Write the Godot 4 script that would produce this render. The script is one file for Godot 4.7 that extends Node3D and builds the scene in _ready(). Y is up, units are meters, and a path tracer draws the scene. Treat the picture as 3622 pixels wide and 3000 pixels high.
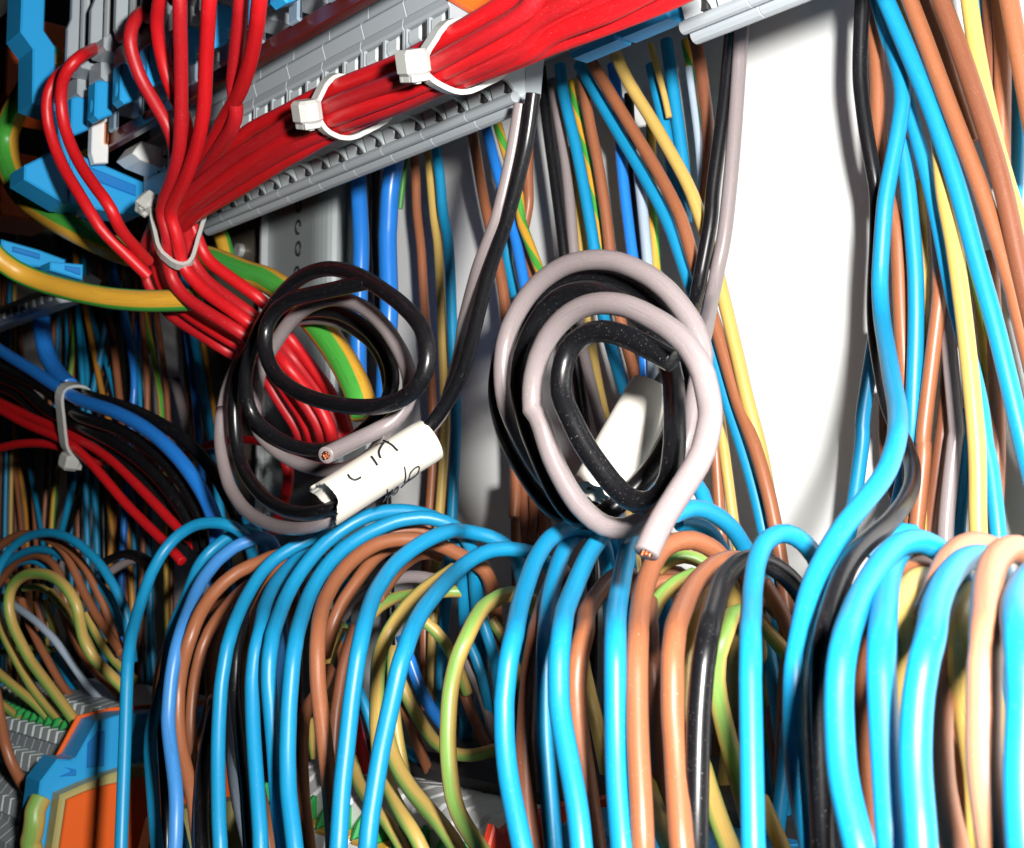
extends Node3D
# Inside of a wired control cabinet, lit by a camera flash. The back plate is the plane z = 0; lengths in the cable lists are millimetres.

const MM := 0.001
var mats := {}
var taken := {}
var rng := RandomNumberGenerator.new()


func numbered(called: String) -> String:
	var n: int = taken.get(called, 0)
	taken[called] = n + 1
	return called if n == 0 else "%s_%03d" % [called, n]


func tag(o: Node3D, label: String, category := "", group := "", kind := "") -> Node3D:
	if label != "":
		o.set_meta("label", label)
	if category != "":
		o.set_meta("category", category)
	if group != "":
		o.set_meta("group", group)
	if kind != "":
		o.set_meta("kind", kind)
	return o


func mesh(called: String, m: Mesh, mat: Material, parent: Node3D = self) -> MeshInstance3D:
	var o := MeshInstance3D.new()
	o.name = numbered(called) if parent == self else called
	o.mesh = m
	o.material_override = mat
	parent.add_child(o, true)
	return o


func base(called: String, at: Vector3) -> Node3D:
	var o := Node3D.new()
	o.name = numbered(called)
	add_child(o, true)
	o.position = at
	return o


func lin(r: float, g: float, b: float) -> Color:
	return Color(r, g, b).linear_to_srgb()


# plain plastic or metal
func stuff(key: String, col: Color, rough: float, metal := 0.0, spec := 0.5) -> StandardMaterial3D:
	if mats.has(key):
		return mats[key]
	var m := StandardMaterial3D.new()
	m.albedo_color = col
	m.roughness = rough
	m.metallic = metal
	m.metallic_specular = spec
	mats[key] = m
	return m


# cable insulation: colour with faint mottling and dust specks laid along the cable
func sheath(key: String, cols: Array, rough: float, dust: int, spec := 0.5, soft := 1.5) -> void:
	var w := 768
	var h := 128
	var img := Image.create(w, h, true, Image.FORMAT_RGB8)
	img.fill(cols[0].linear_to_srgb())
	if cols.size() > 1:  # two green bands on yellow
		for y in h:
			var d: float = absf(fposmod(y - 19.0, 64.0) - 32.0)  # 32 in the middle of a band
			var g := smoothstep(32.0 - soft - 14.0, 32.0 + soft - 14.0, d)
			img.fill_rect(Rect2i(0, y, w, 1), (cols[0] as Color).lerp(cols[1], g).linear_to_srgb())
	for i in 260:
		var x := rng.randi_range(0, w - 1)
		var y := rng.randi_range(0, h - 1)
		var c := img.get_pixel(x, y)
		var k := rng.randf_range(0.9, 1.1)
		c = Color(c.r * k, c.g * k, c.b * k)
		var lw := rng.randi_range(20, 160)
		img.fill_rect(Rect2i(x, y, lw, 1), c)
	for i in dust:
		var x := rng.randi_range(0, w - 4)
		var y := rng.randi_range(0, h - 3)
		var c := img.get_pixel(x, y).lerp(Color(0.85, 0.82, 0.8), rng.randf_range(0.1, 0.55))
		img.fill_rect(Rect2i(x, y, 1 + int(rng.randf() < 0.25), 1 + int(rng.randf() < 0.12)), c)
	img.generate_mipmaps()
	var m := StandardMaterial3D.new()
	m.albedo_texture = ImageTexture.create_from_image(img)
	m.roughness = rough
	m.metallic_specular = spec
	mats[key] = m


func spline(p: PackedVector3Array, step: float) -> PackedVector3Array:
	var out := PackedVector3Array()
	var n := p.size()
	for i in n - 1:
		var a := p[maxi(i - 1, 0)]
		var d := p[mini(i + 2, n - 1)]
		var k := maxi(1, int(p[i].distance_to(p[i + 1]) / step))
		for j in k:
			out.append(p[i].cubic_interpolate(p[i + 1], a, d, float(j) / k))
	out.append(p[n - 1])
	return out


# a round tube along a curve; closed says which ends get a cap
func tube(p: PackedVector3Array, r: float, sides: int, tw: float, ph: float, cap0: bool, cap1: bool, hole := 0.0) -> ArrayMesh:
	var v := PackedVector3Array()
	var nn := PackedVector3Array()
	var uv := PackedVector2Array()
	var ix := PackedInt32Array()
	var n := p.size()
	var t := (p[1] - p[0]).normalized()
	var side := Vector3.BACK - t * t.dot(Vector3.BACK)
	if side.length() < 0.15:
		side = Vector3.UP - t * t.dot(Vector3.UP)
	side = side.normalized()
	var run := 0.0
	for i in n:
		var t2 := (p[mini(i + 1, n - 1)] - p[maxi(i - 1, 0)]).normalized()
		side = (side - t2 * side.dot(t2)).normalized()
		t = t2
		var up := t.cross(side)
		if i > 0:
			run += p[i].distance_to(p[i - 1])
		for k in sides + 1:
			var a := TAU * k / sides
			var d := side * cos(a) + up * sin(a)
			v.append(p[i] + d * r)
			nn.append(d)
			uv.append(Vector2(run / 0.06, float(k) / sides + ph + tw * run / 0.01))
	for i in n - 1:
		for k in sides:
			var a := i * (sides + 1) + k
			var b := a + sides + 1
			ix.append_array([a, b, a + 1, a + 1, b, b + 1])
	for e in 2:
		if (e == 0 and not cap0) or (e == 1 and not cap1):
			continue
		var c := p[0] if e == 0 else p[n - 1]
		var dirn := (p[0] - p[1]).normalized() if e == 0 else (p[n - 1] - p[n - 2]).normalized()
		var first := 0 if e == 0 else (n - 1) * (sides + 1)
		var at := v.size()
		for ring in 3:
			for k in sides + 1:
				var d := (v[first + k] - c)
				var f: float = [1.0, 0.9, hole][ring]
				var o: float = [0.0, 0.1, 0.1 if hole < 0.05 else 0.02][ring]
				v.append(c + d * f + dirn * r * o)
				nn.append((dirn * [0.6, 0.9, 1.0][ring] + d / r * [0.8, 0.4, 0.0][ring]).normalized())
				uv.append(uv[first + k])
		for ring in 2:
			for k in sides:
				var a := at + ring * (sides + 1) + k
				var b := a + sides + 1
				if e == 0:
					ix.append_array([a, a + 1, b, a + 1, b + 1, b])
				else:
					ix.append_array([a, b, a + 1, a + 1, b, b + 1])
	var arr := []
	arr.resize(Mesh.ARRAY_MAX)
	arr[Mesh.ARRAY_VERTEX] = v
	arr[Mesh.ARRAY_NORMAL] = nn
	arr[Mesh.ARRAY_TEX_UV] = uv
	arr[Mesh.ARRAY_INDEX] = ix
	var m := ArrayMesh.new()
	m.add_surface_from_arrays(Mesh.PRIMITIVE_TRIANGLES, arr)
	return m


func cable(called: String, col: String, od: float, tw: float, ph: float, ends: int, label: String, group: String, nums: Array) -> void:
	var p := PackedVector3Array()
	for i in range(0, nums.size(), 3):
		p.append(Vector3(nums[i], nums[i + 1], nums[i + 2]) * MM)
	p = spline(p, 0.0016)
	var sides := 18 if od > 3.3 else 14
	if ends == 1:
		var o := base(called, Vector3.ZERO)
		tag(o, label, "cable", group)
		mesh("insulation", tube(p, od * 0.5 * MM, sides, tw, ph, true, true, 0.5), mats[col], o)
		var q := p.duplicate()
		var e := q.size() - 1
		var dirn := (q[e] - q[e - 1]).normalized()
		var wires := SurfaceTool.new()
		for k in 7:  # the cut strands, uneven
			var up := dirn.cross(Vector3(0.3, 0.2, 0.9)).normalized()
			var off := Vector3.ZERO if k == 0 else up.rotated(dirn, TAU * k / 6.0) * od * 0.16 * MM
			var st := PackedVector3Array([q[e] + off - dirn * 0.002, q[e] + off - dirn * 0.0008, q[e] + off * 0.95 + dirn * rng.randf_range(0.0001, 0.0007)])
			wires.append_from(tube(st, od * 0.085 * MM, 8, 0, 0, false, true), 0, Transform3D.IDENTITY)
		mesh("copper_core", wires.commit(), mats.copper, o)
	else:
		tag(mesh(called, tube(p, od * 0.5 * MM, sides, tw, ph, ends == 2, ends == 2), mats[col]), label, "cable", group)


# ---- solid shapes: sh collects flat-sided faces in millimetres (x along the rail, y up, z out of the plate)
func shell() -> Dictionary:
	return {"v": PackedVector3Array(), "n": PackedVector3Array()}


func tri(sh: Dictionary, a: Vector3, b: Vector3, c: Vector3, n: Vector3) -> void:
	if (b - a).cross(c - a).dot(n) > 0.0:
		var t := b
		b = c
		c = t
	for q: Vector3 in [a, b, c]:
		sh.v.append(q * MM)
		sh.n.append(n)


# a profile in (z, y) drawn out from x0 to x1 with chamfered end edges
func slab(sh: Dictionary, prof: Array, x0: float, x1: float, ch := 0.25) -> void:
	var p := PackedVector2Array()
	for q in prof:
		p.append(Vector2(q[0], q[1]))
	if not Geometry2D.is_polygon_clockwise(p):
		p.reverse()
	var n := p.size()
	var inn := PackedVector2Array()
	for i in n:
		var a := (p[i] - p[(i + n - 1) % n]).normalized()
		var b := (p[(i + 1) % n] - p[i]).normalized()
		var na := Vector2(-a.y, a.x)
		var nb := Vector2(-b.y, b.x)
		var m := na + nb
		var k := ch / maxf(0.5, m.length_squared() * 0.5) if m.length() > 0.01 else 0.0
		inn.append(p[i] + m * k)
	if Geometry2D.is_point_in_polygon((p[0] + p[1]) * 0.5 + (inn[0] - p[0]).normalized() * 0.01, p) == false:
		for i in n:
			inn[i] = p[i] * 2.0 - inn[i]
	var rings := [[x0, inn], [x0 + ch, p], [x1 - ch, p], [x1, inn]]
	for k in 3:
		for i in n:
			var j := (i + 1) % n
			var a := Vector3(rings[k][0], rings[k][1][i].y, rings[k][1][i].x)
			var b := Vector3(rings[k][0], rings[k][1][j].y, rings[k][1][j].x)
			var c := Vector3(rings[k + 1][0], rings[k + 1][1][i].y, rings[k + 1][1][i].x)
			var d := Vector3(rings[k + 1][0], rings[k + 1][1][j].y, rings[k + 1][1][j].x)
			var e := (p[j] - p[i]).normalized()
			var o := Vector3(0, -e.x, e.y)  # (z, y) edge turned a quarter: y part -e.x, z part e.y
			if not Geometry2D.is_point_in_polygon((p[i] + p[j]) * 0.5 - Vector2(o.z, o.y) * 0.02, p):
				o = -o
			if k == 0:
				o = (o + Vector3.LEFT).normalized()
			elif k == 2:
				o = (o + Vector3.RIGHT).normalized()
			tri(sh, a, b, c, o)
			tri(sh, b, d, c, o)
	var ids := Geometry2D.triangulate_polygon(inn)
	for i in range(0, ids.size(), 3):
		for e: Array in [[x0, Vector3.LEFT], [x1, Vector3.RIGHT]]:
			tri(sh, Vector3(e[0], inn[ids[i]].y, inn[ids[i]].x), Vector3(e[0], inn[ids[i + 1]].y, inn[ids[i + 1]].x), Vector3(e[0], inn[ids[i + 2]].y, inn[ids[i + 2]].x), e[1])


# a box with every edge along x cut, given by its corners
func brick(sh: Dictionary, x0: float, x1: float, y0: float, y1: float, z0: float, z1: float, ch := 0.25) -> void:
	slab(sh, [[z0 + ch, y0], [z1 - ch, y0], [z1, y0 + ch], [z1, y1 - ch], [z1 - ch, y1], [z0 + ch, y1], [z0, y1 - ch], [z0, y0 + ch]], x0, x1, ch)


func rod(sh: Dictionary, x0: float, x1: float, y: float, z: float, r: float, from := 0.0, to := TAU, n := 12) -> void:
	var prof := []
	for i in n + (0 if to - from > 6.2 else 1):
		var a := from + (to - from) * i / n
		prof.append([z + r * cos(a), y + r * sin(a)])
	slab(sh, prof, x0, x1, 0.1)


func shape(sh: Dictionary, xf := Transform3D.IDENTITY) -> ArrayMesh:
	var arr := []
	arr.resize(Mesh.ARRAY_MAX)
	var v: PackedVector3Array = sh.v
	var n: PackedVector3Array = sh.n
	if xf != Transform3D.IDENTITY:
		for i in v.size():
			v[i] = xf * v[i]
			n[i] = xf.basis * n[i]
	arr[Mesh.ARRAY_VERTEX] = v
	arr[Mesh.ARRAY_NORMAL] = n
	var m := ArrayMesh.new()
	m.add_surface_from_arrays(Mesh.PRIMITIVE_TRIANGLES, arr)
	return m


func dup(o: Node3D, called: String, at: Vector3, label: String) -> Node3D:
	var c: Node3D = o.duplicate()
	c.name = numbered(called)
	add_child(c, true)
	c.position = at
	c.set_meta("label", label)
	return c


const ORD := ["first", "second", "third", "fourth", "fifth", "sixth", "seventh", "eighth", "ninth", "tenth", "eleventh", "twelfth", "thirteenth", "fourteenth", "fifteenth", "sixteenth"]


# the boxy head and the strap of a zip tie; path is the loop round the bundle, starting at the head
func zip_tie(nums: Array, along: Vector3, out: Vector3, size: float, wide: float, label: String) -> void:
	var p := PackedVector3Array()
	for i in range(0, nums.size(), 3):
		p.append(Vector3(nums[i], nums[i + 1], nums[i + 2]))
	var o := base("zip_tie", p[0] * MM)
	tag(o, label, "zip tie", "nylon zip ties on the bundles")
	var sh := shell()
	var n := p.size()
	var cen := Vector3.ZERO
	for q in p:
		cen += q / n
	var hw := wide * 0.5
	for i in n:
		var cs := []
		for k in 2:
			var a := p[(i + k) % n]
			var t := (p[(i + k + 1) % n] - p[(i + k + n - 1) % n]).normalized()
			var nn := t.cross(along).normalized()
			if nn.dot(a - cen) < 0:
				nn = -nn
			var w := along - t * along.dot(t)
			w = w.normalized() * hw
			cs.append([a - w - p[0], a + w - p[0], a + w + nn * 1.0 - p[0], a - w + nn * 1.0 - p[0], nn])
		for k in 4:
			var j := (k + 1) % 4
			var no: Vector3 = [-cs[0][4], along, cs[0][4], -along][k]
			tri(sh, cs[0][k], cs[0][j], cs[1][k], no)
			tri(sh, cs[0][j], cs[1][j], cs[1][k], no)
	mesh("strap", shape(sh), mats.nylon, o)
	# head: hollow box with a rounded outline, its slot open to one side of the strap direction
	var hd := shell()
	var s := size
	var outline := [[0.0, -s * 0.42], [s * 0.25, -s * 0.55], [s * 0.72, -s * 0.52], [s * 0.92, -s * 0.3], [s * 0.92, s * 0.3], [s * 0.72, s * 0.52], [s * 0.25, s * 0.55], [0.0, s * 0.42]]
	slab(hd, outline, -s * 0.52, s * 0.36, s * 0.12)
	brick(hd, s * 0.3, s * 0.56, -s * 0.4, -s * 0.2, s * 0.12, s * 0.8, 0.15)
	brick(hd, s * 0.3, s * 0.56, s * 0.2, s * 0.4, s * 0.12, s * 0.8, 0.15)
	brick(hd, s * 0.3, s * 0.56, -s * 0.22, s * 0.22, s * 0.62, s * 0.8, 0.15)
	var z := out.normalized()
	var tdir := (p[1] - p[n - 1]).normalized()
	var x := tdir - z * tdir.dot(z)
	x = x.normalized()
	if x.y > 0:
		x = -x
	var y := z.cross(x)
	mesh("head", shape(hd, Transform3D(Basis(x, y, z), Vector3.ZERO)), mats.nylon, o)
	var tail := shell()
	brick(tail, s * 0.3, s * 0.64, -hw * 0.8, hw * 0.8, s * 0.3, s * 0.52, 0.1)
	mesh("strap_end", shape(tail, Transform3D(Basis(x, y, z), Vector3.ZERO)), mats.nylon, o)


# an open plastic sleeve, its near end torn, with pen strokes on it
func sleeve(ends: Array, r: float, ink: Array, label: String) -> void:
	var a := Vector3(ends[0], ends[1], ends[2])
	var b := Vector3(ends[3], ends[4], ends[5])
	var t := (b - a).normalized()
	var sd := t.cross(Vector3.UP).normalized()
	var up := sd.cross(t)
	var o := base("cable_sleeve", a * MM)
	tag(o, label, "cable sleeve", "white marker sleeves on the coils")
	var st := SurfaceTool.new()
	st.begin(Mesh.PRIMITIVE_TRIANGLES)
	var n := 56
	var m := 14
	var jag := PackedFloat32Array()
	for k in n:
		jag.append(rng.randf_range(-0.35, 0.35) + 1.1 * sin(TAU * k / n * 2.0 + 0.6))
	for i in m + 1:
		for k in n + 1:
			var f := float(i) / m
			var ang := TAU * k / n
			var rr := r * (1.0 + 0.012 * sin(ang * 3.0 + f * 5.0) + 0.03 * (1.0 - f) * sin(ang * 2.0))
			var l := lerpf(0.0, a.distance_to(b), f)
			if i == 0:
				l += jag[k % n]
			if i == m:
				rr *= 0.97
			st.set_uv(Vector2(f, float(k) / n))
			st.add_vertex((t * l + (sd * cos(ang) + up * sin(ang)) * rr) * MM)
	for i in m:
		for k in n:
			var q := i * (n + 1) + k
			for e: int in [q, q + n + 1, q + 1, q + 1, q + n + 1, q + n + 2]:
				st.add_index(e)
	st.generate_normals()
	mesh("outer_wall", st.commit(), mats.sleeve, o)
	st = SurfaceTool.new()
	st.begin(Mesh.PRIMITIVE_TRIANGLES)
	for i in 3:
		for k in n + 1:
			var ang := TAU * k / n
			var rr: float = [r * 0.985, r * 0.86, r * 0.85][i] * (1.0 + 0.03 * sin(ang * 2.0))
			var l: float = [jag[k % n] + 0.02, jag[k % n] + rng.randf_range(-0.1, 0.25), a.distance_to(b) * 0.98][i]
			st.add_vertex((t * l + (sd * cos(ang) + up * sin(ang)) * rr) * MM)
	for i in 2:
		for k in n:
			var q := i * (n + 1) + k
			for e: int in [q, q + 1, q + n + 1, q + 1, q + n + 2, q + n + 1]:
				st.add_index(e)
	st.generate_normals()
	mesh("inner_wall", st.commit(), mats.sleeve, o)
	var pen := SurfaceTool.new()
	var pen_count := -1
	for s: Array in ink:
		pen_count += 1
		var p := PackedVector3Array()
		for i in range(0, s.size(), 3):
			p.append((Vector3(s[i], s[i + 1], s[i + 2]) - a) * MM)
		pen.append_from(tube(spline(p, 0.0003), 0.0003 if pen_count < 5 else 0.0002, 8, 0, 0, true, true), 0, Transform3D.IDENTITY)
	mesh("handwriting", pen.commit(), mats.ink, o)


func build_rails() -> void:
	# zinc profile standing on the plate behind the small coil
	var o := base("mounting_rail", Vector3.ZERO)
	tag(o, "upright zinc mounting rail with punched slots behind the small coil", "mounting rail")
	var sh := shell()
	for yy: Array in [[-140.0, 30.0], [30.0, 45.0], [45.0, 140.0]]:
		brick(sh, -121.8, -92.0, yy[0], yy[1], 1.0, 10.0, 0.05)
	var prof := []
	mesh("front_face", shape(sh), mats.zinc, o)
	var cu := shell()
	var ang := PackedVector2Array()
	for i in 9:
		var q := PI * 0.5 * i / 8.0
		ang.append(Vector2(-92.0 + 8.0 * sin(q), 2.0 + 8.0 * cos(q)))
	ang.append(Vector2(-70.5, 2.0))
	for i in ang.size() - 1:
		var a := ang[i]
		var b := ang[i + 1]
		var nr := Vector3(-(b.y - a.y), 0, b.x - a.x).normalized()
		if nr.z < 0 or (i < 9 and nr.x < 0):
			nr = -nr
		tri(cu, Vector3(a.x, -140, a.y), Vector3(b.x, -140, b.y), Vector3(a.x, 140, a.y), nr)
		tri(cu, Vector3(b.x, -140, b.y), Vector3(b.x, 140, b.y), Vector3(a.x, 140, a.y), nr)
	mesh("rounded_flank", shape(cu), mats.zinc, o)
	var ed := shell()
	brick(ed, -123.2, -121.9, -140, 140, 1.0, 12.5, 0.1)
	mesh("fold", shape(ed), mats.zinc_bright, o)
	for q: Array in [[-101.2, 74.0, 1], [-100.9, 66.5, 0], [-101.5, 58.0, 1], [-101.2, 81.5, 0], [-101.2, 49.0, 0]]:
		var ring := PackedVector3Array()
		for i in 17:
			var a := TAU * i / 16.0 * (0.82 if q[2] == 1 else 1.0)
			ring.append(Vector3(q[0] + 1.5 * cos(a), q[1] + 2.3 * sin(a), 10.0) * MM)
		mesh("stamped_mark", tube(ring, 0.00045, 8, 0, 0, true, true), mats.ink, o)
	var side := base("side_plate", Vector3.ZERO)
	tag(side, "dull zinc side plate with a screw left of the upright rail", "metal plate")
	var sp := shell()
	brick(sp, -180, -124.0, -140, 140, 0.8, 4.0, 0.1)
	mesh("sheet", shape(sp), mats.zinc_dull, side)
	var sc := shell()
	rod(sc, 3.5, 6.0, 0, 0, 2.6, 0, TAU, 20)
	mesh("screw_head", shape(sc, Transform3D(Basis(Vector3(0, 0, 1), Vector3(0, 1, 0), Vector3(-1, 0, 0)), Vector3(-152.4, 75.9, 0) * MM)), mats.zinc_bright, side)
	# the two carrier rails the terminals sit on
	for q: Array in [[112.0, "upper"], [-118.0, "lower"]]:
		var ra := base("carrier_rail", Vector3(0, q[0], 0) * MM)
		tag(ra, "level steel carrier rail behind the %s terminals" % q[1], "carrier rail", "carrier rails")
		var rs := shell()
		slab(rs, [[2, -6], [10, -6], [10, -17], [11.2, -17], [11.2, -5], [3.2, -5], [3.2, 5], [11.2, 5], [11.2, 17], [10, 17], [10, 6], [2, 6]], -260, 200, 0.1)
		mesh("steel_section", shape(rs), mats.zinc, ra)


func build_upper_strip() -> void:
	var o := base("terminal_block", Vector3(57.0, 0, 0) * MM)
	var grp := "grey terminal blocks of the upper strip"
	tag(o, "", "terminal block", grp)
	var W := 16.4
	var s := shell()
	slab(s, [[30, 101], [45, 92], [51.5, 76], [53, 62.4], [55.0, 60.6], [57.5, 60.6], [57.5, 70], [66, 70], [72, 69], [72, 77], [76.2, 77], [76.2, 96.5], [74, 99.5], [60, 101]], 0.1, W - 0.1, 0.15)
	# ridge and cross bars that frame the two windows
	slab(s, [[71, 76.2], [77.8, 76.2], [78.3, 76.8], [78.1, 78.6], [77.2, 79.4], [78.2, 82.4], [77.8, 83.2], [76, 83.8], [71, 83.8]], 0.1, W - 0.1, 0.15)
	slab(s, [[71, 64.5], [76.2, 64.5], [77.6, 66], [77.9, 71.6], [77.2, 72.4], [71, 72.4]], 0.1, W - 0.1, 0.15)
	slab(s, [[63.4, 64.6], [75, 64.4], [76.5, 65.4], [72, 66.4], [63.4, 66.4]], 0.1, W - 0.1, 0.15)
	for x: float in [0.06, 8.0, W - 0.9]:
		brick(s, x, x + (0.84 if x != 8.0 else 1.1), 72, 76.6, 70.8, 77.8, 0.15)
	rod(s, 0.06, W - 0.06, 61.0, 60.2, 1.3)
	rod(s, 0.06, W - 0.06, 60.5, 56.8, 1.75)
	mesh("housing", shape(s), mats.grey_plastic, o)
	for k in 2:
		var x := 8.2 * k
		var w := shell()
		slab(w, [[70, 72.4], [77.0, 72.5], [77.7, 73.1], [77.7, 75.4], [77.0, 76.1], [70, 76.1]], x + 1.0, x + 5.6, 0.5)
		mesh("window_cover", shape(w), mats.pale_plastic, o)
		var fn := shell()
		var fin := [[65.6, 66], [65.6, 70], [57.4, 70], [57.4, 61.4]]
		for i in 7:
			var q := PI * 0.5 * i / 6.0
			fin.append([60.0 + 5.4 * (1.0 - cos(q)), 61.4 + 3.1 * sin(q)])
		slab(fn, fin, x + 7.1, x + 8.0, 0.12)
		slab(fn, [[62.2, 66.5], [60.6, 62.2], [57.4, 62.2], [57.4, 66.5]], x + 0.7, x + 5.3, 0.2)
		mesh("wire_funnel", shape(fn), mats.pale_plastic, o)
		var sl := shell()
		brick(sl, x + 5.7, x + 7.1, 72.5, 76.1, 72, 77.3, 0.1)
		brick(sl, x + 5.4, x + 6.9, 62.3, 66.4, 58, 61.2, 0.1)
		mesh("slot", shape(sl), mats.dark_plastic, o)
	# upper tier with the raised wall, the clamp well and the blue lever
	var u := shell()
	slab(u, [[60, 101.2], [78, 97], [95, 97], [99, 99], [99, 138], [60, 138]], 0.3, W - 0.3, 0.4)
	slab(u, [[80, 90.6], [99, 90.6], [100.3, 91.6], [100.3, 96.4], [80, 96.4]], -3.2, 5.6, 0.4)
	slab(u, [[86, 97.2], [103.4, 97.2], [104, 98.5], [104, 109], [103, 112], [103, 138], [86, 138]], 4.9, 6.9, 0.25)
	slab(u, [[86, 95.6], [102.6, 95.6], [103.4, 96.6], [103.4, 99.0], [100, 102], [86, 102]], 4.7, 14.4, 0.3)
	mesh("upper_tier", shape(u), mats.grey_plastic, o)
	var fu := shell()
	rod(fu, 100.6, 118.0, 0, 0, 3.7, 0, TAU, 20)
	mesh("clamp_well", shape(fu, Transform3D(Basis(Vector3(0, 1, 0), Vector3(-1, 0, 0), Vector3(0, 0, 1)), Vector3(10.8, 0, 98.2) * MM)), mats.pale_plastic, o)
	var j := shell()
	slab(j, [[97, 81.6], [100.6, 79.4], [102, 80.4], [102, 89.6], [100.8, 90.4], [95, 90.4], [95, 86], [97, 85]], 0.8, 6.2, 0.45)
	mesh("blue_lever", shape(j), mats.blue_plastic, o)
	var bt := SphereMesh.new()
	bt.radius = 0.0013
	bt.height = 0.0026
	bt.radial_segments = 20
	bt.rings = 10
	var bm := mesh("lever_button", bt, mats.blue_plastic, o)
	bm.position = Vector3(3.2, 83.6, 101.9) * MM
	bm.scale = Vector3(1, 1.6, 0.35)
	var tb := shell()
	brick(tb, 8.4, 12.8, 81, 87, 91, 92.4, 0.5)
	mesh("contact_tab", shape(tb), mats.tab, o)
	o.set_meta("label", "rightmost grey terminal block before the gap in the upper strip")
	for k in range(1, 9):
		dup(o, "terminal_block", Vector3(57.0 - W * k, 0, 0) * MM, "grey terminal block of the upper strip, %s to the left of its right end block" % ORD[k - 1] if k < 8 else "leftmost grey terminal block of the upper strip beside the blue end bracket")
	for k in 7:
		dup(o, "terminal_block", Vector3(121.5 + W * k, 0, 0) * MM, "grey terminal block right of the blue ones, %s one after them" % ORD[k])
	# orange partition at the right end of the grey row
	var op := shell()
	slab(op, [[50, 97], [62, 82], [70, 75], [79, 77], [79.5, 90], [78, 98]], 73.7, 75.3, 0.2)
	tag(mesh("partition_plate", shape(op), mats.orange_plastic), "orange partition plate at the right end of the grey upper strip", "partition plate")
	# two blue terminal blocks hanging under the red bundle
	var b := base("blue_terminal_block", Vector3(92.0, 0, 0) * MM)
	tag(b, "blue terminal block under the red bundle, the one nearer the grey strip", "terminal block", "blue terminal blocks under the red bundle")
	var bs := shell()
	slab(bs, [[30, 96], [48, 88], [55, 70], [57.5, 63.4], [61.4, 63.4], [62.4, 64.4], [62.4, 67.6], [60.8, 68.6], [58.5, 69.4], [58, 84], [50, 96]], 0.05, 13.75, 0.6)
	mesh("housing", shape(bs), mats.blue_plastic, b)
	var bn := shell()
	brick(bn, 0.9, 12.8, 72, 82, 57.6, 59.4, 0.4)
	mesh("front_cover", shape(bn), mats.blue_plastic, b)
	dup(b, "blue_terminal_block", Vector3(105.9, 0, 0) * MM, "blue terminal block under the red bundle, the one nearer the white plate")
	# bus bar running in front of the strip
	var bb := base("bus_bar", Vector3.ZERO)
	tag(bb, "dark red covered copper bus bar slanting behind the red wires", "bus bar")
	var bbs := shell()
	brick(bbs, -78, 160, 78.4, 82.6, 87.6, 90.4, 0.4)
	mesh("cover", shape(bbs), mats.bus_cover, bb)
	var bbc := shell()
	brick(bbc, -92, -77.9, 78.8, 82.2, 87.9, 90.1, 0.2)
	brick(bbc, -75, -69, 79, 85.5, 90.5, 91.6, 0.3)
	mesh("bare_copper", shape(bbc), mats.copper, bb)


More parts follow.
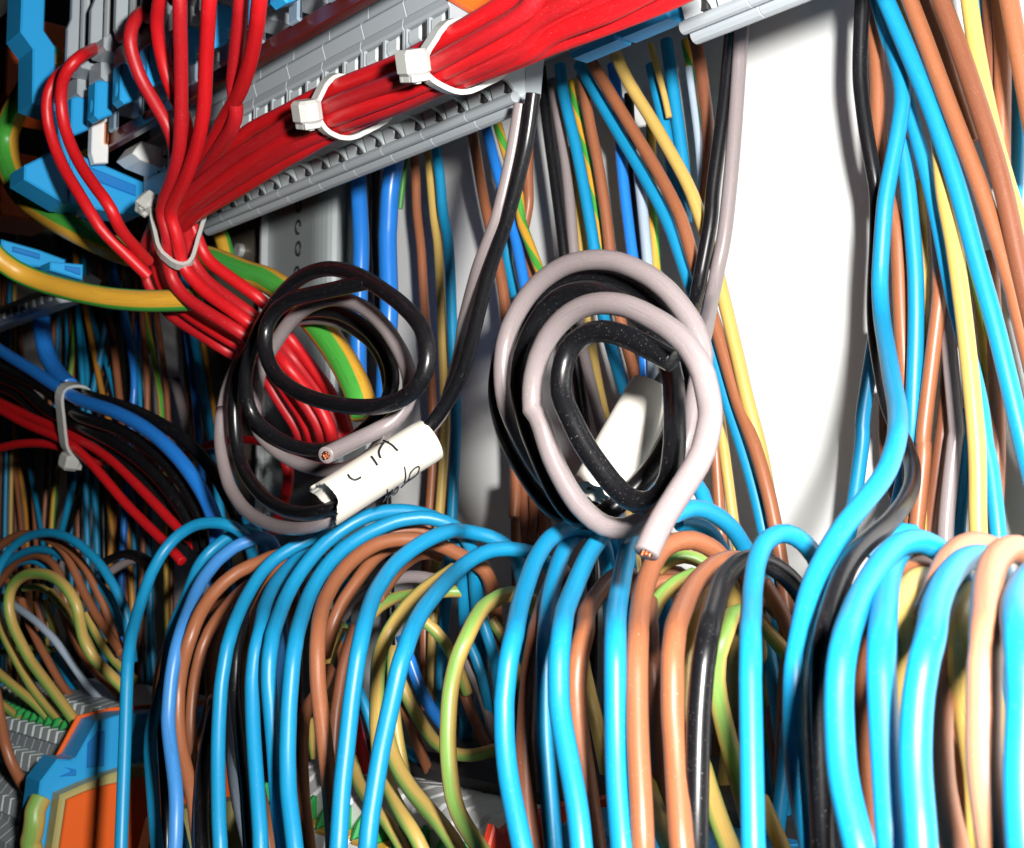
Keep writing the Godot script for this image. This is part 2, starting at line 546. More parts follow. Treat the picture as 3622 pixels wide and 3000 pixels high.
func build_left_end() -> void:
	var o := base("end_bracket", Vector3.ZERO)
	tag(o, "tall blue end bracket at the left end of the upper strip", "end bracket")
	var s := shell()
	slab(s, [[111.5, 66.5], [100, 61.6], [78, 61.6], [76, 63], [76.5, 72], [90, 75.2], [98, 76.8], [98.5, 88], [103.8, 90], [104, 106], [107.4, 110], [107.4, 134], [111, 134], [114, 126], [114, 108], [110.4, 104], [110, 88.6], [102.4, 87.4], [102.4, 78], [105, 75], [111.5, 70.5]], -88, -76, 0.5)
	mesh("body", shape(s), mats.blue_plastic, o)
	var rc := shell()
	slab(rc, [[96, 70.5], [96, 73.8], [79.5, 70.4], [79.5, 67.2]], -76.1, -75.2, 0.3)
	mesh("label_recess", shape(rc), mats.blue_dark, o)
	var rb := shell()
	brick(rb, -76.1, -75.4, 62.4, 76.0, 98.2, 99.2, 0.2)
	mesh("rib", shape(rb), mats.blue_plastic, o)
	var w := shell()
	slab(w, [[74, 72], [84, 74.0], [86.6, 75.5], [84, 79.5], [74, 78.5]], -73.5, -62, 0.4)
	tag(mesh("cover_piece", shape(w), mats.white_plastic), "white plastic piece lying over the foot of the blue bracket", "cover piece", "white plastic pieces beside the blue bracket")
	w = shell()
	slab(w, [[90, 74], [94, 73], [95, 76], [95, 92], [90, 92]], -73.5, -70.5, 0.3)
	tag(mesh("cover_piece", shape(w), mats.white_plastic), "upright white plastic piece just left of the lowest blue lever", "cover piece", "white plastic pieces beside the blue bracket")
	w = shell()
	slab(w, [[60, 118], [86, 118], [88, 121], [88, 150], [60, 150]], -190, -166, 0.6)
	tag(mesh("partition_plate", shape(w), mats.orange_plastic), "orange plate in the upper left corner behind the blue bracket", "partition plate", "orange plates left of the blue bracket")
	w = shell()
	slab(w, [[60, 84], [80, 84], [81, 86], [81, 106], [79, 108], [60, 108]], -215, -189, 0.6)
	tag(mesh("partition_plate", shape(w), mats.orange_plastic), "dim orange plate at the left edge beside the blue bracket", "partition plate", "orange plates left of the blue bracket")
	# the next row of terminals at the left edge
	var t := base("blue_terminal_block", Vector3.ZERO)
	tag(t, "flat blue terminal block at the left edge between the thick earth cables", "terminal block")
	s = shell()
	slab(s, [[90, 48.5], [101, 47.6], [109, 50.0], [109, 54.5], [98, 53.0], [90, 51.2]], -112, -100, 0.5)
	mesh("housing", shape(s), mats.blue_plastic, t)
	s = shell()
	slab(s, [[98, 50.0], [106, 51.2], [106, 52.8], [98, 51.6]], -100.1, -99.3, 0.3)
	mesh("label_recess", shape(s), mats.blue_dark, t)
	var t2 := base("blue_terminal_block", Vector3.ZERO)
	tag(t2, "blue terminal nose just above the level earth cable at the left", "terminal block")
	s = shell()
	slab(s, [[92.5, 41.5], [102, 43], [102, 45.5], [92.5, 46]], -88, -80, 0.4)
	mesh("housing", shape(s), mats.blue_plastic, t2)
	s = shell()
	slab(s, [[93.5, 42.6], [98, 43.6], [98, 44.8], [93.5, 44.8]], -80.1, -79.4, 0.2)
	mesh("label_recess", shape(s), mats.blue_dark, t2)
	var g := base("grey_terminal_block", Vector3.ZERO)
	tag(g, "dark grey ribbed terminal strip end at the left edge under the level earth cable", "terminal block")
	s = shell()
	slab(s, [[58, 57], [62, 50], [72, 47.5], [74, 48.5], [74, 52], [70, 56], [62, 59]], -260, -150, 0.4)
	mesh("housing", shape(s), mats.grey_plastic, g)
	for k in 14:
		s = shell()
		brick(s, -153 - 7.4 * k - 4.2, -153 - 7.4 * k, 48.4, 51.0, 72.5, 75.2, 0.3)
		mesh("rib", shape(s), mats.pale_plastic, g)


func build_lower_strips() -> void:
	# grey blocks at the lower left
	var W := 6.55
	var o := base("terminal_block", Vector3(-105.4 - W, 0, 0) * MM)
	tag(o, "", "terminal block", "grey terminal blocks of the lower left row")
	var s := shell()
	slab(s, [[30, -140], [97, -140], [95, -121], [90, -117.5], [88, -111], [84.5, -106.5], [82, -100.5], [79, -98.5], [77, -92.5], [73, -90], [69, -85], [60, -83], [30, -83]], 0.05, W - 0.05, 0.3)
	mesh("housing", shape(s), mats.grey_plastic, o)
	for q: Array in [[77.6, -94.6, 80.4, -91.0, 1.0], [82.6, -103.4, 86.2, -98.2, 0.6], [88.4, -115.6, 91.6, -110.8, 0.8], [69.5, -87.0, 72.4, -83.6, 1.4]]:
		var m := shell()
		slab(m, [[q[0] - 3, q[1]], [q[2] - 1.7, q[1]], [q[2] - 2.3, q[3]], [q[0] - 3, q[3]]], q[4], W - q[4], 0.15)
		mesh("marker_tag", shape(m), mats.pale_plastic, o)
	var gr := shell()
	slab(gr, [[70, -90.2], [76.4, -90.9], [75.2, -88.2], [70, -87.2]], 2.0, W - 2.4, 0.4)
	mesh("green_marker", shape(gr), mats.green_plastic, o)
	o.set_meta("label", "grey terminal block of the lower left row touching the blue one")
	for k in range(1, 15):
		dup(o, "terminal_block", Vector3(-105.4 - W * (k + 1), 0, 0) * MM, "grey lower-row terminal block, %s one leftwards after the one touching blue" % ORD[k - 1])
	# blue, green-yellow and orange at the end of the row
	s = shell()
	slab(s, [[30, -140], [92, -140], [88, -98], [80.5, -84.0], [70, -82.4], [30, -82.4]], -105.2, -104.2, 0.2)
	tag(mesh("partition_plate", shape(s), mats.orange_plastic), "thin orange plate between the grey row and the blue block at the lower left", "partition plate")
	var b := base("blue_terminal_block", Vector3.ZERO)
	tag(b, "blue terminal block at the lower left beside the orange plate", "terminal block")
	s = shell()
	slab(s, [[30, -145], [98, -145], [97, -120], [95.2, -100], [90.5, -94.2], [86.5, -94.8], [85, -94.2], [79.4, -84.6], [72, -83.2], [30, -84]], -104.1, -92.6, 0.5)
	mesh("housing", shape(s), mats.blue_plastic, b)
	s = shell()
	slab(s, [[85.2, -99.2], [85.2, -97.6], [88.5, -96.6], [86.3, -97.9], [89.8, -99.0]], -92.7, -91.9, 0.15)
	slab(s, [[82, -97.4], [82, -90.5], [79, -87.4], [77, -87.4], [77, -97.4]], -92.7, -91.9, 0.2)
	mesh("label_recess", shape(s), mats.blue_dark, b)
	var g := base("earth_terminal_block", Vector3.ZERO)
	tag(g, "green-yellow earth terminal block squeezed between blue block and orange plate", "terminal block")
	s = shell()
	slab(s, [[30, -145], [95, -145], [93.6, -118], [91.8, -103.2], [85.5, -101.2], [82.4, -100.4], [78.6, -99.2], [70, -97.5], [30, -97]], -92.5, -86.4, 0.6)
	mesh("housing", shape(s), mats.olive_plastic, g)
	var hp := PackedVector3Array([Vector3(-92.5, -104.6, 95.0), Vector3(-91.8, -107.5, 96.6), Vector3(-91.2, -110.5, 97.0), Vector3(-91.6, -113.5, 97.2), Vector3(-92.4, -116.2, 97.4), Vector3(-92.4, -119.5, 96.6)])
	for i in hp.size():
		hp[i] *= MM
	mesh("grip", tube(spline(hp, 0.0005), 0.0029, 22, 0.0, 0.3, true, true), mats.yg2, g)
	s = shell()
	slab(s, [[40, -145], [92.6, -145], [92.2, -119], [90.4, -104.4], [85.2, -102.8], [81.6, -102.0], [78.4, -101.6], [60, -100], [40, -100]], -86.3, -84.6, 0.3)
	tag(mesh("partition_plate", shape(s), mats.orange_plastic), "large orange plate at the lower left partly hidden by the leftmost blue loop", "partition plate")
	var e2 := base("earth_terminal_block", Vector3.ZERO)
	tag(e2, "second green-yellow earth terminal block, right of the leftmost blue loop", "terminal block")
	s = shell()
	slab(s, [[40, -145], [74, -145], [78, -116], [76, -108], [70, -106], [40, -105]], -66, -59, 0.6)
	mesh("housing", shape(s), mats.olive_plastic, e2)
	# earth blocks with green collars between the loops
	W = 7.5
	var p := base("earth_block", Vector3(64.5, 0, 0) * MM)
	tag(p, "white block with green collar between the loops, the one nearest the red plate", "terminal block", "white blocks with green collars under the loops")
	s = shell()
	slab(s, [[40, -145], [76, -145], [73, -112], [71, -100.6], [69.6, -99.6], [66, -99.2], [66, -94], [60, -90], [52, -89], [40, -91]], 0.45, W - 0.45, 0.6)
	mesh("housing", shape(s), mats.white_plastic, p)
	s = shell()
	slab(s, [[40, -140], [68, -140], [68, -104], [50, -92], [40, -92]], 0.02, 0.5, 0.1)
	mesh("joint", shape(s), mats.dark_plastic, p)
	s = shell()
	slab(s, [[65.9, -99.0], [70.6, -99.4], [69.0, -95.8], [66.8, -93.2], [65.9, -93.6]], 0.9, 2.6, 0.5)
	mesh("green_collar", shape(s), mats.green_plastic, p)
	s = shell()
	slab(s, [[66, -99.4], [71.0, -100.2], [71.2, -99.5], [66, -98.6]], 2.4, W - 0.8, 0.15)
	mesh("yellow_stripe", shape(s), mats.yellow_plastic, p)
	for k in range(1, 12):
		dup(p, "earth_block", Vector3(64.5 - W * k, 0, 0) * MM, "white green-collared block under the loops, %s one leftwards from the red plate" % ORD[k - 1])
	s = shell()
	slab(s, [[40, -140], [80, -140], [79, -96], [75.6, -86.8], [73.5, -88.4], [71, -87.2], [60, -85], [40, -85]], 83.0, 85.4, 0.4)
	tag(mesh("partition_plate", shape(s), mats.red_plastic), "red-orange plate standing between blue loops at the bottom", "partition plate")
	var bl := base("blue_terminal_block", Vector3(88, 0, 0) * MM)
	tag(bl, "blue terminal block deep under the loops, nearest the red-orange plate", "terminal block", "blue terminal blocks under the loops")
	s = shell()
	slab(s, [[30, -145], [70, -145], [68, -96], [62, -88], [52, -86], [30, -88]], 0, 11, 0.5)
	mesh("housing", shape(s), mats.blue_plastic, bl)
	for k in range(1, 6):
		dup(bl, "blue_terminal_block", Vector3(88 + 11.4 * k, 0, 0) * MM, "blue terminal block deep under the loops, %s one rightwards from the red-orange plate" % ORD[k - 1])
	# dull duct lid behind the lower row
	s = shell()
	slab(s, [[14, -80], [40, -84.5], [43, -88], [43, -112], [14, -112]], -60, 150, 0.5)
	tag(mesh("cable_duct", shape(s), mats.dark_plastic), "dark cable duct running level behind the lower white blocks", "cable duct")


func _ready() -> void:
	rng.seed = 20417
	var cam := Camera3D.new()
	cam.name = "camera"
	add_child(cam)
	cam.look_at_from_position(Vector3(0.282639,-0.035519,0.236122), Vector3(0.053472,-0.006720,0.044672), Vector3.UP)
	cam.fov = 35.6425
	cam.near = 0.005
	cam.far = 20.0
	cam.current = true
	var lens := CameraAttributesPhysical.new()
	lens.frustum_focal_length = 37.33
	lens.frustum_focus_distance = 0.27
	lens.frustum_near = 0.01
	lens.frustum_far = 20.0
	lens.exposure_aperture = 42.0
	cam.attributes = lens
	var env := Environment.new()
	env.background_mode = Environment.BG_COLOR
	env.background_color = Color(0.008, 0.008, 0.008)
	env.tonemap_mode = Environment.TONE_MAPPER_LINEAR
	env.tonemap_exposure = 1.0
	env.sdfgi_enabled = true
	env.ssao_enabled = true
	env.ssil_enabled = true
	var we := WorldEnvironment.new()
	we.name = "world_environment"
	we.environment = env
	add_child(we)
	# the flash of the camera, a little to the right of and above the lens
	var flash := SpotLight3D.new()
	flash.name = "camera_flash"
	add_child(flash)
	var right := cam.global_basis.x
	var up := cam.global_basis.y
	flash.global_position = cam.global_position + right * 0.043 + up * 0.036
	flash.look_at(flash.global_position - cam.global_basis.z + right * 0.07 - up * 0.01, Vector3.UP)
	flash.light_energy = 0.225
	flash.light_color = Color(1.0, 0.985, 0.965)
	flash.light_size = 0.01
	flash.spot_range = 5.0
	flash.spot_attenuation = 2.0
	flash.spot_angle = 75.0
	flash.spot_angle_attenuation = 1.0
	flash.shadow_enabled = true

	# insulation colours
	sheath("blue", [Color(0.007, 0.25, 0.48)], 0.4, 900)
	sheath("blue2", [Color(0.018, 0.2, 0.68)], 0.3, 300)
	sheath("blue3", [Color(0.05, 0.24, 0.6)], 0.4, 500)
	sheath("brown", [Color(0.3, 0.105, 0.048)], 0.4, 700)
	sheath("brown2", [Color(0.2, 0.07, 0.035)], 0.4, 700)
	sheath("brown3", [Color(0.42, 0.18, 0.1)], 0.4, 500)
	sheath("black", [Color(0.006, 0.006, 0.007)], 0.3, 1300)
	sheath("gray", [Color(0.25, 0.21, 0.215)], 0.34, 900)
	sheath("yg", [Color(0.62, 0.33, 0.035), Color(0.06, 0.34, 0.045)], 0.4, 500)
	sheath("yg2", [Color(0.5, 0.34, 0.095), Color(0.2, 0.36, 0.08)], 0.4, 500, 0.5, 9.0)
	sheath("yellow", [Color(0.54, 0.37, 0.1)], 0.4, 500)
	sheath("red", [Color(0.55, 0.008, 0.012)], 0.42, 1500)
	sheath("red2", [Color(0.44, 0.009, 0.014)], 0.46, 1900)
	sheath("pale", [Color(0.34, 0.42, 0.52)], 0.4, 500)
	sheath("orange", [Color(0.5, 0.22, 0.03)], 0.4, 400)
	sheath("green", [Color(0.05, 0.25, 0.04)], 0.4, 400)
	stuff("copper", lin(0.75, 0.32, 0.17), 0.35, 1.0)
	stuff("grey_plastic", lin(0.33, 0.37, 0.40), 0.4)
	stuff("pale_plastic", lin(0.48, 0.54, 0.56), 0.4)
	stuff("white_plastic", lin(0.72, 0.74, 0.74), 0.4)
	stuff("blue_plastic", lin(0.02, 0.31, 0.66), 0.38)
	stuff("blue_dark", lin(0.01, 0.17, 0.5), 0.42)
	stuff("orange_plastic", lin(0.72, 0.11, 0.012), 0.42)
	stuff("red_plastic", lin(0.6, 0.04, 0.012), 0.42)
	stuff("green_plastic", lin(0.02, 0.3, 0.07), 0.42)
	stuff("yellow_plastic", lin(0.7, 0.4, 0.06), 0.42)
	stuff("olive_plastic", lin(0.36, 0.33, 0.13), 0.42)
	stuff("dark_plastic", lin(0.03, 0.03, 0.032), 0.5)
	stuff("tab", lin(0.22, 0.3, 0.38), 0.3)
	stuff("bus_cover", lin(0.09, 0.012, 0.01), 0.22)
	stuff("nylon", lin(0.44, 0.45, 0.43), 0.34)
	stuff("sleeve", lin(0.76, 0.73, 0.65), 0.4)
	stuff("ink", lin(0.012, 0.015, 0.02), 0.5)
	stuff("zinc", lin(0.34, 0.38, 0.39), 0.42, 0.35)
	stuff("zinc_bright", lin(0.6, 0.63, 0.64), 0.3, 0.4)
	stuff("zinc_dull", lin(0.16, 0.14, 0.11), 0.5, 0.3)
	stuff("white_plate", lin(0.78, 0.8, 0.8), 0.35)

	# the mounting plate at the back of the cabinet
	var plate := BoxMesh.new()
	plate.size = Vector3(1.3, 0.9, 0.002)
	var bp := mesh("back_wall", plate, mats.white_plate)
	bp.position = Vector3(-0.25, 0.0, -0.001)
	tag(bp, "white painted mounting plate at the back of the cabinet", "", "", "structure")

	build_rails()
	build_upper_strip()
	build_left_end()
	build_lower_strips()

	zip_tie([-42,55.1,88.8,-41.5,53.8,89.3,-40.9,52.5,89.6,-40.2,51.1,89.7,-39.5,49.7,89.7,-38.8,48.3,89.7,-38,46.9,89.7,-37.3,45.5,89.7,-36.6,44.1,89.7,-35.8,42.8,89.5,-35.1,41.6,89,-34.2,40.6,88.2,-33.4,39.6,87.3,-32.7,39,86.3,-32.2,38.8,85.1,-32,39.3,84,-32.3,40.4,83.1,-32.7,41.7,82.4,-33.2,43.1,81.8,-33.7,44.5,81.2,-34.2,45.8,80.7,-34.7,47.2,80.1,-35.2,48.6,79.5,-35.7,49.9,78.9,-36.2,51.3,78.3,-36.6,52.7,77.7,-37.1,54,77.1,-37.7,55.4,76.6,-38.3,56.7,76.4,-39,57.9,76.7,-39.8,59.1,77.3,-40.6,60.1,78.1,-41.4,60.8,79.1,-41.9,61,80.3,-42.2,60.6,81.6,-42.4,60,83,-42.5,59.2,84.3,-42.5,58.4,85.7,-42.5,57.5,86.9,-42.3,56.4,87.9],Vector3(0.844,0.438,0.309),Vector3(-0.529,0.589,0.611),5.2,2.4,"zip tie gathering the fan of red wires above their bend")
	zip_tie([50.5,55.9,95.4,50.2,54.9,94.8,50,54.1,94,49.8,53.4,93.1,49.7,52.9,92,49.6,52.7,90.9,49.6,52.5,89.7,49.6,52.6,88.5,49.6,52.8,87.4,49.7,53.2,86.3,49.9,53.7,85.3,50.1,54.4,84.3,50.3,55,83.3,50.5,55.7,82.3,50.7,56.3,81.3,50.8,57,80.4,51,57.7,79.4,51.3,58.5,78.7,51.5,59.4,78.3,51.8,60.4,78.5,52.1,61.4,79,52.4,62.3,79.7,52.6,63.1,80.5,52.8,63.7,81.5,52.8,63.9,82.6,52.8,63.9,83.7,52.8,63.9,84.9,52.8,63.8,86.1,52.8,63.8,87.3,52.8,63.7,88.5,52.8,63.6,89.7,52.7,63.5,90.9,52.7,63.4,92,52.5,62.9,93,52.3,62.1,93.8,52,61.2,94.4,51.7,60.1,94.8,51.4,59,95.2,51.1,57.9,95.6,50.8,56.9,95.7],Vector3(0.961,-0.276,-0.000),Vector3(-0.094,-0.330,0.939),5.4,2.6,"zip tie on the red bundle nearer the fan, boxy head on the strip")
	zip_tie([90.1,54.6,96.7,89.8,53.6,96.5,89.7,52.9,95.7,89.6,52.4,94.6,89.5,52.1,93.4,89.4,51.9,92.1,89.4,51.7,90.9,89.4,51.6,89.6,89.4,51.7,88.3,89.5,52,87.1,89.6,52.4,86,89.8,53,84.9,89.9,53.7,83.8,90.1,54.4,82.7,90.3,55,81.7,90.4,55.7,80.6,90.6,56.4,79.6,90.8,57.2,78.8,91.1,58.3,78.4,91.3,59.4,78.5,91.6,60.5,78.9,91.9,61.6,79.5,92.1,62.6,80.1,92.3,63.5,80.9,92.4,64,82,92.5,64.1,83.2,92.5,64.1,84.4,92.4,64.1,85.7,92.4,64,87,92.4,63.9,88.2,92.3,63.6,89.5,92.2,63.2,90.6,92.1,62.7,91.8,91.9,62.1,92.9,91.7,61.2,93.7,91.4,60.2,94.4,91.2,59.1,94.9,90.9,58,95.5,90.6,56.9,96.1,90.4,55.8,96.5],Vector3(0.972,-0.236,0.006),Vector3(-0.087,-0.334,0.939),5.4,2.6,"zip tie on the red bundle nearest the blue connector")
	zip_tie([-165.2,-2.1,60.6,-165.7,-3.1,59.1,-166.1,-3.8,57.7,-166.3,-4.1,56.2,-166.3,-3.6,54.8,-166,-2.5,53.6,-165.7,-1.2,52.4,-165.4,0.2,51.4,-165,1.6,50.6,-164.5,3.1,50.3,-163.9,4.6,50.7,-163.4,6.1,51.4,-162.8,7.5,52.2,-162.2,9,53.1,-161.6,10.5,53.9,-161,11.9,54.8,-160.5,13.4,55.6,-159.9,14.8,56.4,-159.3,16.3,57.3,-158.7,17.7,58.1,-158.2,19.1,59.1,-157.7,20.1,60.2,-157.3,20.7,61.7,-157.1,20.8,63.4,-157,20.6,65.1,-157,20,66.7,-157.3,19,67.7,-157.7,17.6,68.1,-158.3,16,68,-158.9,14.4,67.6,-159.5,12.8,67.1,-160.1,11.2,66.6,-160.6,9.5,66.2,-161.2,7.9,65.7,-161.8,6.3,65.3,-162.4,4.7,64.8,-163,3.1,64.3,-163.6,1.5,63.8,-164.2,0.1,63,-164.7,-1.1,61.9],Vector3(0.942,-0.320,-0.098),Vector3(-0.313,-0.946,0.080),6.0,4.8,"greyish zip tie round the black, blue and red cables at the lower left")
	sleeve([33.8,-25,81,40,-10.2,58],5.2,[[36.6,-10.7,68.3,39,-11.3,69,40.6,-12,68.8,41.7,-12.9,68.5,42.1,-13.3,68.2],[37.8,-11.7,69.9,38.4,-11.4,69.3,39.3,-11.2,68.7],[38.5,-11.6,69.6,39,-12.5,70.7,39.6,-13.6,71.6,40.3,-14.5,71.9,40.8,-15,71.9],[39.2,-14.7,73.3,40.3,-15.7,73.2,41,-16.7,72.9],[38.4,-18.9,78.8,39,-19.5,78.8,39.6,-20,78.2,39.9,-19.9,77.4,40.1,-19.4,76.6],[42.8,-16.8,66.9,42.4,-17.9,66.4,41.7,-19,65.8,40.1,-20.1,65],[40,-19.6,63.8,42,-18.3,64.8,42.7,-17.1,64.1,42.9,-16.6,63.1,42.6,-16.9,62.7,41.3,-18,62.2,39.6,-19,62.3,39.2,-20.2,64,39,-21.3,65.1],[39.4,-21.1,66.2,38.6,-21.9,66.5,38.5,-23,67,38.8,-22.3,66.1,38.8,-21.1,65.6],[39.2,-21.8,67.5,38.3,-23,67.5,38.2,-23.9,68.3],[40.3,-21.9,69.7,38.1,-23,68.3,38,-24.1,68.8,38,-24.6,69.2]],"white plastic sleeve with handwriting under the small coil")
	sleeve([101.1,-25.8,64,105.9,-4.7,52],5.6,[[103.8,-24,68.6,104.4,-23.9,68.1,105.1,-24.2,67.7],[105.9,-25.9,66.9,106.2,-26.2,66.4]],"blank white plastic sleeve seen through the large coil")
	cable("cable","black",3.0,0.03,0,2,"black cable beside the bare white plate, ducking behind the bent blue cable","cables hanging right of the bare white plate",[133.1,87,18.7,132,75,18.7,130.5,61,18.1,130.7,53,17.7,131.5,45,17.3,132.1,39,16.6,132.1,35.1,15.9,131.5,27.1,15.3,130.8,17.1,15.5,130.7,11.1,15.7,131.2,5.1,15.9,133.1,-4.8,16.3,134.3,-8.6,16.6,136.3,-12,17.4,138.8,-14.9,18.8,142.2,-18.6,22,144.3,-20.5,24.8,147.4,-22.7,29.6,152.4,-25.1,38,160.4,-27.7,51.8,163.1,-28.9,57.1,165.5,-30.3,62.4,167.4,-32,67.9,168.8,-33.7,73.5,170.9,-36.5,80.8,173.5,-40.1,87.5,177.4,-44.9,95.5,178.1,-46.2,96.9,178.4,-47.8,98,178.4,-49.8,98.5,177.9,-57.7,98.5,178.5,-79.7,98.7])
	cable("cable","brown",3.2,0.03,0,2,"brown cable bowed out between the black cable and the bent blue cable","cables hanging right of the bare white plate",[127.9,88.9,9.5,128.4,74.6,9.7,129.1,60.3,10,129,50.2,10.1,130.3,38.1,10.2,132.3,30.3,10.2,133,26.3,10.2,133.2,10.2,10.1,133.6,-7.9,9.9,134.8,-24.1,11.1,134.5,-40.2,11.2,133.8,-56.3,11.2,131.9,-80.4,10.7,130.9,-92.5,10.5,129.7,-106.6,10.1])
	cable("cable","blue",3.2,0.03,0,2,"long blue cable with an S-bend crossing in front of the right-hand bundle","cables hanging right of the bare white plate",[128.8,89.6,12.3,130.5,81.8,12.2,132.1,76,12.6,133.4,72.2,13.4,138.6,58.8,17,140,53.1,18,139.9,47.2,19,138.1,33.7,21.2,137.4,27.7,21.6,136.4,17.8,21.7,136.7,13.9,22.3,137.2,12.1,23,138.6,8.9,24.8,140.4,6.2,27.1,146.5,-0.6,34.8,152.8,-6.7,43,159.2,-12.3,51.4,164.2,-16.6,58.9,165.9,-18.6,61.9,167.1,-21,64.8,168,-25,69.2,167.8,-32.4,78.7,168.2,-37.8,84.5,169.3,-41.9,88.7,171.8,-47.3,94,172.7,-50.6,96.1,172.9,-52.5,96.6,172.7,-58.5,96.6,173.1,-64.6,96.5,174.2,-70.5,96.4,176.7,-80.3,96.4])
	cable("cable","blue",3.4,0.03,0,2,"upper of two parallel blue cables slanting down to the right edge","cables hanging right of the bare white plate",[133.9,84.7,21.7,140.5,68,21.5,146.9,51.2,21.4,150,41.7,21.3,153.3,30.1,21.2,156.5,16.4,21,159.8,2.8,20.8,164.5,-20.8,20.2,169,-40.5,19.6,170.4,-46.5,19.9,172.5,-54.3,21.3,173,-58.3,21.7,173.1,-64.3,21.7,172.3,-80.2,21,171.2,-96.2,20.1])
	cable("cable","blue",3.0,0.03,0,2,"lower of two parallel blue cables, passing under the pale yellow cable","cables hanging right of the bare white plate",[129.3,90.2,15.2,134.5,69.3,15.2,138.5,54.2,14.8,144,32.8,15.1,148.3,11,15.5,151.3,-0.7,15.7,153,-8.5,15.8,154.1,-16.5,16.1,155,-20.4,16.3,156.7,-32.3,17.5,157.4,-44.3,18,157,-56.4,18.2,156.1,-70.4,17.9,155,-84.4,17.2,153.8,-100.5,16.4])
	cable("cable","blue",3.2,0.03,0,2,"straight blue cable hanging just right of the bowed brown cable","cables hanging right of the bare white plate",[136.1,45.6,12.6,136.9,37.7,12.4,137.8,21.7,12.1,137.8,13.7,12,137.4,5.7,11.9,136.5,-4.3,11.7,135.5,-12.2,11.3,133.1,-19.9,10.3,130.9,-27.7,10.1,128.3,-39.4,10.6,126.5,-51.3,11.3,125.9,-59.3,11.4,125.6,-69.3,11.4,125.7,-87.3,11.1,125.7,-107.3,10.6])
	cable("cable","yellow",3.2,0.03,0,2,"pale yellow cable hanging upright in the middle of the right-hand bundle","cables hanging right of the bare white plate",[135.2,85.9,15.6,139.7,68.4,15.9,145.7,51.3,17.3,147.3,45.6,17.8,149,31.6,19,151.3,19.8,19.8,153.3,3.8,20.3,155.1,-16.2,21,155.2,-30.3,21.5,155.6,-44.4,21.8,155.3,-60.5,21.6,154.3,-72.6,21,152.6,-86.6,19.9,150.9,-100.7,18.8])
	cable("cable","brown",3.2,0.03,0,2,"orange-brown cable slanting beside the upper parallel blue cable","cables hanging right of the bare white plate",[139.8,83.5,21.9,146.4,64.5,21.8,152,47.3,21.6,157.7,30.2,21.4,162.7,12.7,21.3,164.2,6.8,21.5,169.4,-17,22.1,171.6,-29.1,23.4,172.4,-35.1,23.9,172.7,-41,23.8,172.4,-47.1,23.1,170.8,-57.2,20.9,168.7,-71.5,19.1,166,-86.1,16.4,164.2,-96.6,14.7,164,-98.7,14.6])
	cable("cable","brown2",3.4,0.03,0,2,"dull dark brown cable slanting over the bright orange-brown one","cables hanging right of the bare white plate",[146.7,80.9,22,154.5,58,22,160.1,38.7,21.9,162.8,27,21.8,165.5,11.2,21.6,169.6,-8.7,22.2,171.1,-18.7,22.5,171.7,-28.7,21.9,171.7,-44.8,20.8,170,-61.1,18.9,167.8,-79.6,17.2,165.6,-98.2,15.2])
	cable("cable","brown",2.4,0.03,0,2,"thin brown cable glimpsed between two slanting brown cables at the top","cables hanging right of the bare white plate",[136.5,87.8,12,140.3,76.4,11.9,143.9,65,10.9,144.9,61.1,10.5,148.5,43.6,7.6])
	cable("cable","yellow",3.2,0.0,0.12,2,"yellow cable with green edge under the dull brown slanting cable","cables hanging right of the bare white plate",[154.2,79.8,19,156.4,57.9,18.9,158.8,42.1,18.7,160.9,32.3,18.6,167,9,18.4])
	cable("cable","blue",2.8,0.03,0,2,"short blue cable piece beside the yellow cable at the top","cables hanging right of the bare white plate",[152.4,83.7,9,152.5,70.7,8.9,152.2,59.9,8.2])
	cable("cable","brown",3.2,0.03,0,2,"upright orange-brown cable near the top corner beside the yellow cable","cables hanging right of the bare white plate",[157.7,77.2,12.4,157.9,64.8,12.3,157.8,56.6,12,156.1,33.9,10.8])
	cable("cable","brown",3.4,0.03,0,2,"orange-brown cable leaving the frame in the top corner","cables hanging right of the bare white plate",[163.3,75.4,22,166.4,53,22,169.7,30.6,22])
	cable("cable","blue",2.8,0.03,0,2,"short blue cable piece behind the upright orange-brown cable","cables hanging right of the bare white plate",[158.9,57.6,7.6,158.1,45.6,7.5,156.5,31.7,6.9,155.2,19.7,6.8])
	cable("cable","brown2",3.0,0.03,0,2,"shadowed brown cable behind the yellow cable at the top","cables hanging right of the bare white plate",[154.6,79.3,11,155.1,59.2,10.7,153.7,43.2,10.1])
	cable("cable","brown",3.0,0.03,0,2,"glossy copper-brown cable leaning left of the pale yellow cable","cables hanging right of the bare white plate",[139.6,35.3,8,140.9,27.4,8.6,142.1,19.6,10.1,142.4,15.7,10.9,142.3,11.7,11.3,138.7,-12.1,12,138.8,-17.5,12.6,136.2,-41.4,13.5,135.5,-63.6,13.9,133.8,-83.7,13.3,131.8,-105.7,12.5])
	cable("cable","brown2",2.8,0.03,0,2,"dark red-brown cable in shadow behind the copper-brown one","cables hanging right of the bare white plate",[140.9,11.2,4.3,140.3,-0.8,5.5,139.5,-8.9,5.8,137.3,-20.8,5.8,134.5,-32.7,5.1,133.4,-38.7,5,132.1,-46.7,5.4,130.7,-58.8,6.6,130,-74.9,7,129.7,-91.1,6.8,129.3,-107.3,6.5])
	cable("cable","gray",3.0,0.03,0,2,"grey cable behind the pale yellow cable","cables hanging right of the bare white plate",[139.9,31,5.4,140.7,21,6.6,143.4,3.1,9.8,144.7,-12.9,10.4,144.6,-14.3,10.8,142.6,-30.2,11.5,142.1,-42.2,11.7,142.3,-48.3,11.8,143.3,-58.2,12.3,143.3,-66.3,12.4,142.5,-76.3,12.2,141.1,-90.3,11.7,139.8,-104.3,11.3])
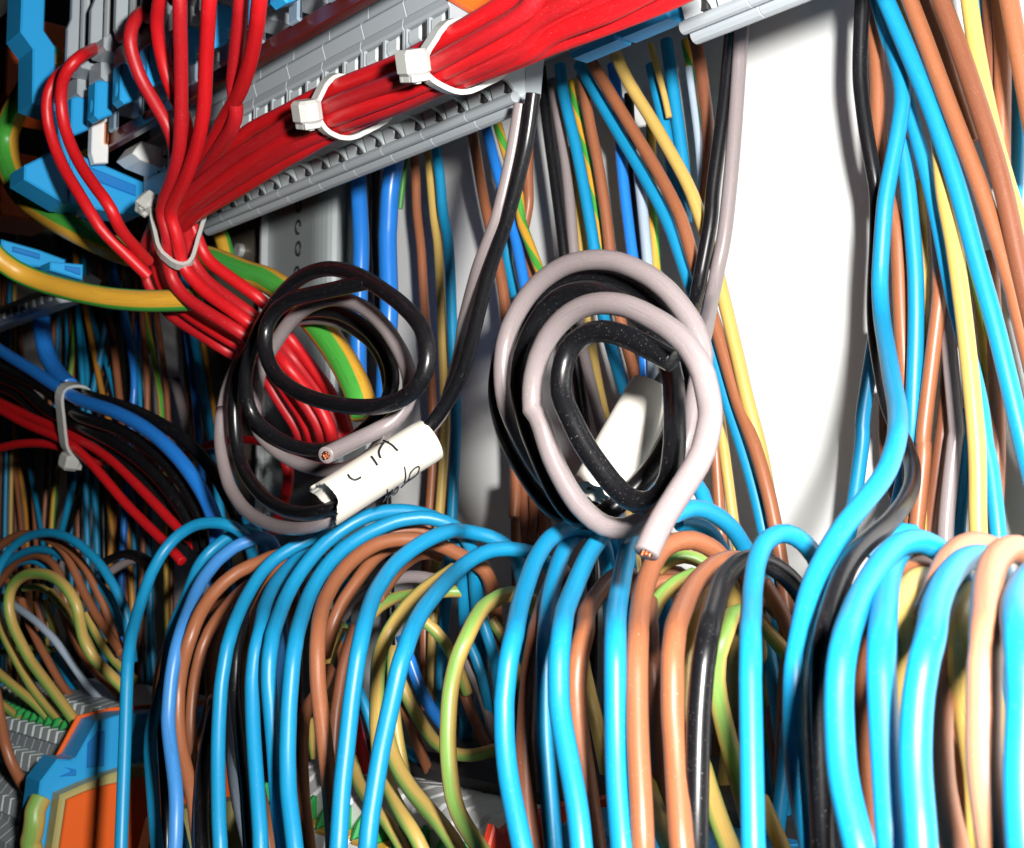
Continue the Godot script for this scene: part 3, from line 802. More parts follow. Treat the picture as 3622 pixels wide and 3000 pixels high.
	cable("cable","blue",2.8,0.03,0,2,"dark teal cable in the shade of the pale yellow cable","cables hanging right of the bare white plate",[144.7,-8.3,7,143.8,-18.4,7,141.2,-40.6,7,138.4,-64.9,7.4,137.5,-77.3,6.8,136.6,-91.7,6,135.3,-104.4,4.4,135.2,-106.4,4.4])
	cable("cable","blue",3.0,0.03,0,2,"blue cable nearest the bare white plate, below the black cable","cables hanging right of the bare white plate",[129.1,10,12.4,125.2,-7.9,12.4,124.7,-13.9,12.4,122,-27.9,12.4,119.2,-39.7,12.4,118.6,-43.8,12.5,118.5,-47.8,12.6,118.9,-58,13.1,118.9,-66.1,13.1,118.5,-86.4,12.6,117.8,-108.7,11.9])
	cable("cable","brown2",2.6,0.03,0,2,"brown cable mostly hidden behind the S-bent blue cable","cables hanging right of the bare white plate",[126,-2.2,6,126.1,-12.4,6.5,126.8,-18.4,6.9,129.3,-26.1,7.3,136.2,-43.2,8.4,139.1,-52.9,9.2,140.1,-58.9,9.6,140.1,-67,9.5,139.2,-77.2,9,138.1,-85.4,8.3,135.7,-100,6.5,135,-106.2,6.1])
	cable("cable","brown",3.0,0.03,0,2,"copper-brown cable with bright streak between two blue cables at the right","cables hanging right of the bare white plate",[150.5,21.5,6,151.7,9.6,7.7,152.1,3.7,8.3,151.9,-18.3,8.5,149.8,-38.3,8.6,147.7,-54.1,9.6,146.9,-62,9.8,145.2,-82,9.5,143.5,-103.9,9])
	cable("cable","yg",2.4,0.2,0,2,"thin yellow cable behind the blue slanting cables","cables hanging right of the bare white plate",[145,24,4.4,147.1,16.3,5.5,147.9,12.4,5.8,148.7,4.3,6,149,-3.7,5.9,147.7,-21.9,6,147,-42,7,146.3,-54.1,7.3,144.5,-78.3,7,143.6,-90.4,6.8,142.5,-104.5,6.6])
	cable("cable","yellow",2.4,0.03,0,2,"sliver of yellow cable behind the straight blue cable","cables hanging right of the bare white plate",[134.1,39.4,3.9,134.9,27.5,4.9,135.1,21.5,5.1,134.6,3.5,5.2,134.6,-8.5,5.9,134.2,-22.5,6.5,134.3,-32.6,7.3,133.8,-46.6,7.4,133.4,-62.6,7.4,132.8,-84.6,7.1,132.2,-106.6,6.8])
	cable("cable","black",3.2,0.03,0,2,"black cable of the twin pair hanging along the white plate to the large coil","cables hanging between the strip and the loops",[99,96.3,17.3,97.5,84.3,17.4,96.7,74.3,18,95.4,60.2,19.1,93.5,44.3,20.5,93,36.2,21.1,90.8,24.4,22.1,90.7,20.5,23.1,91,18.8,24,91.6,17.2,25.1,93.4,14.7,27.6,101.9,7.3,38.9,104.3,4,43.3,105.2,1.3,46.1,105.4,-0.1,47.5,105.1,-4.6,51.4])
	cable("cable","gray",3.2,0.03,0,2,"grey cable of the twin pair hanging along the white plate to the large coil","cables hanging between the strip and the loops",[102,95.1,17.7,100.1,79.2,17.9,99.5,65.3,18.9,98.8,49.3,20.2,97.5,33.4,21.5,96,25.6,22.2,95.7,21.7,23,95.9,19.9,23.8,96.4,18.2,24.9,98.1,15.6,27.4,105.7,9,37.4,107.6,6.7,40.2,109,4,42.8,109.4,2.5,44.1,109.3,-0.4,46.9,107.7,-5.8,52.7])
	cable("cable","yellow",3.0,0.03,0,2,"yellow cable slanting from under the blue connector to behind the twin pair","cables hanging between the strip and the loops",[62.8,84.1,20.5,67.3,75.2,20.1,74.8,63.3,19.4,82,51.2,18.8,84.8,45.8,18.5,86.3,42.1,18.3,90.8,28.7,17.6,95.8,9.2,16.9,98.5,-2.5,16.4,101.1,-14.1,15.3,103,-26,14.7])
	cable("cable","brown",3.0,0.03,0,2,"brown cable slanting beside the yellow one and past the white plate","cables hanging between the strip and the loops",[53.2,85.2,19.5,63.1,70.1,19,73.9,53.4,18.3,79.9,43,17.9,82.2,37.5,17.7,85.2,27.9,17.3,90.2,14.9,17,95.2,-0.3,16.7,96.7,-4.1,16.8,101.3,-13.4,17.4,104,-20.9,17.5,105.9,-28.7,17.3,107.6,-38.5,17.1,109.1,-50.4,16.8,110.9,-64.3,16.7,110.8,-70.3,16.8,109.8,-84.3,16.8,108.8,-96.3,16.2,107.7,-110.2,15.2])
	cable("cable","blue",3.0,0.03,0,2,"blue cable slanting left of the brown one under the blue connector","cables hanging between the strip and the loops",[46.1,86.6,16.5,57,69.6,16.2,68.1,52.8,16,75.3,40.6,15.8,80.7,27.5,15.6,86,14.4,15.4,92,-2.7,15.1,98.6,-21.7,14.7,103.3,-41.3,14.6,104.9,-51.2,14.9,105.5,-59.3,15,105.1,-75.4,14.8,103.9,-93.5,14.2,102.6,-111.6,13.6])
	cable("cable","brown",2.8,0.03,0,2,"brown cable hanging behind the grey ring of the large coil, upright","cables hanging between the strip and the loops",[44.8,84.7,14.5,47.2,72.8,14.2,50.3,59.1,13.8,52.5,45.3,13.4,54.1,31.3,13,56,21.5,12.6,58.1,13.8,12.3,61.2,4.2,12.1,65.4,-7.4,12.6,67.7,-15.2,13,70.2,-27,13.2,71.9,-38.9,13.3,72.8,-50.9,13.3,72.6,-63,13.2,71.7,-77,12.9,70.5,-91,12.7,69.3,-105,12.5,68.3,-118.9,12.3])
	cable("cable","yg",2.2,0.35,0,2,"thin green cable between the upright blue and brown cables","cables hanging between the strip and the loops",[38.1,85.8,11.5,39.8,77.8,11.5,43.3,65.9,11.5,45.2,57.9,11.5,48.3,41.7,11.5,50.3,27.4,11.5])
	cable("cable","blue",3.0,0.03,0,2,"upright blue cable seen above and inside the large coil","cables hanging between the strip and the loops",[37.9,89.2,15.5,39,81.3,15.4,44.1,63.9,15.3,49.2,42.3,15.2,51.5,28.4,15.2,53.3,20.6,15.2,55.9,12.9,15.2,63.7,-5.8,15.5,66.5,-13.4,15.7,70.4,-26.8,16.1,72.7,-38.6,16.1,73.9,-50.5,16,73.9,-62.5,15.8,73.1,-76.5,15.5,71.4,-96.4,15.1,69.6,-118.2,14.8])
	cable("cable","gray",2.8,0.03,0,2,"grey cable hanging behind the large coil next to the black one","cables hanging between the strip and the loops",[31.2,87.6,12.4,35.2,70,12.3,37,60.2,12.3,38.8,44.3,12.2,40.2,28.4,12.1,41,22.4,12.2,44.3,10.6,12.8,51.8,-12.2,12.7,54.6,-21.7,12.7,58.1,-35.3,13.1,60.2,-47.1,13.2,61,-57.1,13.3,61.1,-71.1,13.1,59.9,-95.1,12.6,59.2,-107,12.3,58.5,-121,12])
	cable("cable","yellow",2.6,0.03,0,2,"thin yellow cable beside the grey one behind the large coil","cables hanging between the strip and the loops",[35.8,68.9,9.5,37.4,57,9.5,39.5,43.2,9.5,41.3,25.2,9.5,42.8,15.3,9.5,46.2,1.7,9.5,51.7,-15.4,9.5,57.5,-34.6,10.1,59.3,-42.4,10.3,60.6,-50.3,10.5,61,-60.3,10.6,60.6,-72.3,10.5,58.3,-96.2,10.1,57,-108.1,9.8,55.7,-122,9.6])
	cable("cable","black",2.8,0.03,0,2,"black cable hanging from the strip end behind the large coil","cables hanging between the strip and the loops",[31.5,90.1,16.6,33.9,72.1,16.1,36.1,58.1,15.7,38.4,42.1,15.2,39.8,26,14.8,41.8,8.3,13.6,44.8,-9.7,13.3,46,-19.7,13.5,46.9,-31.8,13.8,47.3,-47.9,14.1,46.7,-64.1,14,45.7,-78.2,13.8,44.3,-94.2,13.4,43.1,-108.3,13.1,41.7,-124.4,12.8])
	cable("cable","blue2",2.8,0.03,0,2,"bright blue cable right of the upright brown one behind the coil top","cables hanging between the strip and the loops",[53,85.8,11.5,54.4,77.9,11.5,56.2,58,11.5,58.4,42.1,11.4,62.2,18.5,11.3,63,8.5,11.2,63.3,-5.4,10.6,63.8,-11.4,10.6,65,-21.4,10.9,67.3,-33.4,12.1,68.1,-41.3,12.4,68.5,-51.3,12.4,68.5,-65.4,12.1,68.2,-77.4,11.8,67.6,-91.5,11.4,67,-105.5,10.9,66.6,-119.6,10.5])
	cable("cable","black",2.4,0.03,0,2,"thin black cable between bright blue and pale grey cables","cables hanging between the strip and the loops",[54.7,78.6,7.5,55.6,62.4,7.5,56.6,46.1,7.5,58.7,30,7.5])
	cable("cable","pale",2.6,0.03,0,2,"pale grey-blue cable above the white sleeve of the large coil","cables hanging between the strip and the loops",[62.3,57,12.1,64.4,41,12.2,65.7,26.9,12.2,66.5,10.8,12.3,67,-5.3,12.4,66.7,-15.4,12.1,66.4,-23.4,12.3,65.2,-37.5,11.9,64.8,-51.7,12.3,64.4,-67.8,12.3,64,-79.9,12.2,63.6,-94.1,11.9,63.2,-106.1,11.7,62.7,-120.3,11.5])
	cable("cable","yg",2.4,0.15,0,2,"green and yellow striped cable right of the pale grey-blue one","cables hanging between the strip and the loops",[63.2,69.3,8.5,63.4,55.2,8.5,63.7,41.2,8.4,64.8,23.1,8.4,64.7,5,8.2,64.6,-13.1,8.2,65,-27.2,8.7,65.5,-41.3,9.2,66,-57.4,9.3,66.2,-71.5,9.2,66.4,-87.7,8.8,66.5,-103.8,8.4,66.7,-120,8])
	cable("cable","blue",3.0,0.03,0,2,"blue cable crossing behind the yellow slanting cable","cables hanging between the strip and the loops",[65.1,82.6,10,66.8,74.6,9.8,69.4,64.6,9.6,71.4,52.4,9.2,74.1,44.3,9.4,74.5,42.2,9.5,74.4,40.1,9.5,73.5,36.1,9.4])
	cable("cable","blue",3.0,0.03,0,2,"blue cable rightmost behind the yellow slanting cable","cables hanging between the strip and the loops",[69.5,87.6,9.4,71.6,73.1,9.1,73.7,56.6,8.6,74,50.4,8.3,73.6,42.2,7.7])
	cable("cable","brown2",3.0,0.03,0,2,"dark brown cable just left of the twin black and grey pair","cables hanging between the strip and the loops",[70.8,109.2,8.6,78,85.8,8.7,79.5,79.8,8.8,80.9,71.8,8.9,81.9,63.6,8.9,82.1,57.5,9,81.6,51.4,9.1,80.7,45.4,9.2])
	cable("cable","pale",1.8,0.03,0,2,"thin pale wire left of the dark brown cable","cables hanging between the strip and the loops",[75.2,79.6,7.8,78.1,59.2,7.8,79,42.7,7.8])
	cable("cable","yg",2.0,0.4,0,2,"thin olive green wire beside the pale wire","cables hanging between the strip and the loops",[72.6,87.5,6.1,76.7,65.7,6.1,78.2,49.7,6.1])
	cable("cable","yellow",1.6,0.03,0,2,"very thin yellow wire behind the blue connector","cables hanging between the strip and the loops",[68.1,86,13.5,71.6,73.3,12.8,73,66.9,12.5])
	cable("cable","gray",3.2,0.03,0,2,"grey cable of the twin pair running down to the marked sleeve","cables hanging between the strip and the loops",[76.8,58,61.7,73.5,46.3,61.7,70,36.9,61.8,67.9,33.5,61.6,63.6,29.2,60.7,59,25.7,59.1,48.1,18.6,53.7,45.1,16.4,52.1,42.6,13.6,50.6,40.5,10.3,49.7,38.9,6.6,49.7,38.5,4.7,50,38.3,0.8,51.2,38.4,-2.8,52.9,38.3,-4.5,54,37.9,-7.5,56.6,38,-10.2,59.6])
	cable("cable","black",3.2,0.03,0,2,"black cable of the twin pair running down to the marked sleeve","cables hanging between the strip and the loops",[81.8,58.7,62.6,79.6,50.9,62.2,77.2,45.4,61.8,71.1,34.8,60.8,64.1,24.8,59.9,55.4,8.9,58.5,52,3.9,58,47.9,-0.6,57.8,43.8,-5,58.5,41.5,-8,60.1,39.7,-10.8,62.3])
	cable("cable","brown",3.0,0.03,0,2,"brown cable hanging left of the large coil, deep behind","cables hanging between the strip and the loops",[-2.4,87,13.5,2.9,65.4,13.5,6.4,53.8,13.5,10.3,42.4,13.5,11.9,36.6,13.5,13.4,28.6,13.5,16.6,4.7,13.5,17.8,-13.4,13.5,18,-37.6,13.5,20.2,-57.6,14,20.5,-67.7,14.1,19.4,-85.8,13.9,17.2,-107.9,13.3,15.1,-129.9,12.8])
	cable("cable","blue2",3.0,0.03,0,2,"bright blue cable passing behind the twin pair left of the large coil","cables hanging between the strip and the loops",[3.7,85,13.5,9.7,67.4,13.2,15,54,12.9,19.5,38.2,12.7,21.4,30.2,12.5])
	cable("cable","blue",3.0,0.03,0,2,"darker blue cable below the bright blue one left of the coil","cables hanging between the strip and the loops",[5.3,64.9,8.5,7.7,59.3,8.5,8.7,55.3,8.5,8.8,53.3,8.5,8.3,45.2,8.5,9.1,41.2,8.5,11.7,33.6,8.5])
	cable("cable","yg",2.6,0.25,0,2,"striped cable green on one side crossing behind the twin pair","cables hanging between the strip and the loops",[9.1,85.7,14.5,14.2,72.2,14.2,19.1,60.9,14,19.7,59,14,20.2,52.8,13.8,20.7,50.9,13.8,28,36.2,13.5])
	cable("cable","brown",2.8,0.03,0,2,"brown cable behind the striped cable left of the large coil","cables hanging between the strip and the loops",[19.5,72.6,10.5,19,68.6,10.3,19,58.4,10,18.6,56.4,9.9,16.6,50.7,9.7,16.2,48.7,9.6,16.2,46.6,9.6,17.3,42.8,9.5,20.7,35.4,9.5])
	cable("cable","blue2",5.0,0.03,0,2,"thick bright blue cable beside the zinc rail","cables hanging between the strip and the loops",[-50.9,83.4,19.5,-49.1,58.8,18.8,-50.2,42.4,18.4,-51.4,26.1,17.9,-51,11.7,17.5])
	cable("cable","blue2",5.5,0.03,0,2,"thick bright blue cable second from the zinc rail","cables hanging between the strip and the loops",[-28.6,80.1,20.5,-31.7,70.5,20.2,-33,60.5,19.9,-33.4,54.5,19.8,-33.1,38.4,19.3,-33.3,32.3,19.2,-35.4,16.3,18.7,-36,8.3,18.5])
	cable("cable","brown",2.8,0.03,0,2,"brown cable leftmost of the three hanging between the coils","cables hanging between the strip and the loops",[-35.2,88,9.5,-33.8,76,9.5,-33.1,66,9.5,-30.9,54.1,9.5,-29.1,38.1,9.5,-27.4,26.1,9.5,-25.3,12.2,9.5,-24.3,2.2,9.5,-24.4,-9.9,9.5,-25.5,-21.9,9.5,-27,-35.9,9.5,-27.3,-45.9,9.7,-26.6,-64,10.4,-25.9,-78.1,10.5,-25.3,-92.2,10.4,-24.5,-108.3,10.1,-23.9,-122.4,9.8,-23.2,-138.5,9.5])
	cable("cable","yellow",2.8,0.03,0,2,"yellow cable between brown and blue cables hanging between the coils","cables hanging between the strip and the loops",[-25.3,87.2,11.5,-21.9,63.2,11.5,-19.5,51.4,11.5,-17.6,27.3,11.5,-15.9,3.1,11.5,-16.3,-7,11.5,-17.8,-21,11.5,-19.7,-37,11.5,-20.4,-47.1,11.7,-20.6,-61.2,12.1,-20.6,-77.3,12.3,-20.8,-91.4,12.2,-20.9,-107.5,11.9,-21.1,-121.6,11.6,-21.3,-137.7,11.3])
	cable("cable","blue",3.0,0.03,0,2,"blue cable rightmost of the three hanging between the coils","cables hanging between the strip and the loops",[-20.6,85.8,12.5,-17.6,72.1,12.5,-16.1,62.1,12.5,-13.1,50.4,12.5,-11.3,26.4,12.5,-9.4,2.3,12.5,-9.4,-3.7,12.5,-10.4,-17.7,12.5,-12.5,-41.8,12.5,-14.4,-59.8,13,-15,-69.8,13.2,-15,-89.9,13,-14.5,-112,12.5,-14,-136.1,12])
	cable("cable","black",2.6,0.03,0,2,"black cable between the two thick bright blue cables","cables hanging between the strip and the loops",[-58.1,87.4,7.5,-58,73.3,7.5,-58.3,63.3,7.5,-58,59.3,7.5,-56.2,41.3,7.5,-54.3,21.2,7.5,-51.4,-0.7,8,-48.6,-22.6,8.5,-46.5,-46.6,8.8,-45.8,-60.7,8.8,-45.4,-76.8,8.7,-45.1,-92.9,8.5,-44.9,-108.9,8.3,-44.7,-125,8.2,-44.4,-143.1,8])
	cable("cable","green",1.8,0.03,0,2,"green wire beside the thick blue cable under the strip","cables hanging between the strip and the loops",[-37.6,84.2,10.5,-40.6,68.1,10.5])
	cable("cable","brown",2.6,0.03,0,2,"copper-brown cable seen just right of the large coil, under the yellow one","cables hanging between the strip and the loops",[84.1,15.5,13.2,85.5,-0.7,12.9,85.8,-16.9,11.9,87.1,-39.2,12,87.2,-49.4,12.5,86.9,-59.5,12.9,86.2,-71.7,13,84.4,-93.9,12.6,82.4,-116.1,12])
	cable("cable","yellow",2.4,0.03,0,2,"thin pale yellow cable right of the large coil, inside the slanting brown one","cables hanging between the strip and the loops",[83,13.9,11.1,85.1,-0.1,10.9,87.9,-14.2,11.6,89.9,-28.1,11.5,91.9,-42,11.6,91.7,-58,12.3,91.7,-68.1,12.4,92,-90.1,11.9,92.4,-114.1,11.2])
	cable("earth_cable","yg",7.4,0.0,0.29,2,"thick green-yellow earth cable looping under the blue end bracket and behind the small coil","thick earth cables",[-97,111.9,98,-110.3,107.2,98,-123.6,102.7,97.9,-127.4,101.2,97.8,-130.8,99.1,97.7,-132.2,97.7,97.6,-133.3,96,97.6,-133.8,94.1,97.5,-133.9,92.1,97.4,-133.6,90.1,97.3,-132.1,86.4,97.2,-131,84.6,97.1,-128.6,81.5,97,-125.7,78.7,96.9,-120.9,75,96.8,-115.8,71.8,96.6,-110.5,68.9,96.5,-99.6,63.8,96,-92.4,60.4,95.2,-87,57.8,94.1,-83.6,56.1,92.9,-82,55.2,92.1,-77.5,52.5,89.1,-73.1,50.1,85.8,-70.3,48.8,83.2,-69.1,48.4,81.6,-68.5,48.2,79.7,-68.4,48.3,77.7,-68.9,48.6,75.8,-71.2,49.9,70.4,-71.8,50.4,68.5,-72,50.8,66.6,-71.2,50.9,64.7,-69.7,50.7,63.4,-68,50.3,62.6,-66.1,49.8,62,-62.3,48.6,61.1,-56.7,46.6,60.3,-45.6,42.2,59.2,-38,39.7,58.2,-34.3,38.2,57.9,-27.2,34.5,57.5,-18.8,29,57.1,-12.3,24.1,56.8,-7.7,20.2,56.5,-3.3,16.1,56.2,0.8,11.7,55.9,3.3,8.6,55.7,5.6,5.3,55.5,7.5,1.8,55.3,8.8,-2,55])
	cable("earth_cable","yg",6.0,0.0,0.03,2,"thick green-yellow earth cable running level from the left edge into shadow","thick earth cables",[-118.2,66.9,118,-103.9,59.2,118.2,-95.1,54.1,118,-90.1,50.7,117.4,-88.7,49.4,116.9,-87.4,48,116.2,-86.7,46.5,115,-86.6,45.2,113.5,-86.5,43.2,110,-86,42.3,108.2,-85.1,41.5,106.6,-83.9,40.7,105.2,-80.9,39.3,102.9,-77.6,38.1,101,-70.7,35.9,97.3,-63.9,34.1,93.6,-58.7,33,90.7,-50,31.8,85.7,-39.7,31.3,79.5])
	cable("earth_cable","yg",5.0,0.0,0.5,2,"yellow side of an earth cable behind the red bundle","thick earth cables",[-112.8,80,40,-102.6,70.1,40,-99.8,67.2,40,-97.3,64,40,-95.3,60.4,40,-94.5,58.6,40,-92.9,52.7,40])
	cable("red_wire","red",3.15,0.03,0,2,"left of two red wires curving down past the blue connectors","red wires along the upper terminal strip",[-68.9,101.2,98,-62.2,96.6,104.2,-58.1,93.6,107.5,-55.5,91.3,109.8,-54.4,90.1,110.9,-53.6,88.5,112,-53.4,86.8,113,-54,84.9,113.5,-54.8,83,113.6,-55.6,81.1,113.4,-56.2,79.2,113,-56.5,77.3,112.6,-56.6,75.3,112,-55.9,71.4,111,-55.3,69.5,110.5,-53.7,65.9,109.5,-51.6,62.5,108.6,-47.1,56,106.6,-45.2,52.6,105.3,-44.5,50.9,104.4,-44.1,49.2,103.4,-43.5,46.1,100.8,-42.1,36.8,90])
	cable("red_wire","red",3.15,0.03,0,2,"right of two red wires curving down past the blue connectors","red wires along the upper terminal strip",[-59,103.6,96,-54.9,100.8,99.6,-52.1,99,101.9,-41.8,92.5,109.2,-40.5,91.4,110.4,-39.5,90.1,111.6,-39.5,88.6,112.9,-40.8,87.2,113.6,-42.4,86,113.8,-44,84.8,113.8,-45.4,83.3,113.5,-46.5,81.7,113.2,-47.4,79.9,112.7,-47.8,78,112.3,-48,76,111.8,-47.8,74,111.4,-47.4,72.1,110.9,-46.7,70.2,110.5,-44.9,66.7,109.7,-41.3,61.9,108.7,-35.8,56,107.3,-33.1,53.1,106.4,-32.1,51.5,105.8,-31.7,49.8,104.8,-32.4,48.3,103.7,-33.6,47.2,102.4,-36.2,45.7,99.7,-38.8,44.6,96.8,-46.8,41.9,88])
	cable("red_wire","red2",3.35,0.03,0,2,"red wire with the lowest hook at the grey terminals","red wires along the upper terminal strip",[0.1,100.3,92,-11.7,103,91.7,-19.6,104.6,91.9,-23.5,105.1,92.6,-25.3,105,93.4,-26.6,104.6,94.9,-26.3,103.6,96.6,-25.3,102.6,98,-22.9,100.7,100.5,-17.6,96.5,104.9,-15.3,94,107,-14.4,92.5,107.9,-13.8,90.7,108.7,-13.6,88.7,109,-13.8,86.8,108.9,-14.3,84.9,108.2,-15.2,81.5,106.4,-15.4,78,104.3,-13.9,69.5,99.2,-14,67.8,98.2,-14.5,66.1,97.1,-15.3,64.6,96.2,-16.4,63.2,95.3,-17.8,62,94.5,-19.3,60.9,93.8,-22.7,59.2,92.5,-26.3,57.8,91.4,-32.1,56.2,89.8,-47.7,52.1,86.2,-53.5,50.3,84.9,-57.1,48.7,84.1,-58.8,47.8,83.6,-60.3,46.7,83.1,-61.7,45.4,82.5,-62.8,43.9,81.8,-63.5,42.2,81.1,-63.7,40.3,80.4,-63.5,38.5,79.6,-62.9,36.7,78.9,-62.1,35,78.2,-60.9,33.5,77.5,-58.2,30.8,76.2,-55,28.5,75.1,-46.6,23.6,72.2,-43.3,21.7,70.9,-41.9,20.6,70,-40.6,19.6,68.8,-39.8,18.6,67.3,-39.8,17.9,65.4,-40.4,17.6,63.5,-42.4,17.5,60.1,-44.5,16.8,56.7,-45.4,16.1,55.1,-46.1,15,53.6,-46.6,13.6,52.2,-46.8,12.1,50.9,-46.5,8.7,48.8,-44.4,2,44.9,-44.1,0.3,43.8,-44.1,-1.4,42.8,-44.5,-3.1,41.8,-45.8,-6.5,40])
	cable("red_wire","red",3.35,0.03,0,2,"red wire bowing left from the frame top, second of the fan","red wires along the upper terminal strip",[16.1,103.1,111.6,13.2,97.8,111.7,12.1,96.1,111.7,10.8,94.6,111.6,9.3,93.3,111.3,6.1,91.2,110.6,1.1,88.5,108.9,-0.4,87.4,108.2,-2.8,84.8,106.6,-4.7,81.7,104.8,-5.9,78.4,103,-6.3,74.9,101.2,-5.9,69.5,98.4,-6.4,67.8,97.5,-7.4,66.3,96.7,-8.7,65.1,96,-12,63.2,94.7,-17.4,60.9,93,-25.1,58.4,90.7,-38.5,54.3,87.3,-42.2,53,86.4,-45.8,51.4,85.4,-49,49.5,84.5,-52,47.2,83.5,-53.3,45.8,82.9,-54.5,44.3,82.3,-55.2,42.6,81.6,-55.6,40.7,80.9,-55.5,38.9,80.2,-55,37.1,79.5,-54.1,35.4,78.8,-51.7,32.5,77.6,-50.3,31.2,77,-47.2,29,75.9,-42.3,26,74.3,-37.3,23.1,72.5,-34.3,21.2,70.8,-33.1,20.2,69.5,-32.6,19.3,67.8,-32.9,18.7,65.9,-33.6,18.3,64.1,-36.5,17,59,-37.3,16.3,57.4,-38,15.3,55.8,-38.3,14,54.3,-38.4,12.5,53,-38.2,10.9,51.8,-37.2,7.5,49.9,-35.3,2.5,47.1,-34.9,0.7,46.2,-34.8,-1,45.2,-35,-2.8,44.3,-35.6,-4.5,43.4,-37,-7.8,41.7])
	cable("red_wire","red2",3.35,0.03,0,2,"straight red wire of the fan, third from the left","red wires along the upper terminal strip",[19,102.2,112.5,19.7,96.2,112.6,19.8,92.3,112.4,19.5,90.3,112.2,18.9,88.4,111.9,18.1,86.7,111.4,17,85.1,110.8,14.3,82.4,109.4,7.3,76,105.6,-0.9,68.1,101.4,-5.2,64.2,99.4,-8.3,61.9,98.1,-11.6,59.8,97,-15.1,58,96,-18.8,56.5,95,-26.5,53.9,93.2,-28.4,53.1,92.6,-30.2,52.1,92,-31.4,50.7,91.3,-32.3,47.1,89.7,-33.1,45.4,88.9,-36.9,41.3,87,-37.9,39.8,86.3,-38.6,38.1,85.5,-38.8,36.3,84.7,-38.3,34.5,83.8,-37.4,32.9,83,-36.2,31.5,82.3,-33.2,29.1,80.9,-26.7,25.1,78.3,-23.5,23.1,76.7,-22.1,22,75.7,-20.9,21,74.5,-20.3,19.9,72.9,-20.4,19,71.1,-21.1,18.3,69.4,-24.3,16.5,64.3,-26.4,14.9,60.9,-27.1,13.8,59.3,-27.4,12.4,57.7,-27.4,10.9,56.3,-27,9.3,55.1,-24.6,2.8,51.1,-24.2,1.1,50.1,-23.9,-0.6,49,-24,-2.4,48,-24.5,-4.1,47.1,-25.2,-5.7,46.1,-27,-8.9,44.4])
	cable("red_wire","red",3.35,0.03,0,2,"straight red wire of the fan, fourth from the left","red wires along the upper terminal strip",[35.1,96.2,112,34.9,90.1,112.2,34.6,88.1,112.1,34.1,86.2,112,33.3,84.4,111.7,32.2,82.7,111.2,30.9,81.4,110.7,29.4,80.1,110,20.1,73.7,105.7,11.2,66.8,101.5,8.1,64.7,100.3,4.8,62.7,99.1,-0.5,60.2,97.4,-7.7,57.3,95.5,-13.2,55.5,94.2,-24.7,52.4,91.7,-26.5,51.7,91.2,-28.1,50.7,90.6,-29.1,49.2,89.8,-29.8,45.6,88.1,-32.6,40.9,85.5,-33.1,39.2,84.6,-32.9,37.5,83.6,-32.2,35.9,82.6,-29.9,33.1,80.9,-27.3,30.6,79.2,-21.6,26.1,75.7,-20.4,25,74.7,-19.3,23.8,73.5,-18.6,22.7,72.1,-18.6,21.5,70.4,-19.2,20.6,68.7,-20.2,19.8,67,-23.5,17.5,62.4,-24.4,16.6,60.9,-25,15.6,59.4,-25.2,14.3,57.9,-24.9,12.8,56.6,-24.3,11.3,55.4,-22.5,8.1,53.5,-19.9,3.3,51,-19.2,1.6,50.1,-18.8,-0.2,49.3,-18.7,-2,48.4,-19,-3.8,47.5,-19.6,-5.5,46.7,-21.1,-8.9,45.1])
	cable("red_wire","red2",3.35,0.03,0,2,"red wire of the fan squeezed under its right neighbour","red wires along the upper terminal strip",[45.7,92.9,110,45.5,88.8,110.1,44.9,84.9,110.1,44.3,83,109.9,43.3,81.3,109.5,41.9,79.9,108.9,40.4,78.7,108.2,37.2,76.9,106.7,25.4,71.4,101.4,22.1,69.7,99.9,20.7,68.7,99.1,17.1,64.8,96.5,15.6,63.9,95.8,12,62.7,94.6,8.2,62,93.6,-7.5,60.1,90,-25.7,57.9,85.9,-31.6,56.8,84.5,-33.6,56.2,83.9,-35.4,55.4,83.3,-37,54.3,82.6,-38.3,52.9,81.8,-42.5,46.8,78.4,-43.5,45.2,77.6,-43.9,43.5,76.7,-43.7,41.7,75.7,-43,40.1,74.8,-42,38.5,74,-39.4,35.8,72.4,-33.7,31.2,69.1,-31.1,28.9,67.1,-30.1,27.7,65.8,-29.6,26.5,64.3,-29.6,25.4,62.6,-30.1,24.4,60.9,-31.4,22.4,57.6,-31.9,21.2,55.9,-32.2,19.9,54.3,-32.2,18.5,52.8,-31.8,17,51.5,-31.1,15.5,50.5,-30.2,13.9,49.6,-26.3,7.7,46.7,-24.5,4.4,45.4,-23.1,0.8,44,-22.7,-1.1,43.4,-22.6,-3,42.7,-22.8,-4.9,42.1,-23.8,-8.5,40.8])
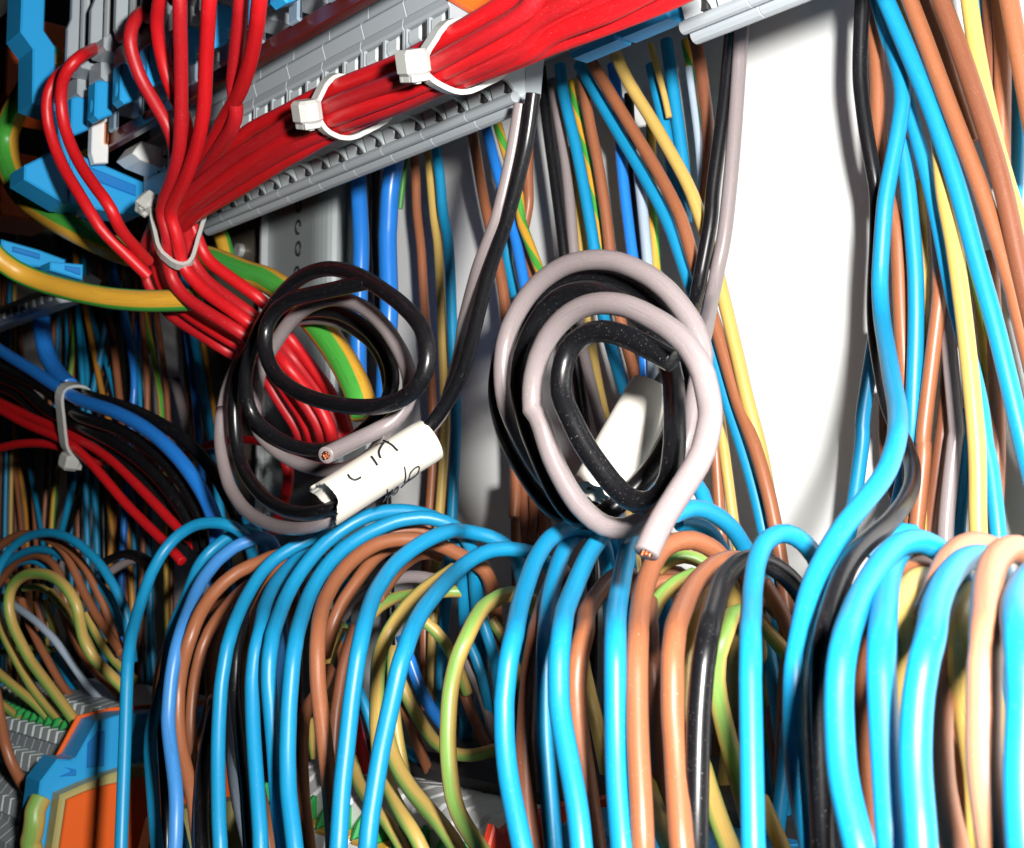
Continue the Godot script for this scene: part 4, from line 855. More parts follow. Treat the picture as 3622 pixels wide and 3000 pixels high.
	cable("red_wire","red",3.35,0.03,0,2,"rightmost red wire of the fan, crossing over its neighbour","red wires along the upper terminal strip",[58.4,87.4,112.1,57.6,81.5,112.3,57,79.6,112.2,56.1,77.8,111.9,54.8,76.4,111.4,53.3,75.2,110.8,50,73.5,109.3,46.6,72.3,107.7,35.9,69.3,103.3,26.7,67.3,100.1,20.9,66.6,98.3,12.7,65.9,96,6.9,65.3,94.5,1.3,64.5,93,-16.1,61.5,88.3,-32.7,59.7,84.2,-36.5,58.9,83.2,-38.2,58.2,82.6,-39.7,57.2,81.8,-40.5,55.7,80.8,-40.3,50.5,77.9,-41,47.1,75.9,-41.1,45.4,74.9,-40.6,43.7,73.9,-39.7,42.2,72.9,-38.5,40.9,71.9,-31.9,35.1,67.2,-29.6,32.8,64.9,-29,31.5,63.5,-28.8,30.2,62,-29.1,29,60.4,-30.9,25.3,55.8,-31.2,23.9,54.4,-31.1,22.4,53.1,-30.6,20.9,52,-29.8,19.3,51,-23.8,9.8,46.7,-21.6,4.8,44.3,-20.8,1.3,42.6,-20.9,-0.6,41.7,-21.3,-2.4,40.8,-21.9,-4.2,39.9,-23.5,-7.7,38.4])
	cable("red_wire","red",3.3,0.03,0,2,"topmost red wire of the tied bundle along the strip","red wires along the upper terminal strip",[-44.6,55.5,85.6,-38.8,57.3,86.1,-34.8,58.2,86.4,-24.9,60,87.2,-12.5,61.2,88.3,10.1,62.5,90.2,18,62.5,90.8,29.9,62,91.5,41.9,61.8,92,55.8,61.4,92,75.8,60.2,92,81.8,60.2,92,99.8,61,92,107.8,61.6,92,111.8,62.3,92,125.4,65.6,92])
	cable("red_wire","red2",3.3,0.03,0,2,"second red wire from the top of the tied bundle","red wires along the upper terminal strip",[-36.2,51.9,88.1,-28.8,54.1,88.6,-23,55,88.9,-2.9,56.8,90.5,9.1,57.4,91.5,21.2,57.4,92.4,35.4,57.6,93.4,41.5,57.5,93.7,66.4,55.9,94.2,81.7,54.5,95,91.8,54.5,95.1,108,55.2,95.2,113.8,55.7,95,117.6,56.4,94.9,119.4,57.2,94.9,121,58.4,94.8,128.7,64.8,94.8])
	cable("red_wire","red",3.3,0.03,0,2,"third red wire from the top of the tied bundle","red wires along the upper terminal strip",[-38.1,51.6,85.8,-32.2,52.8,86.3,-26,53.4,86.9,-11.7,53.9,88,10.3,55.1,89.8,32.4,55.6,91.5,40.5,55.4,91.8,57.2,54.4,92.4,81.2,53.5,92.2,93.4,53.9,92.3,107.4,54.2,92.3,111.3,54.6,92.2,119.2,55.9,92.1,123.3,56.3,92.1,133.5,56.5,92.3,140,56.4,92.8,142,56.5,92.8])
	cable("red_wire","red2",3.3,0.03,0,2,"fourth red wire from the top of the tied bundle","red wires along the upper terminal strip",[-38.6,50.9,84,-30.6,52.5,84.8,-22.5,53.1,85.5,-4.3,53.5,87,15.7,54,88.7,31.6,54.1,89.8,39.5,54.2,90,51,54.3,89.7,68.8,53.5,89.4,89.2,53.4,89.6,97.4,53.2,89.7,110,52.5,90.1,114.2,52.7,90.3,122.2,53.9,90.4,126.3,54,90.4,134.6,53.8,90.7,149,54.3,91.1])
	cable("red_wire","red",3.3,0.03,0,2,"lowest red wire of the tied bundle, along its underside","red wires along the upper terminal strip",[-39,50.9,81.9,-31,51.8,82.6,-25,52.1,83.1,-4.8,52.4,84.8,9.2,52.8,86,23.2,53.3,87.2,31.2,53.5,87.6,39.1,54,87.7,54.7,54.6,87.4,70.7,54.3,87.2,80.8,54.3,87.2,86.9,54,87.2,103.4,52.8,87.5,115.7,52.5,87.6,129.7,51.9,87.5,143.9,51.6,87.4,158,52.2,87.4])
	cable("red_wire","red2",3.3,0.03,0,2,"red wire buried in the upper back of the tied bundle","red wires along the upper terminal strip",[-52.8,57.7,79.8,-40.9,59.7,80.1,-30.8,60.9,80.4,-14.6,62.1,80.9,5.7,62.9,81.5,9.7,63.2,81.6,17.7,64.4,81.9,21.7,64.7,81.9,27.8,64.4,82,51.9,62.2,82,59.9,61.7,82,70,61.6,82,88.1,62.2,82,98.2,62.3,82,102.2,62.7,82,104.2,63.1,82,121.4,68.8,82])
	cable("red_wire","red",3.3,0.03,0,2,"red wire buried in the lower back of the tied bundle","red wires along the upper terminal strip",[-50.5,55.3,77.6,-36.5,56.8,78,-22.2,57.8,78.6,-6,58.9,79.2,12.2,60.6,79.8,16.2,60.8,79.9,20.2,60.7,79.9,36.3,59.8,80,50.4,59.5,80,66.4,58.9,80,80.5,58.7,80,96.6,58.2,80,100.6,58.4,80,102.6,58.7,80,108.4,60.1,80,112.4,60.7,80,134.5,60.8,80])
	cable("red_wire","red2",3.3,0.03,0,2,"red wire joining the bundle right of the last tie, upper","red wires along the upper terminal strip",[88.8,54.3,89.6,105.2,54,90.9,109.3,54.1,91.3,115.5,55.1,92,119.8,55.5,92.4,128.1,55.6,92.7,141.9,56.7,92.6])
	cable("red_wire","red",3.3,0.03,0,2,"red wire joining the bundle right of the last tie, lower","red wires along the upper terminal strip",[87.8,53.6,87.2,98.4,53,88.2,111.4,52,89.5,117.9,52.5,90.3,122.3,52.5,90.7,130.8,51.9,91.1,137,51.8,91.2,153.6,52.6,91.6])
	cable("red_wire","red2",3.3,0.03,0,2,"red wire fanning upwards behind the last tie","red wires along the upper terminal strip",[82.3,61.4,88,101.2,62.8,88,105.3,63.3,88,121.5,67.7,88])
	cable("red_wire","red",2.6,0.03,0,2,"thin red wire arching behind the lower curve of the small coil","red wires along the upper terminal strip",[-151.5,-2.8,40,-145.6,-3.9,39.7,-141.6,-4.4,39.5,-137.6,-4.7,39.3,-133.5,-4.6,39.1,-127.6,-4,38.8,-109.7,-1.4,37.8,-101.7,-0.7,37.3,-93.6,-0.5,36.9,-87.6,-0.7,36.6,-81.6,-1.3,36.4,-75.7,-2.3,36.2,-69.8,-3.6,36])
	cable("red_wire","red",3.35,0.03,0,2,"red wire curving down behind the marked sleeve","red wires along the upper terminal strip",[-63.1,-4.5,38,-61.5,-8.3,36.7,-61.2,-10.2,36.1,-61.5,-12.2,35.4,-62.4,-14.1,34.9,-65,-17.2,33.8,-68,-20.1,32.9,-72.8,-24,31.6,-79.5,-29.1,30])
	cable("cable","blue2",4.5,0.03,0,2,"bright blue cable on top of the tied black and red bundle","cables of the tied bundle at the lower left",[-285.2,66.7,70,-274,62.3,70,-261,57.1,70,-249.8,52.7,70,-236.7,47.5,69.9,-223.7,42.2,69.6,-210.5,37.3,69.1,-189.7,30,68,-172.8,23.7,67,-155.9,17.5,65.8,-146.3,14.6,65.2,-128.7,10.5,64,-119.1,7.9,63.3,-107.7,4.1,62.3,-98.5,0.2,61.4,-91.4,-3.4,60.7,-84.6,-7.7,59.8,-78.3,-12.5,58.9,-72.6,-18.1,57.8,-69,-22.8,57,-67.3,-26.4,56.3,-67,-28.3,56,-67.1,-30.3,55.6,-68.1,-34.2,55])
	cable("cable","black",4.1,0.03,0,2,"topmost black cable of the tied bundle at the left edge","cables of the tied bundle at the lower left",[-316.6,62.5,64,-301,58.3,64,-283.5,53.5,64.1,-268,49.2,64,-250.5,44.4,63.9,-227.2,37.8,63.4,-209.7,32.8,62.9,-190,27.2,62.2,-166.4,21,62.1,-149.8,16.5,60.7,-127.3,11.3,58.4,-114.2,7.4,56.8,-104.9,4,55.6,-95.9,0.1,54.3,-88.9,-3.7,53.2,-84,-7,52.3,-79.4,-10.9,51.4,-75.5,-15.3,50.3,-72.1,-20.2,49.2,-69.3,-25.4,48])
	cable("cable","black",4.1,0.03,0,2,"second black cable of the tied bundle, beside the bright blue one","cables of the tied bundle at the lower left",[-302.3,55.3,68,-286.7,51.2,68,-271.2,47.1,68.1,-255.7,43,68,-240.1,38.9,67.9,-218.8,33.1,67.4,-199.5,27.7,66.7,-186,23.7,66,-176.6,20.4,65.5,-154.5,10.9,63.8,-146.8,8.7,63.2,-127.3,4.3,61.5,-115.9,0.4,60.2,-106.8,-3.5,59.1,-99.6,-7.1,58.1,-92.9,-11.4,57,-88.4,-15.2,56.1,-84.3,-19.5,55.1,-81.1,-24.5,54,-79.9,-28.2,53.2,-79.5,-34.1,52])
	cable("cable","black",4.1,0.03,0,2,"third black cable of the tied bundle","cables of the tied bundle at the lower left",[-309.6,50.9,66,-294,47.1,66,-278.5,43.3,66,-262.9,39.5,66,-247.3,35.7,65.9,-235.6,32.8,65.8,-222,29.5,65.5,-210.4,26.5,65.1,-200.9,23.2,64.7,-186.5,16.3,63.7,-179,13.4,63.1,-161.7,8.4,61.6,-144.4,3.4,60,-131.2,-1,58.6,-122,-4.8,57.4,-113,-9.2,56.2,-106.2,-13.3,55.2,-101.4,-16.8,54.3,-95.4,-22.1,53.1,-91.5,-26.6,52,-89.3,-29.9,51.3,-87.1,-35.3,50.1])
	cable("cable","black",4.1,0.03,0,2,"lowest black cable of the tied bundle, above the red wires","cables of the tied bundle at the lower left",[-317.1,46.9,64,-303.4,43.9,64,-287.8,40.3,64,-274.1,37.3,64,-258.5,33.7,63.9,-241,29.8,63.7,-223.6,25.6,63.1,-214.2,22.6,62.6,-199.8,15.8,61.5,-194.2,13.6,61.1,-180.6,9.5,60,-164.9,5,58.5,-151.4,0.7,57.2,-143.8,-2.2,56.3,-136.4,-5.4,55.4,-129.2,-9.1,54.4,-122.5,-13.1,53.2,-115.3,-18.7,51.3,-109.4,-23.7,49.8,-101.3,-32.4,47.6])
	cable("cable","black",4.1,0.03,0,2,"black cable behind the red wires of the tied bundle","cables of the tied bundle at the lower left",[-329.3,45.4,60,-317.6,42.6,60,-303.9,39.5,60.1,-292.1,36.7,60.1,-278.4,33.5,60,-264.7,30.2,59.9,-249.1,26.4,59.4,-233.5,22.5,58.5,-216.1,17.9,57.1,-192.8,11.7,55,-177.3,7.1,53.5,-162,1.9,51.9,-151,-3.2,50.6,-145.7,-6.2,49.8,-139,-10.4,48.7,-126.3,-19.8,46.2])
	cable("cable","red",3.2,0.03,0,2,"upper red wire through the lower left cable tie","cables of the tied bundle at the lower left",[-308.6,41.5,65.4,-294.7,38.1,65.5,-278.7,34.2,65.6,-264.9,30.7,65.6,-248.3,26.7,65.8,-230.3,22,65.4,-214.8,17.8,64.5,-197.6,13.1,63.1,-178,7.9,61.5,-154.7,0.8,59.3,-143.4,-3.4,58.1,-132.5,-8.6,56.8,-112.9,-20.1,54.2,-103,-26.5,52.4,-91.3,-33.7,50.3])
	cable("cable","red",3.2,0.03,0,2,"middle red wire through the lower left cable tie","cables of the tied bundle at the lower left",[-298,38.8,67.7,-282.1,34.6,67.9,-264.5,29.8,68,-245.8,24.6,67.7,-226,19.1,67.3,-202.7,12,65.7,-189.2,8.3,64.4,-175.6,4.8,63,-164.2,1.1,61.7,-158.7,-1.3,61,-151.8,-5.2,59.9,-142.1,-11.8,58.1,-130.8,-19.8,55.9,-120.7,-26,54,-108.8,-33,51.8,-100.7,-38.7,50])
	cable("cable","red",3.2,0.03,0,2,"red wire coming level from the left edge to the lower left cable tie","cables of the tied bundle at the lower left",[-306.3,0.1,66,-288.2,0.8,66.1,-268,1.6,66.1,-245.9,2.5,65.8,-227.8,3.5,64.8,-211.7,4.2,63.2,-197.7,3.8,61.3,-185.7,2.4,59.5,-175.8,0.3,57.9,-162.4,-3.9,55.5,-158.4,-4.7,54.8,-152.4,-4.7,53.6,-146.4,-3.4,52.5])
	cable("cable","blue",2.6,0.03,0,2,"thin blue hanging cable in deep shade, sixth blue one from the left","thin cables hanging deep in the shade at the left",[-309.4,151.8,10.8,-301.7,133.2,12.2,-293.1,112.9,13.8,-285.6,96.5,15.3,-277.9,80.2,17,-274.8,72.8,17.5,-270.5,59.5,18,-267.4,47.9,18.1,-265.7,40.1,18,-263.5,28.4,18,-261.7,16.6,17.8,-257.5,-7.3,18.1,-254.3,-31.1,18.2,-251.9,-53.1,18.2,-250.5,-69.1,18.1,-249.3,-87.1,17.9,-248.4,-103.1,17.6,-247.6,-121.1,17.3,-246.9,-137.2,17,-246.1,-155.3,16.7,-244.9,-169.2,16.7,-244.1,-183.2,16.5])
	cable("cable","orange",2.4,0.03,0,2,"thin ochre hanging cable in deep shade, second ochre one from the left","thin cables hanging deep in the shade at the left",[-295.2,148.1,12,-291.7,124.4,13.9,-290.3,116.6,14.6,-288.2,108.9,15.3,-285.2,101.5,16,-282.4,96.2,16.5,-278,89.4,17.2,-269.6,78.3,18.3,-260.9,67.2,19.4,-255.2,58.9,19.9,-250.1,50.2,20.1,-239.4,30.8,20.2,-233.2,20.7,20.2,-226,8.8,20.1,-221.5,-0.1,20.1,-215.8,-13,20.2,-212.7,-22.4,20,-208.2,-37.7,19.9,-205.4,-49.4,19.9,-203.7,-59.3,19.8,-202.8,-69.2,19.7,-201.5,-89.2,19.8,-201.9,-105.1,19.6,-202.6,-117.1,19.4,-203.5,-131.1,19.2,-204.2,-139.1,19,-206,-151.3,18.4,-207.2,-175.2,18])
	cable("cable","blue",2.4,0.03,0,2,"thin blue hanging cable in deep shade, eighth blue one from the left","thin cables hanging deep in the shade at the left",[-319.8,154.6,9.5,-314.2,139.5,10.3,-307.9,122.5,11.4,-302.4,111.4,12.3,-297.2,102.7,13,-292.5,96.2,13.4,-285,87.1,14.1,-274,75.5,14.9,-261.6,62.5,15.7,-251.2,50.3,16.1,-243.6,40.9,16.1,-232.3,24.5,16.1,-219.8,6.3,16.1,-215.8,-0.7,16.2,-211.7,-9.8,16.2,-207.4,-20.9,16.2,-202.9,-34.2,16.3,-199,-47.7,16.3,-196.5,-57.4,16.3,-194.1,-65.2,16.6,-192.8,-71.1,16.7,-191.1,-83,16.4,-189.6,-96.9,16.2,-188.6,-108.9,15.9,-187.4,-122.9,15.7,-186.3,-136.9,15.4,-185.2,-150.9,15.1,-183.2,-170.8,14.8])
	cable("cable","brown",3.0,0.03,0,2,"thin brown hanging cable in deep shade, sixth brown one from the left","thin cables hanging deep in the shade at the left",[-270.8,142.6,10.6,-268.2,126.7,11.7,-265.6,110.9,12.9,-263.8,103.1,13.5,-261.4,95.5,14,-258.3,88.1,14.6,-254.6,81.1,15.2,-247.4,69.2,16.2,-238.3,55.7,17.4,-232.5,45,17.9,-228.9,35.5,18.1,-222.1,14.4,18.2,-220.5,8.6,18.2,-219.3,2.8,18.1,-217.6,-8.9,17.9,-215.5,-22.8,18,-213.4,-38.8,18.1,-212,-54.7,18.1,-211.3,-68.8,18.1,-211.2,-82.8,17.9,-211.4,-100.8,17.7,-212,-118.9,17.4,-212.9,-138.9,17,-213.6,-156.9,16.7,-214.2,-177,16.4])
	cable("cable","blue2",2.8,0.03,0,2,"thin bright blue hanging cable in deep shade, third bright blue one from the left","thin cables hanging deep in the shade at the left",[-259.5,139.4,13,-254.2,124.2,14.2,-248.5,107.3,15.5,-245.6,99.8,16.1,-243,94.3,16.6,-238,85.4,17.6,-232.6,76.9,18.5,-224.3,65.5,19.8,-215.7,54.3,20.9,-209.9,46.1,21.6,-205.8,39.2,21.9,-204.3,35.4,22,-203.5,31.5,22,-203.2,27.5,22,-203.5,23.5,22,-206.4,1.6,22,-208.3,-18.4,22,-209.9,-38.5,21.9,-210.6,-54.6,21.8,-210.8,-68.6,21.7,-210.7,-84.7,21.4,-210.5,-96.8,21.2,-210.2,-110.9,20.8,-210,-123,20.5,-209.8,-137.1,20.1,-209.5,-155.3,19.6,-209.4,-175.5,19])
	cable("cable","blue",2.6,0.03,0,2,"thin blue hanging cable in deep shade, tenth blue one from the left","thin cables hanging deep in the shade at the left",[-268.4,142.2,9.5,-261.1,121.6,10.5,-255.3,106.5,11.4,-251.5,97.3,12,-247.2,88.2,12.5,-242.3,79.3,13.2,-231.3,62.4,14.6,-220.4,45.8,15.6,-216.3,38.9,15.9,-213.6,33.6,16,-211,26,16,-206.2,4.5,16,-203,-11.2,16,-199.9,-26.9,16.2,-197.3,-38.7,16.5,-195.7,-48.6,16.7,-194.9,-56.6,16.7,-195.3,-68.6,16.2,-195.4,-84.6,16.1,-196.1,-100.7,15.9,-197.2,-118.6,15.7,-198.5,-136.6,15.4,-199.9,-154.6,15.1,-201.2,-174.5,14.8])
	cable("cable","brown",2.4,0.03,0,2,"thin brown hanging cable in deep shade, eighth brown one from the left","thin cables hanging deep in the shade at the left",[-233.3,133.5,10.8,-229.4,118,11.9,-225.6,102.5,12.9,-221.1,87.1,14.1,-216.4,73.9,15.2,-210.9,61,16.4,-204.7,46.3,17.6,-201.6,36.8,18,-200.1,28.9,18.1,-199.3,12.9,18.1,-198.7,-3.1,18.2,-198.6,-15.2,18.3,-198.7,-29.2,18.4,-199.8,-49.2,18.2,-200.2,-61.2,18.2,-200.6,-75.2,18.2,-202.2,-91.3,17.6,-203.3,-111.4,17.3,-204.4,-133.4,16.9,-204.5,-139.4,16.9,-204.1,-151.1,17.2,-205.1,-175,16.9])
	cable("cable","yg",2.2,0.03,0,2,"thin green-yellow hanging cable in deep shade, second green-yellow one from the left","thin cables hanging deep in the shade at the left",[-236.6,134.6,9.6,-233.8,118.9,10.5,-230.6,101.2,11.5,-228.2,91.5,12.1,-225.6,83.9,12.6,-222.4,76.6,13.1,-218.6,69.6,13.7,-211.3,57.7,14.6,-203.6,46,15.4,-199.5,39.1,15.8,-194.3,28.3,16,-191.8,20.7,16,-187.6,-2.9,16,-185.6,-16.8,16.1,-184.4,-28.7,16.2,-183,-42.7,16.3,-181.6,-56.6,16.4,-180.1,-70.5,16.3,-177.5,-94.4,16.1,-174.8,-118.2,15.7,-172.2,-142.1,15.2,-170.9,-154,15,-169.4,-167.9,14.8])
	cable("cable","brown",2.2,0.03,0,2,"thin brown hanging cable in deep shade, ninth brown one from the left","thin cables hanging deep in the shade at the left",[-234.1,134.5,7,-228.4,113.2,7.9,-223.6,97.6,8.8,-218.8,82.4,9.5,-213,67.5,10.3,-206.4,53,11.1,-199.9,38.4,11.8,-197.1,30.9,12,-195,23.1,12,-192.3,5.3,12,-189.8,-12.5,12.1,-187.2,-36.3,12.5,-184.8,-60.2,12.8,-183.2,-78.2,12.8,-181.8,-96.1,12.6,-180.5,-114.1,12.4,-179.2,-132,12.1,-177.9,-150,11.9,-176.5,-170,11.6])
	cable("cable","gray",3.6,0.03,0,2,"thin grey hanging cable in deep shade, alone in its colour","thin cables hanging deep in the shade at the left",[-184.5,29.9,13.9,-174.7,12.3,13.9,-173.1,8.6,13.9,-169.2,-2.8,13.8,-164.9,-16.2,13.8,-160.9,-27.5,13.9,-156.4,-40.9,14,-155,-44.7,14.1,-150.9,-54.3,14.9,-149.3,-60.2,15,-147.2,-74.1,14.9,-145.8,-90.2,14.6,-144.9,-108.3,14.2,-144.3,-126.4,13.9,-143.6,-144.5,13.5,-142.7,-162.7,13.2])
	cable("cable","blue",3.0,0.03,0,2,"thin blue hanging cable in deep shade, twelfth blue one from the left","thin cables hanging deep in the shade at the left",[-188.6,122.6,12,-185.2,107,13.1,-181.4,89.4,14.4,-178.8,79.8,15.1,-176.2,72.2,15.7,-173.1,64.9,16.3,-169.4,57.8,17,-161.2,44.1,18.3,-152.9,30.4,19.5,-150.1,25.2,19.8,-146.7,17.9,20,-142.5,6.7,20,-138.3,-6.7,20,-133.5,-22,20,-125.5,-44.6,20.1,-122.7,-54.3,20,-121.5,-60.2,20,-120.5,-68.1,19.9,-120,-76.1,19.8,-119.9,-86.1,19.6,-120.7,-104.1,19.2,-121.5,-116.1,19,-122.6,-130,18.6,-123.6,-144,18.3,-124.3,-158,18])
	cable("cable","blue2",2.6,0.03,0,2,"thin bright blue hanging cable in deep shade, fourth bright blue one from the left","thin cables hanging deep in the shade at the left",[-194.9,124.9,7.9,-193.2,111,8.5,-189.8,88.8,9.9,-187.9,75.1,10.3,-186.8,69.3,10.6,-184.6,61.5,11.1,-181.2,52,11.7,-175,37.1,12.7,-168.5,22.4,13.6,-164.4,11.1,14,-162.3,3.3,14.1,-159,-12.4,14.2,-156.3,-26.2,14.3,-153.7,-40,14.6,-153,-45.9,14.6,-152.4,-57.8,14.2,-150.8,-73.8,14.2,-149.7,-91.8,14.2,-149.1,-113.8,14,-148.7,-137.8,13.6,-148.5,-149.8,13.4,-148.3,-163.8,13.2])
	cable("cable","blue2",6.2,0.03,0,2,"thin bright blue hanging cable in deep shade, first bright blue one from the left","thin cables hanging deep in the shade at the left",[-202.7,56.7,59.9,-200,46.7,59.9,-198.5,42.9,59.9,-196.5,39.3,59.9,-193.9,36.1,59.9,-190.8,33.3,59.9,-185.5,29.7,60,-179.7,26.6,60.2,-169.7,22.1,60.5])
	cable("cable","brown",2.6,0.03,0,2,"thin brown hanging cable in deep shade, fourth brown one from the left","thin cables hanging deep in the shade at the left",[-310.1,153,5.8,-310.3,138.9,6.6,-311,125,7.1,-310.8,117,7.5,-310.2,111,7.8,-308.2,101.1,8.4,-302.7,81.8,9.5,-300.8,74,9.8,-296.7,50.3,10,-293.3,34.6,10,-289.5,17,10,-287.5,5.1,10.1,-285.6,-8.8,10.3,-283.5,-24.6,10.6,-281.7,-40.6,10.8,-280.6,-52.5,10.9,-279.4,-66.5,11,-278.5,-80.5,11,-277.6,-96.5,10.9,-276.8,-114.5,10.8,-276,-134.5,10.6,-275.1,-154.4,10.5,-274.2,-174.4,10.4,-274.3,-190.6,9.9])
	cable("cable","brown",2.2,0.03,0,2,"thin brown hanging cable in deep shade, fifth brown one from the left","thin cables hanging deep in the shade at the left",[-246.9,137.5,7.2,-246.8,119.3,8,-246.9,101.2,8.9,-247.9,91.2,9.4,-249.8,83.3,9.8,-252.8,75.9,10.3,-260.6,61.8,11.3,-272.2,45.3,12,-278.9,37.7,12.1])
	cable("cable","orange",2.2,0.03,0,2,"thin ochre hanging cable in deep shade, third ochre one from the left","thin cables hanging deep in the shade at the left",[-331.1,158.2,4.8,-321.7,141.1,6,-311.7,120.6,7,-303.2,106.2,7.8,-296.5,96.1,8.3,-290.5,88.2,8.6,-279.9,75.8,9.2,-268.2,62.1,9.7,-264.4,57.4,9.8,-260,50.6,9.9,-256.3,43.2,10.2])
	cable("cable","brown2",2.6,0.03,0,2,"thin dark brown hanging cable in deep shade, fourth dark brown one from the left","thin cables hanging deep in the shade at the left",[-275.3,144.8,5,-267.5,122,5.6,-263.5,110.7,5.9,-258.9,97.4,6.3,-253,80.4,6.9,-247.3,63.3,7.6,-242.6,47.9,8,-241.2,42.1,8,-240.6,38.1,8,-240.3,32.1,8,-240.8,10.1,8,-240.6,-4,8.1,-239.9,-18,8.3,-238.6,-34,8.7,-237.3,-51.9,9.1,-236.1,-74,9.2,-235.4,-90,9.2,-234.8,-108,9.1,-234.3,-126.1,8.9,-233.7,-144.1,8.7,-233.2,-162.1,8.6,-232.6,-182.2,8.4])
	cable("cable","blue",2.2,0.03,0,2,"thin blue hanging cable in deep shade, fourth blue one from the left","thin cables hanging deep in the shade at the left",[-322.4,156.2,4.5,-321.8,134.1,5.1,-320.8,120,5.7,-319.3,107.9,6.3,-317.5,98,6.7,-312.5,76.5,7.6,-310.5,66.7,7.9,-309.1,56.8,8,-307.5,42.9,8,-305.7,27,8,-303.8,13.1,8.1,-301.8,1.3,8.2,-299.2,-12.5,8.5,-296.6,-26.2,8.8,-294,-40,9,-290.6,-59.7,9.2,-287.4,-81.5,9.2,-284.1,-105.3,9.1,-282,-121.1,8.9,-279.8,-139,8.7,-277.6,-156.9,8.5,-275.3,-174.8,8.3,-272.5,-190.5,8.5])
	cable("cable","blue",2.2,0.03,0,2,"thin blue hanging cable in deep shade, second blue one from the left","thin cables hanging deep in the shade at the left",[-382.1,169.7,8.6,-381.5,157.6,9.1,-379.3,135.2,10.5,-377.3,113,11.7,-375.5,97,12.6,-372.5,79.1,13.5,-368.7,61.5,14.6,-364.9,43.9,15.5,-363.3,34,15.9,-362.4,26.1,16,-361.3,4.1,16,-360.4,-17.9,16,-359.5,-33.9,16,-358.6,-49.9,16,-357.8,-65.9,16,-356.8,-81.9,16,-355.7,-103.9,16.2,-354.5,-127.9,16.3,-354.1,-139.9,16.2,-353.6,-153.9,16,-353.2,-165.9,15.7,-352.8,-179.9,15.4,-352.5,-191.9,15.1,-352.1,-205.9,14.8])
	cable("cable","yellow",2.0,0.03,0,2,"thin pale yellow hanging cable in deep shade, alone in its colour","thin cables hanging deep in the shade at the left",[-382.9,169.9,8.5,-382.6,167.9,8.6,-380.1,159.6,9.4,-378.4,151.5,9.9,-375.8,137.4,10.6,-373.1,121.5,11.4,-370.8,107.6,12.1,-367.9,91.8,12.9,-363.4,70.3,14,-358.7,48.8,15.2,-356,33.1,15.9,-354.6,19.1,16.1,-353.7,1.1,16.1,-352.8,-16.8,16,-351.6,-32.8,16,-350.3,-48.8,16,-349.2,-64.7,16,-347.9,-80.7,16,-346,-92.5,16.1,-343.3,-104.2,16.2,-340.1,-117.9,16.3,-337.5,-131.6,16.3,-334.5,-153.4,15.9,-331.8,-177.3,15.4,-329.1,-201.1,14.8])
	cable("cable","brown",2.2,0.03,0,2,"thin brown hanging cable in deep shade, first brown one from the left","thin cables hanging deep in the shade at the left",[-426.1,180.3,8.4,-421.6,164.9,8.9,-417.3,149.5,9.4,-412.9,134.2,9.9,-407.8,117,10.4,-404.2,105.7,10.6,-399.7,92.9,10.9,-393.2,78.4,11.4,-383,60.6,12.4,-373,43.1,13.3,-368.2,34.2,13.7,-363.9,25.1,13.9,-359.1,14,14,-353.1,-0.8,14,-347.1,-15.7,14,-341.3,-30.7,14,-335.4,-45.6,14,-332,-55,14.1,-326.7,-74.3,14.4,-322.7,-91.8,14.5,-318.9,-109.4,14.6,-315.1,-131.1,14.3,-311.6,-152.9,14,-308.1,-174.6,13.6,-304.5,-196.3,13.3])
	cable("cable","orange",2.0,0.03,0,2,"thin ochre hanging cable in deep shade, first ochre one from the left","thin cables hanging deep in the shade at the left",[-418.2,178.6,7.2,-415.1,160.9,7.6,-412.4,143.2,7.9,-409.9,125.4,8.3,-407.7,113.6,8.5,-403.2,94,9,-398.4,78.8,9.4,-393.1,65.9,9.7,-386.9,53.4,10,-375.8,34.4,10.6,-365.7,19.2,11.2,-354.9,2.3,11.7,-349.8,-6.3,11.9,-346.2,-13.4,11.9,-344.7,-17.1,11.9,-343,-22.9,11.9,-338.2,-44.3,11.9,-335.5,-54,12,-332.8,-61.5,12.1,-324,-81.8,12.6,-321.6,-89.4,12.7,-320.5,-95.3,12.8,-320,-101.3,12.8,-319.7,-113.3,12.7,-319.9,-123.3,12.6,-321,-141.3,12.4,-322.8,-161.2,12.1,-324.8,-183.1,11.8,-326.1,-201.1,11.6])
	cable("cable","yg",2.4,0.03,0,2,"thin green-yellow hanging cable in deep shade, first green-yellow one from the left","thin cables hanging deep in the shade at the left",[-302.1,150.3,9.6,-298.8,132.5,10.3,-295.1,114.9,11,-291.5,97.1,11.7,-289.4,83.3,12.2,-288.6,75.4,12.5,-288.5,55.5,13.2,-289.6,39.6,14.1,-291.1,27.7,14.7,-293.4,13.8,15.4,-297.7,-7.7,16,-299.4,-17.6,16,-300.3,-27.6,16,-301.2,-49.6,16,-301,-65.6,16.1,-300.2,-79.6,16.3,-299.3,-93.6,16.4,-297.8,-113.5,16.2,-296.3,-133.5,15.9,-294.6,-153.4,15.6,-292.9,-175.3,15.3,-292.5,-193.6,14.6])
	cable("cable","blue",2.8,0.03,0,2,"thin blue hanging cable in deep shade, fifth blue one from the left","thin cables hanging deep in the shade at the left",[-243,135.4,13,-242.6,113.4,14.2,-242.2,89.5,15.4,-241.8,69.4,16.9,-242.2,63.4,17.3,-243.7,51.5,18.2,-245.5,41.7,19.1,-251.9,18.6,20.9,-255.1,9.2,21.5,-258.7,-0.2,21.9,-262,-7.5,22,-265.6,-14.6,22,-273.6,-28.5,22,-283,-43.9,22,-286.8,-50.9,22,-289.2,-56.5,22,-291.1,-62.1,22,-292.6,-68,22,-294.1,-75.8,21.9,-296.4,-93.7,21.8,-297.5,-113.7,21.4,-297.7,-133.7,21,-297.6,-147.7,20.7,-297.5,-163.7,20.3,-297.4,-177.7,20,-297.5,-193.7,19.6])
